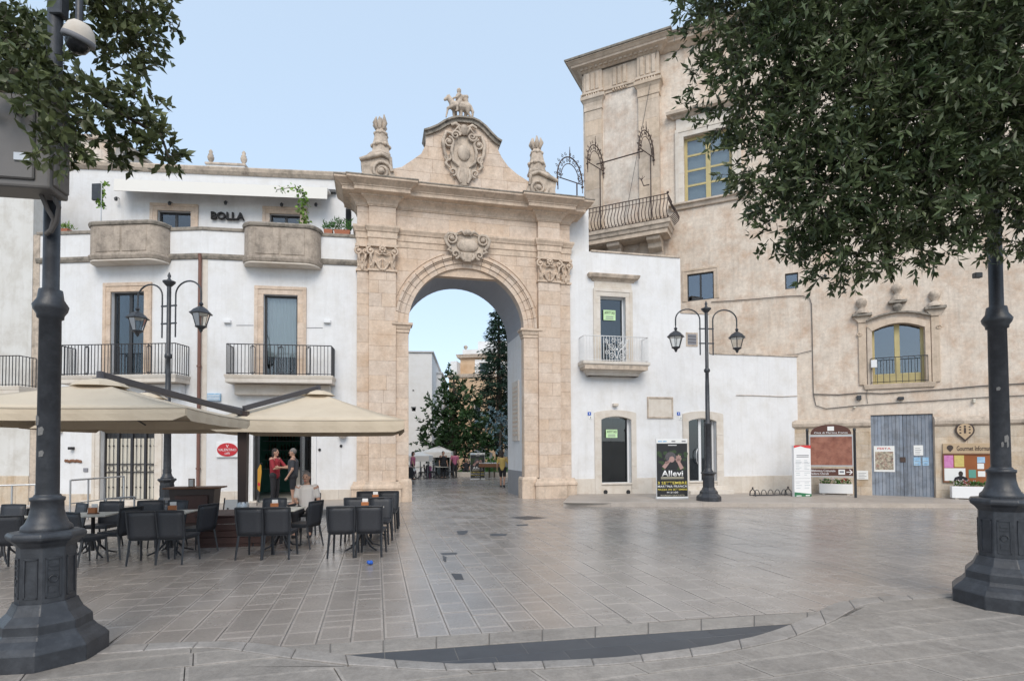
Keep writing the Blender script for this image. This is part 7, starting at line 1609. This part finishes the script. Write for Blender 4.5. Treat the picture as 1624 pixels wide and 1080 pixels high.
def limbs(root, ends, r0, parent, m='bark', name='limb', sag=.1):
    for e in ends:
        a, b = Vector(root), Vector(e); L_ = (b - a).length; pts = []
        for i in range(7): s = i / 6; p = a.lerp(b, s) + Vector((random.uniform(-1, 1), random.uniform(-1, 1), random.uniform(-1, 1))) * .05 * L_ * math.sin(math.pi * s) + Vector((0, 0, sag * L_ * math.sin(math.pi * s))); pts.append(p)
        MB().tube(pts, [r0 * (1 - .8 * i / 6) for i in range(7)], 7).build(name, m, parent)
def B(px, py, Y, r, dens=1.0): p = atY(px, py, Y); return ((p.x, p.y, p.z), tuple(np.array(r) * Y / F), dens)
# big evergreen at the right
t = thing('evergreen_oak', 'large dark evergreen tree crown filling the upper right corner', 'tree', loc=(8.6, 7.2, gz(8)))
bl = []
for px, py, Y, r in ((1150, 20, 6.6, (95, 90, 60)), (1215, 95, 6.4, (105, 100, 80)), (1300, 40, 6.2, (130, 120, 90)), (1190, 165, 6.5, (85, 80, 62)), (1225, 250, 6.4, (88, 90, 80)), (1265, 330, 6.3, (85, 90, 75)), (1320, 170, 6.1, (130, 120, 110)), (1325, 290, 6.0, (110, 110, 105)),
                     (1345, 385, 6.1, (80, 80, 68)), (1330, 425, 6.1, (42, 50, 36)), (1430, 60, 6.0, (140, 130, 100)), (1440, 190, 5.9, (130, 130, 110)), (1440, 300, 5.9, (110, 110, 90)), (1430, 375, 6.0, (82, 80, 52)), (1540, 70, 5.9, (150, 140, 110)), (1540, 200, 5.8, (130, 130, 110)), (1530, 305, 5.9, (100, 100, 70)),
                     (1590, 345, 5.9, (75, 80, 55)), (1650, 120, 5.9, (140, 140, 120)), (1650, 270, 5.9, (110, 110, 90)), (1120, 120, 6.7, (40, 50, 28)), (1130, 185, 6.6, (36, 40, 24)), (1105, 5, 6.7, (40, 50, 30)), (1625, 385, 5.8, (40, 40, 30)), (1500, 350, 5.9, (60, 60, 40)), (1570, -60, 6.2, (240, 200, 110)), (1300, -70, 6.5, (240, 200, 100)), (1475, 385, 5.9, (40, 40, 30))):
    bl.append(B(px + 2, py + 6, Y, (r[0] * .94, r[1] * .94, r[2] * .94)))
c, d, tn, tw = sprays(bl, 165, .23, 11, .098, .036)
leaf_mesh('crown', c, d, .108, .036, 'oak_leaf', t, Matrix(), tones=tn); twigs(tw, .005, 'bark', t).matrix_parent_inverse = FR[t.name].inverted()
trunk = [(8.6, 7.2, -.3), (8.5, 7.15, 1.6), (8.3, 7.1, 3.2), (7.9, 7.0, 4.6)]
o = MB().tube(trunk, [.36, .3, .27, .22], 10).build('trunk', 'bark', t, Matrix())
ends = [atY(1300, 120, 6.3), atY(1400, 280, 6.1), atY(1350, 360, 6.2), atY(1200, 150, 6.5), atY(1450, 60, 6.2), atY(1240, 300, 6.4), atY(1180, 40, 6.6)]
mid = atY(1585, 120, 6.4)
MB().tube([(8.3, 7.1, 3.2), (7.4, 6.8, 4.9), tuple(mid)], [.2, .17, .13], 8).build('bough', 'bark', t, Matrix())
for e in ends:
    a, b = Vector(mid), Vector(e); pts = [a.lerp(b, s) + Vector((0, 0, .12 * math.sin(math.pi * s))) + Vector((random.uniform(-.06, .06), 0, random.uniform(-.06, .06))) * math.sin(math.pi * s) for s in np.linspace(0, 1, 8)]
    MB().tube(pts, [.075 * (1 - .85 * i / 7) for i in range(8)], 6).build('limb', 'bark', t, Matrix())
MB().tube([tuple(mid), tuple(atY(1570, 40, 6.4)), tuple(atY(1500, -60, 6.5))], [.12, .1, .06], 8).build('bough', 'bark', t, Matrix())
# branches reaching in at upper left
t = thing('left_evergreen', 'evergreen branches hanging into the upper left corner around the lamp post', 'tree', loc=(-7.6, 4.6, 0))
bl = [B(*q) for q in ((150, 15, 5.5, (55, 60, 45)), (200, 20, 5.5, (62, 60, 50)), (245, 15, 5.5, (42, 50, 36)), (190, 70, 5.5, (42, 45, 34)), (225, 50, 5.5, (40, 40, 30)), (205, 100, 5.5, (16, 20, 12)), (25, 30, 5.3, (55, 60, 45)), (20, 90, 5.3, (52, 55, 50)), (60, 140, 5.0, (45, 45, 34)), (30, 150, 5.2, (40, 40, 40)), (100, 170, 5.0, (48, 40, 40)), (70, 90, 5.1, (28, 30, 32)),
                      (140, 180, 5.1, (45, 40, 34)), (180, 195, 5.2, (42, 40, 34)), (215, 205, 5.2, (36, 36, 32)), (250, 215, 5.2, (32, 30, 30)), (262, 240, 5.2, (18, 20, 18)), (190, 235, 5.2, (28, 30, 18)), (100, 225, 4.9, (30, 30, 20)), (60, 200, 4.9, (36, 30, 26)), (222, 150, 5.2, (14, 16, 12)), (-40, 100, 5.2, (70, 60, 110)), (15, 135, 4.4, (45, 30, 30)), (60, 165, 4.35, (45, 30, 26)), (105, 195, 4.4, (36, 30, 26)), (90, 232, 4.35, (30, 24, 14)), (30, 105, 4.5, (60, 40, 34)), (100, 110, 4.5, (26, 26, 24)), (140, 140, 4.7, (30, 30, 20)), (10, 40, 4.6, (50, 50, 40)))]
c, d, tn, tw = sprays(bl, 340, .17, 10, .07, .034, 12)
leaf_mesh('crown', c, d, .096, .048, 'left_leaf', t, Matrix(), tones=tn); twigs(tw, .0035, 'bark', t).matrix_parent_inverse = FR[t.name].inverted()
MB().tube([(-7.6, 4.6, -.2), (-7.5, 4.6, 2.5), (-7.2, 4.7, 4.5)], [.2, .16, .12], 8).build('trunk', 'bark', t, Matrix())
for pts in ([(-7.2, 4.7, 4.5), tuple(atY(-20, 120, 5.2)), tuple(atY(90, 110, 5.1)), tuple(atY(130, 140, 5.1)), tuple(atY(200, 185, 5.2)), tuple(atY(255, 215, 5.2)), tuple(atY(268, 250, 5.2))], [(-7.2, 4.7, 4.5), tuple(atY(-10, -30, 5.4)), tuple(atY(120, -10, 5.5)), tuple(atY(220, 25, 5.5))], [tuple(atY(-20, 120, 5.2)), tuple(atY(20, 170, 5.1)), tuple(atY(100, 215, 4.95))]):
    MB().tube(pts, [.04 * (1 - .85 * i / (len(pts) - 1)) + .003 for i in range(len(pts))], 6).build('limb', 'bark', t, Matrix())
# ================================================================== BEYOND THE GATE
def block(name, label, px0, px1, pyt, Y, m, deg=0, depth=10, holes=(), cap=.2):
    fr = Frame(atY(px0, 713, Y), deg); t = thing(name, label, 'house', fr); u1 = fr.u(px1, pyt); zt_ = fr.z((px0 + px1) / 2, pyt); hs = [fr.rect(*h) for h in holes]
    MB().wall(0, u1, -1, zt_, hs, thick=depth, reveal=.25).build('wall', m, t, fr)
    for h in hs: window(t, fr, h, 'white_frame', 'pane', 1, 1, v=.15, fw=.06)
    if cap: MB().sweep([(0, depth), (0, 0), (u1, 0), (u1, depth)], [(-.3, zt_), (.12, zt_), (.15, zt_ + cap), (-.3, zt_ + cap)]).build('coping', 'stone_weathered' if m != 'far_white' else m, t, fr)
    return t, fr, zt_
block('far_white_house', 'tall plain white house seen at left through the arch', 610, 685, 559, 46, 'far_white', 4, 12, [(652, 645, 660, 653), (654, 618, 657, 621)], .1)
block('far_low_white_house', 'lower white house seen behind the broad tree', 668, 700, 592, 52, 'far_white', 4, 12, (), .1)
t, fr, z_ = block('far_ochre_house', 'ochre and white terraced house behind the conifer', 712, 812, 598, 58, 'far_ochre', -8, 14, [(752, 640, 762, 668), (776, 640, 786, 668)], .35)
fr2 = Frame(fr.w(0, 2.2, 0), -8); a0, a1 = fr2.u(730, 560, 0), fr2.u(812, 560, 0); zt2 = fr2.z(770, 567); hs = [fr2.rect(760, 575, 776, 598), fr2.rect(792, 578, 802, 598)]
MB().wall(a0, a1, z_ - .3, zt2, hs, thick=9, reveal=.3).build('upper_storey', 'far_ochre', t, fr2); MB().sweep([(a0, 9), (a0, 0), (a1, 0)], [(-.3, zt2), (.3, zt2), (.4, zt2 + .35), (-.3, zt2 + .4)]).build('upper_cornice', 'stone_weathered', t, fr2)
for h in hs: window(t, fr2, h, 'white_frame', 'pane', 1, 1, v=.15); surround(t, fr2, h, .45, .3, 'white_paint')
MB().box(a0 + .2, a1, .2, 9, zt2 + .35, fr2.z(770, 553)).build('roof_parapet', 'far_white', t, fr2); b0 = fr2.u(758, 540, 3); MB().box(b0, b0 + 6, 3, 8, zt2, fr2.z(775, 541, 3)).build('roof_room', 'far_white', t, fr2)
MB().box(fr.u(712, 600), a0, .6, 8, z_, fr.z(720, 571)).build('side_wing', 'far_white', t, fr); mb = MB(); x = fr2.u(737, 552); MB().lathe([(.1, 0), (.08, .2), (.2, .35), (.24, .5), (.08, .65)], (x, .5, fr2.z(737, 556)), 10).build('roof_urn', 'stone_weathered', t, fr2)
block('far_beige_house', 'beige house front behind the tents beyond the square', 690, 830, 690, 66, 'palazzo_render', -4, 10, [(700, 700, 706, 716), (716, 700, 722, 716), (760, 700, 766, 716)], .2)
block('far_flank_house', 'pale house closing the view right of the conifer', 800, 900, 600, 48, 'far_white', -20, 10, (), .2)
# magnolia and conifer
t = thing('magnolia_tree', 'broad dark green tree seen through the arch', 'tree', loc=(atY(717, 745, 41).x, 41, 0))
bl = [B(px, py, Y, r) for px, py, Y, r in ((717, 615, 41, (24, 26, 22)), (705, 640, 41, (28, 30, 22)), (735, 635, 41, (28, 30, 24)), (695, 670, 41, (28, 30, 24)), (745, 665, 41, (28, 30, 26)), (718, 670, 40.5, (32, 34, 26)), (685, 705, 41, (26, 28, 22)), (715, 705, 40.5, (34, 30, 24)), (750, 705, 41, (30, 30, 26)), (718, 590, 41, (6, 6, 8)), (770, 690, 41.5, (22, 20, 22)), (740, 728, 41, (34, 26, 12)), (700, 728, 41, (22, 24, 10)))]
c, d, tn, tw = sprays(bl, 7, .6, 12, .28, .14); leaf_mesh('crown', c, d, .30, .15, 'magnolia_leaf', t, Matrix(), tones=tn)
q = atY(718, 745, 41); MB().tube([(q.x, 41, -.2), (q.x + .1, 41, 1.5), (q.x, 41, 4), (q.x + .1, 41, 7)], [.32, .26, .18, .06], 8).build('trunk', 'bark', t, Matrix())
for e in ((700, 650), (740, 650), (690, 690), (750, 690)):
    p_ = atY(*e, 41); MB().tube([(q.x, 41, 1.8), ((q.x + p_.x) / 2, 41, (1.8 + p_.z) / 2 + .3), tuple(p_)], [.14, .1, .03], 6).build('limb', 'bark', t, Matrix())
t = thing('conifer_tree', 'tall dark conifer with drooping tiers seen through the arch', 'tree', loc=(atY(792, 740, 44).x, 44, 0))
q = atY(792, 740, 44); top = atY(786, 486, 44).z; C_ = []; D_ = []; T_ = []
MB().tube([(q.x, 44, -.3), (q.x, 44, top * .5), (q.x, 44, top - .3)], [.35, .22, .03], 8).build('trunk', 'bark', t, Matrix())
nt_ = 34; btw = MB()
for k in range(nt_):
    f = k / nt_; z = 2.2 + (top - 2.4) * f; R_ = (2.7 * (1 - f) ** .75 + .25) * random.uniform(.75, 1.15)
    for j in range(9):
        a = random.uniform(0, 6.283); r = R_ * random.uniform(.7, 1.1); e = np.array([math.cos(a), math.sin(a), -.12 - .1 * random.random()]); n = int(34 * r / 2) + 8; s = rng.uniform(.15, 1, n); pc = np.array([q.x, 44, z]) + e * r * s[:, None] + np.stack([rng.normal(0, .14, n), rng.normal(0, .14, n), rng.normal(0, .07, n)], 1); pc[:, 2] += .25 * s ** 2 * r * .4
        C_.append(pc); D_.append(e + rng.normal(0, .5, (n, 3)) + [0, 0, -.15]); T_.append(np.clip(rng.normal(.5, .25) + rng.normal(0, .1, n), 0, 1)); btw.tube([(q.x, 44, z), tuple(np.array([q.x, 44, z]) + e * r)], [.03, .008], 3)
btw.build('boughs', 'bark', t, Matrix(), kind='stuff'); leaf_mesh('crown', np.concatenate(C_), np.concatenate(D_), .34, .10, 'conifer_leaf', t, Matrix(), tones=np.concatenate(T_))
t = thing('blue_green_shrub', 'blue green shrub at the foot of the conifer', 'shrub', loc=(atY(790, 740, 38).x, 38, 0)); bl = [B(785, 668, 38, (22, 20, 16)), B(797, 655, 38, (16, 20, 14)), B(795, 700, 38, (18, 20, 40), .4)]
c, d, tn, tw = sprays(bl, 9, .5, 12, .2, .09); leaf_mesh('crown', c, d, .2, .08, 'blue_shrub_leaf', t, Matrix(), tones=tn); q = atY(793, 740, 38); MB().tube([(q.x, 38, -.1), (q.x, 38, 3)], [.12, .05], 6).build('trunk', 'bark', t, Matrix())
# lawn bed with kerb
a, b = atY(722, 752, 40), atY(812, 752, 40); lw = structure(MB().prism([(a.x, 38.6), (b.x, 37.4), (b.x, 56), (a.x, 56)], -.05, .3, 'z').build('lawn_bed', 'stone_pale')); MB().prism([(a.x + .25, 38.9), (b.x, 37.7), (b.x, 55.8), (a.x + .25, 55.8)], .29, .34, 'z').build('lawn', 'grass', lw)
n = 900; p = np.stack([rng.uniform(a.x + .3, b.x, n), rng.uniform(38.9, 44, n), np.full(n, .33)], 1); dd_ = rng.normal(0, .35, (n, 3)); dd_[:, 2] = 1; o = leaf_mesh('grass_blades', p, dd_, .16, .03, 'plant_leaf', lw, Matrix()); o['kind'] = 'stuff'
for k, (px, py) in enumerate(((776, 738), (768, 741), (784, 737))):
    q = atY(px, py, 37); t = thing('garden_bush', ['rounded green bush behind the shopping cart walker', 'small green bush left of the rounded one beyond the gate', 'light green bush by the passage wall'][k], 'bush', loc=(q.x, 37, 0)); c, d, tn, tw = sprays([((q.x, 37, .9), (.55, .5, .5), 1)], 90, .15, 8, .12, .06); leaf_mesh('foliage', c, d, .12, .06, 'plant_leaf', t, Matrix(), tones=tn); MB().tube([(q.x, 37, 0), (q.x, 37, .9)], .05, 6).build('stem', 'bark', t, Matrix())
# tents and cafe beyond
def tent(px0, px1, pye, pyt, Y, label, d=4):
    a, b = atY(px0, pye, Y), atY(px1, pye, Y); t = thing('white_tent', label, 'tent', loc=(a.x, Y, 0)); w_ = b.x - a.x; ze = a.z; za_ = atY(px0, pyt, Y).z; fr = Frame((a.x, Y), 0)
    c = (w_ / 2, d / 2, za_); v = [(0, 0, ze), (w_, 0, ze), (w_, d, ze), (0, d, ze), c]; MB().add(v, [(0, 1, 4), (1, 2, 4), (2, 3, 4), (3, 0, 4)]).build('tent_roof', 'tent', t, fr)
    MB().sweep([(0, 0), (0, d), (w_, d), (w_, 0)][::-1], [(0, ze), (.02, ze - .35), (-.02, ze - .35)], closed=True).build('tent_valance', 'tent', t, fr)
    for x in (.06, w_ - .06):
        for y in (.06, d - .06): MB().tube([(x, y, -.05), (x, y, ze)], .04, 6).build('tent_pole', 'steel', t, fr)
    return t
tent(665, 715, 717, 707, 38, 'white tent with pointed roof beyond the gate, larger one'); tent(636, 680, 723, 716, 36, 'white tent partly hidden behind the left pier', 3); tent(742, 779, 719, 709, 42, 'white tent behind the far concert poster', 3)
q0, q1 = atY(690, 745, 42), atY(712, 745, 42); tag(MB().box(q0.x, q1.x, 41.9, 42.1, 0, 2.6).build('grey_screen', 'curtain', bevel=.02), 'grey canvas screen closing the back of the large tent', 'screen')
t, fr, w_, z0, z1 = stand(746, 769, 760, 718, 4, 'concert_poster_stand', 'same black concert poster on a stand beyond the gate', 'poster', dz=0); concert_poster(t, fr, w_, z0, z1)
q = ground(680.5, 757); t = thing('pink_panel', 'pink poster panel standing before the far tent', 'sign', loc=(q.x, q.y, 0)); MB().box(-.17, .17, -.05, .05, 0, .75).build('panel', 'pink', t, bevel=.01); MB().prism([(-.06, .2), (.05, .2), (.1, .4), (.02, .62), (-.05, .5), (-.1, .4)], -.056, -.05).build('printed_figure', 'cloth_pink', t)
x0 = atY(660, 760, 34)
for k, (px, Y) in enumerate(((656, 35.5), (668, 36.5), (692, 37), (700, 36))):
    q = atY(px, 760, Y); o = place('t', q.x, Y, 10 * k, ['far cafe table at the left pier edge', 'far cafe table left of the pink panel', 'far cafe table right of the pink panel', 'far cafe table under the large tent edge'][k])
    for j, dx in enumerate((-.55, .55)): place('c', q.x + dx, Y + J(.2), 90 * (-1 if dx < 0 else 1), f'{["left", "right"][j]} chair of the far cafe table, ' + ['nearest the left pier', 'left of the pink panel', 'right of the pink panel', 'under the large tent edge'][k])
q = ground(783, 760); t = thing('market_cart', 'small market cart of goods before the walking person', 'cart', loc=(q.x, q.y, 0)); MB().box(-.9, .5, -.3, .3, .75, .95).build('tray', 'wood_brown', t, bevel=.01)
for x in (-.8, .4):
    for y in (-.25, .25): MB().tube([(x, y, 0), (x, y, .75)], .025, 6).build('leg', 'black_iron', t)
mb = MB()
for k in range(26): mb.ball((random.uniform(-.85, .45), random.uniform(-.25, .25), .98), (.06, .06, .05), 7, 5)
mb.build('goods', 'steel', t, kind='stuff')
q = ground(650, 768); t = thing('parked_scooter', 'dark parked car nose peeping out behind the left gate pier', 'car', loc=(q.x - 2.0, q.y + 1.6, 0), rz=math.radians(6))
MB().prism([(-2.0, .3), (1.9, .3), (2.0, .55), (1.9, .85), (1.0, .98), (.4, 1.42), (-1.3, 1.45), (-1.9, .95), (-2.05, .6)], -.8, .8, 'y').build('body', 'car_paint', t, bevel=.08, seg=2)
for x in (-1.3, 1.25):
    for y in (-.78, .78): w1_ = MB().lathe([(.16, -.1), (.31, -.1), (.33, -.05), (.33, .05), (.31, .1), (.16, .1)], n=18).build('wheel', 'ink', t, FR[t.name] @ Matrix.Translation((x, y, .33)) @ Matrix.Rotation(math.pi / 2, 4, 'X')); MB().lathe([(.17, -.09), (.17, .09)], n=12).build('rim', 'steel', w1_, FR[t.name] @ Matrix.Translation((x, y, .33)) @ Matrix.Rotation(math.pi / 2, 4, 'X'))
for y in (-.6, .6): MB().ball((1.93, y, .68), (.08, .16, .09), 10, 6).build('headlight', 'headlight', t)
t.name = 'parked_car'
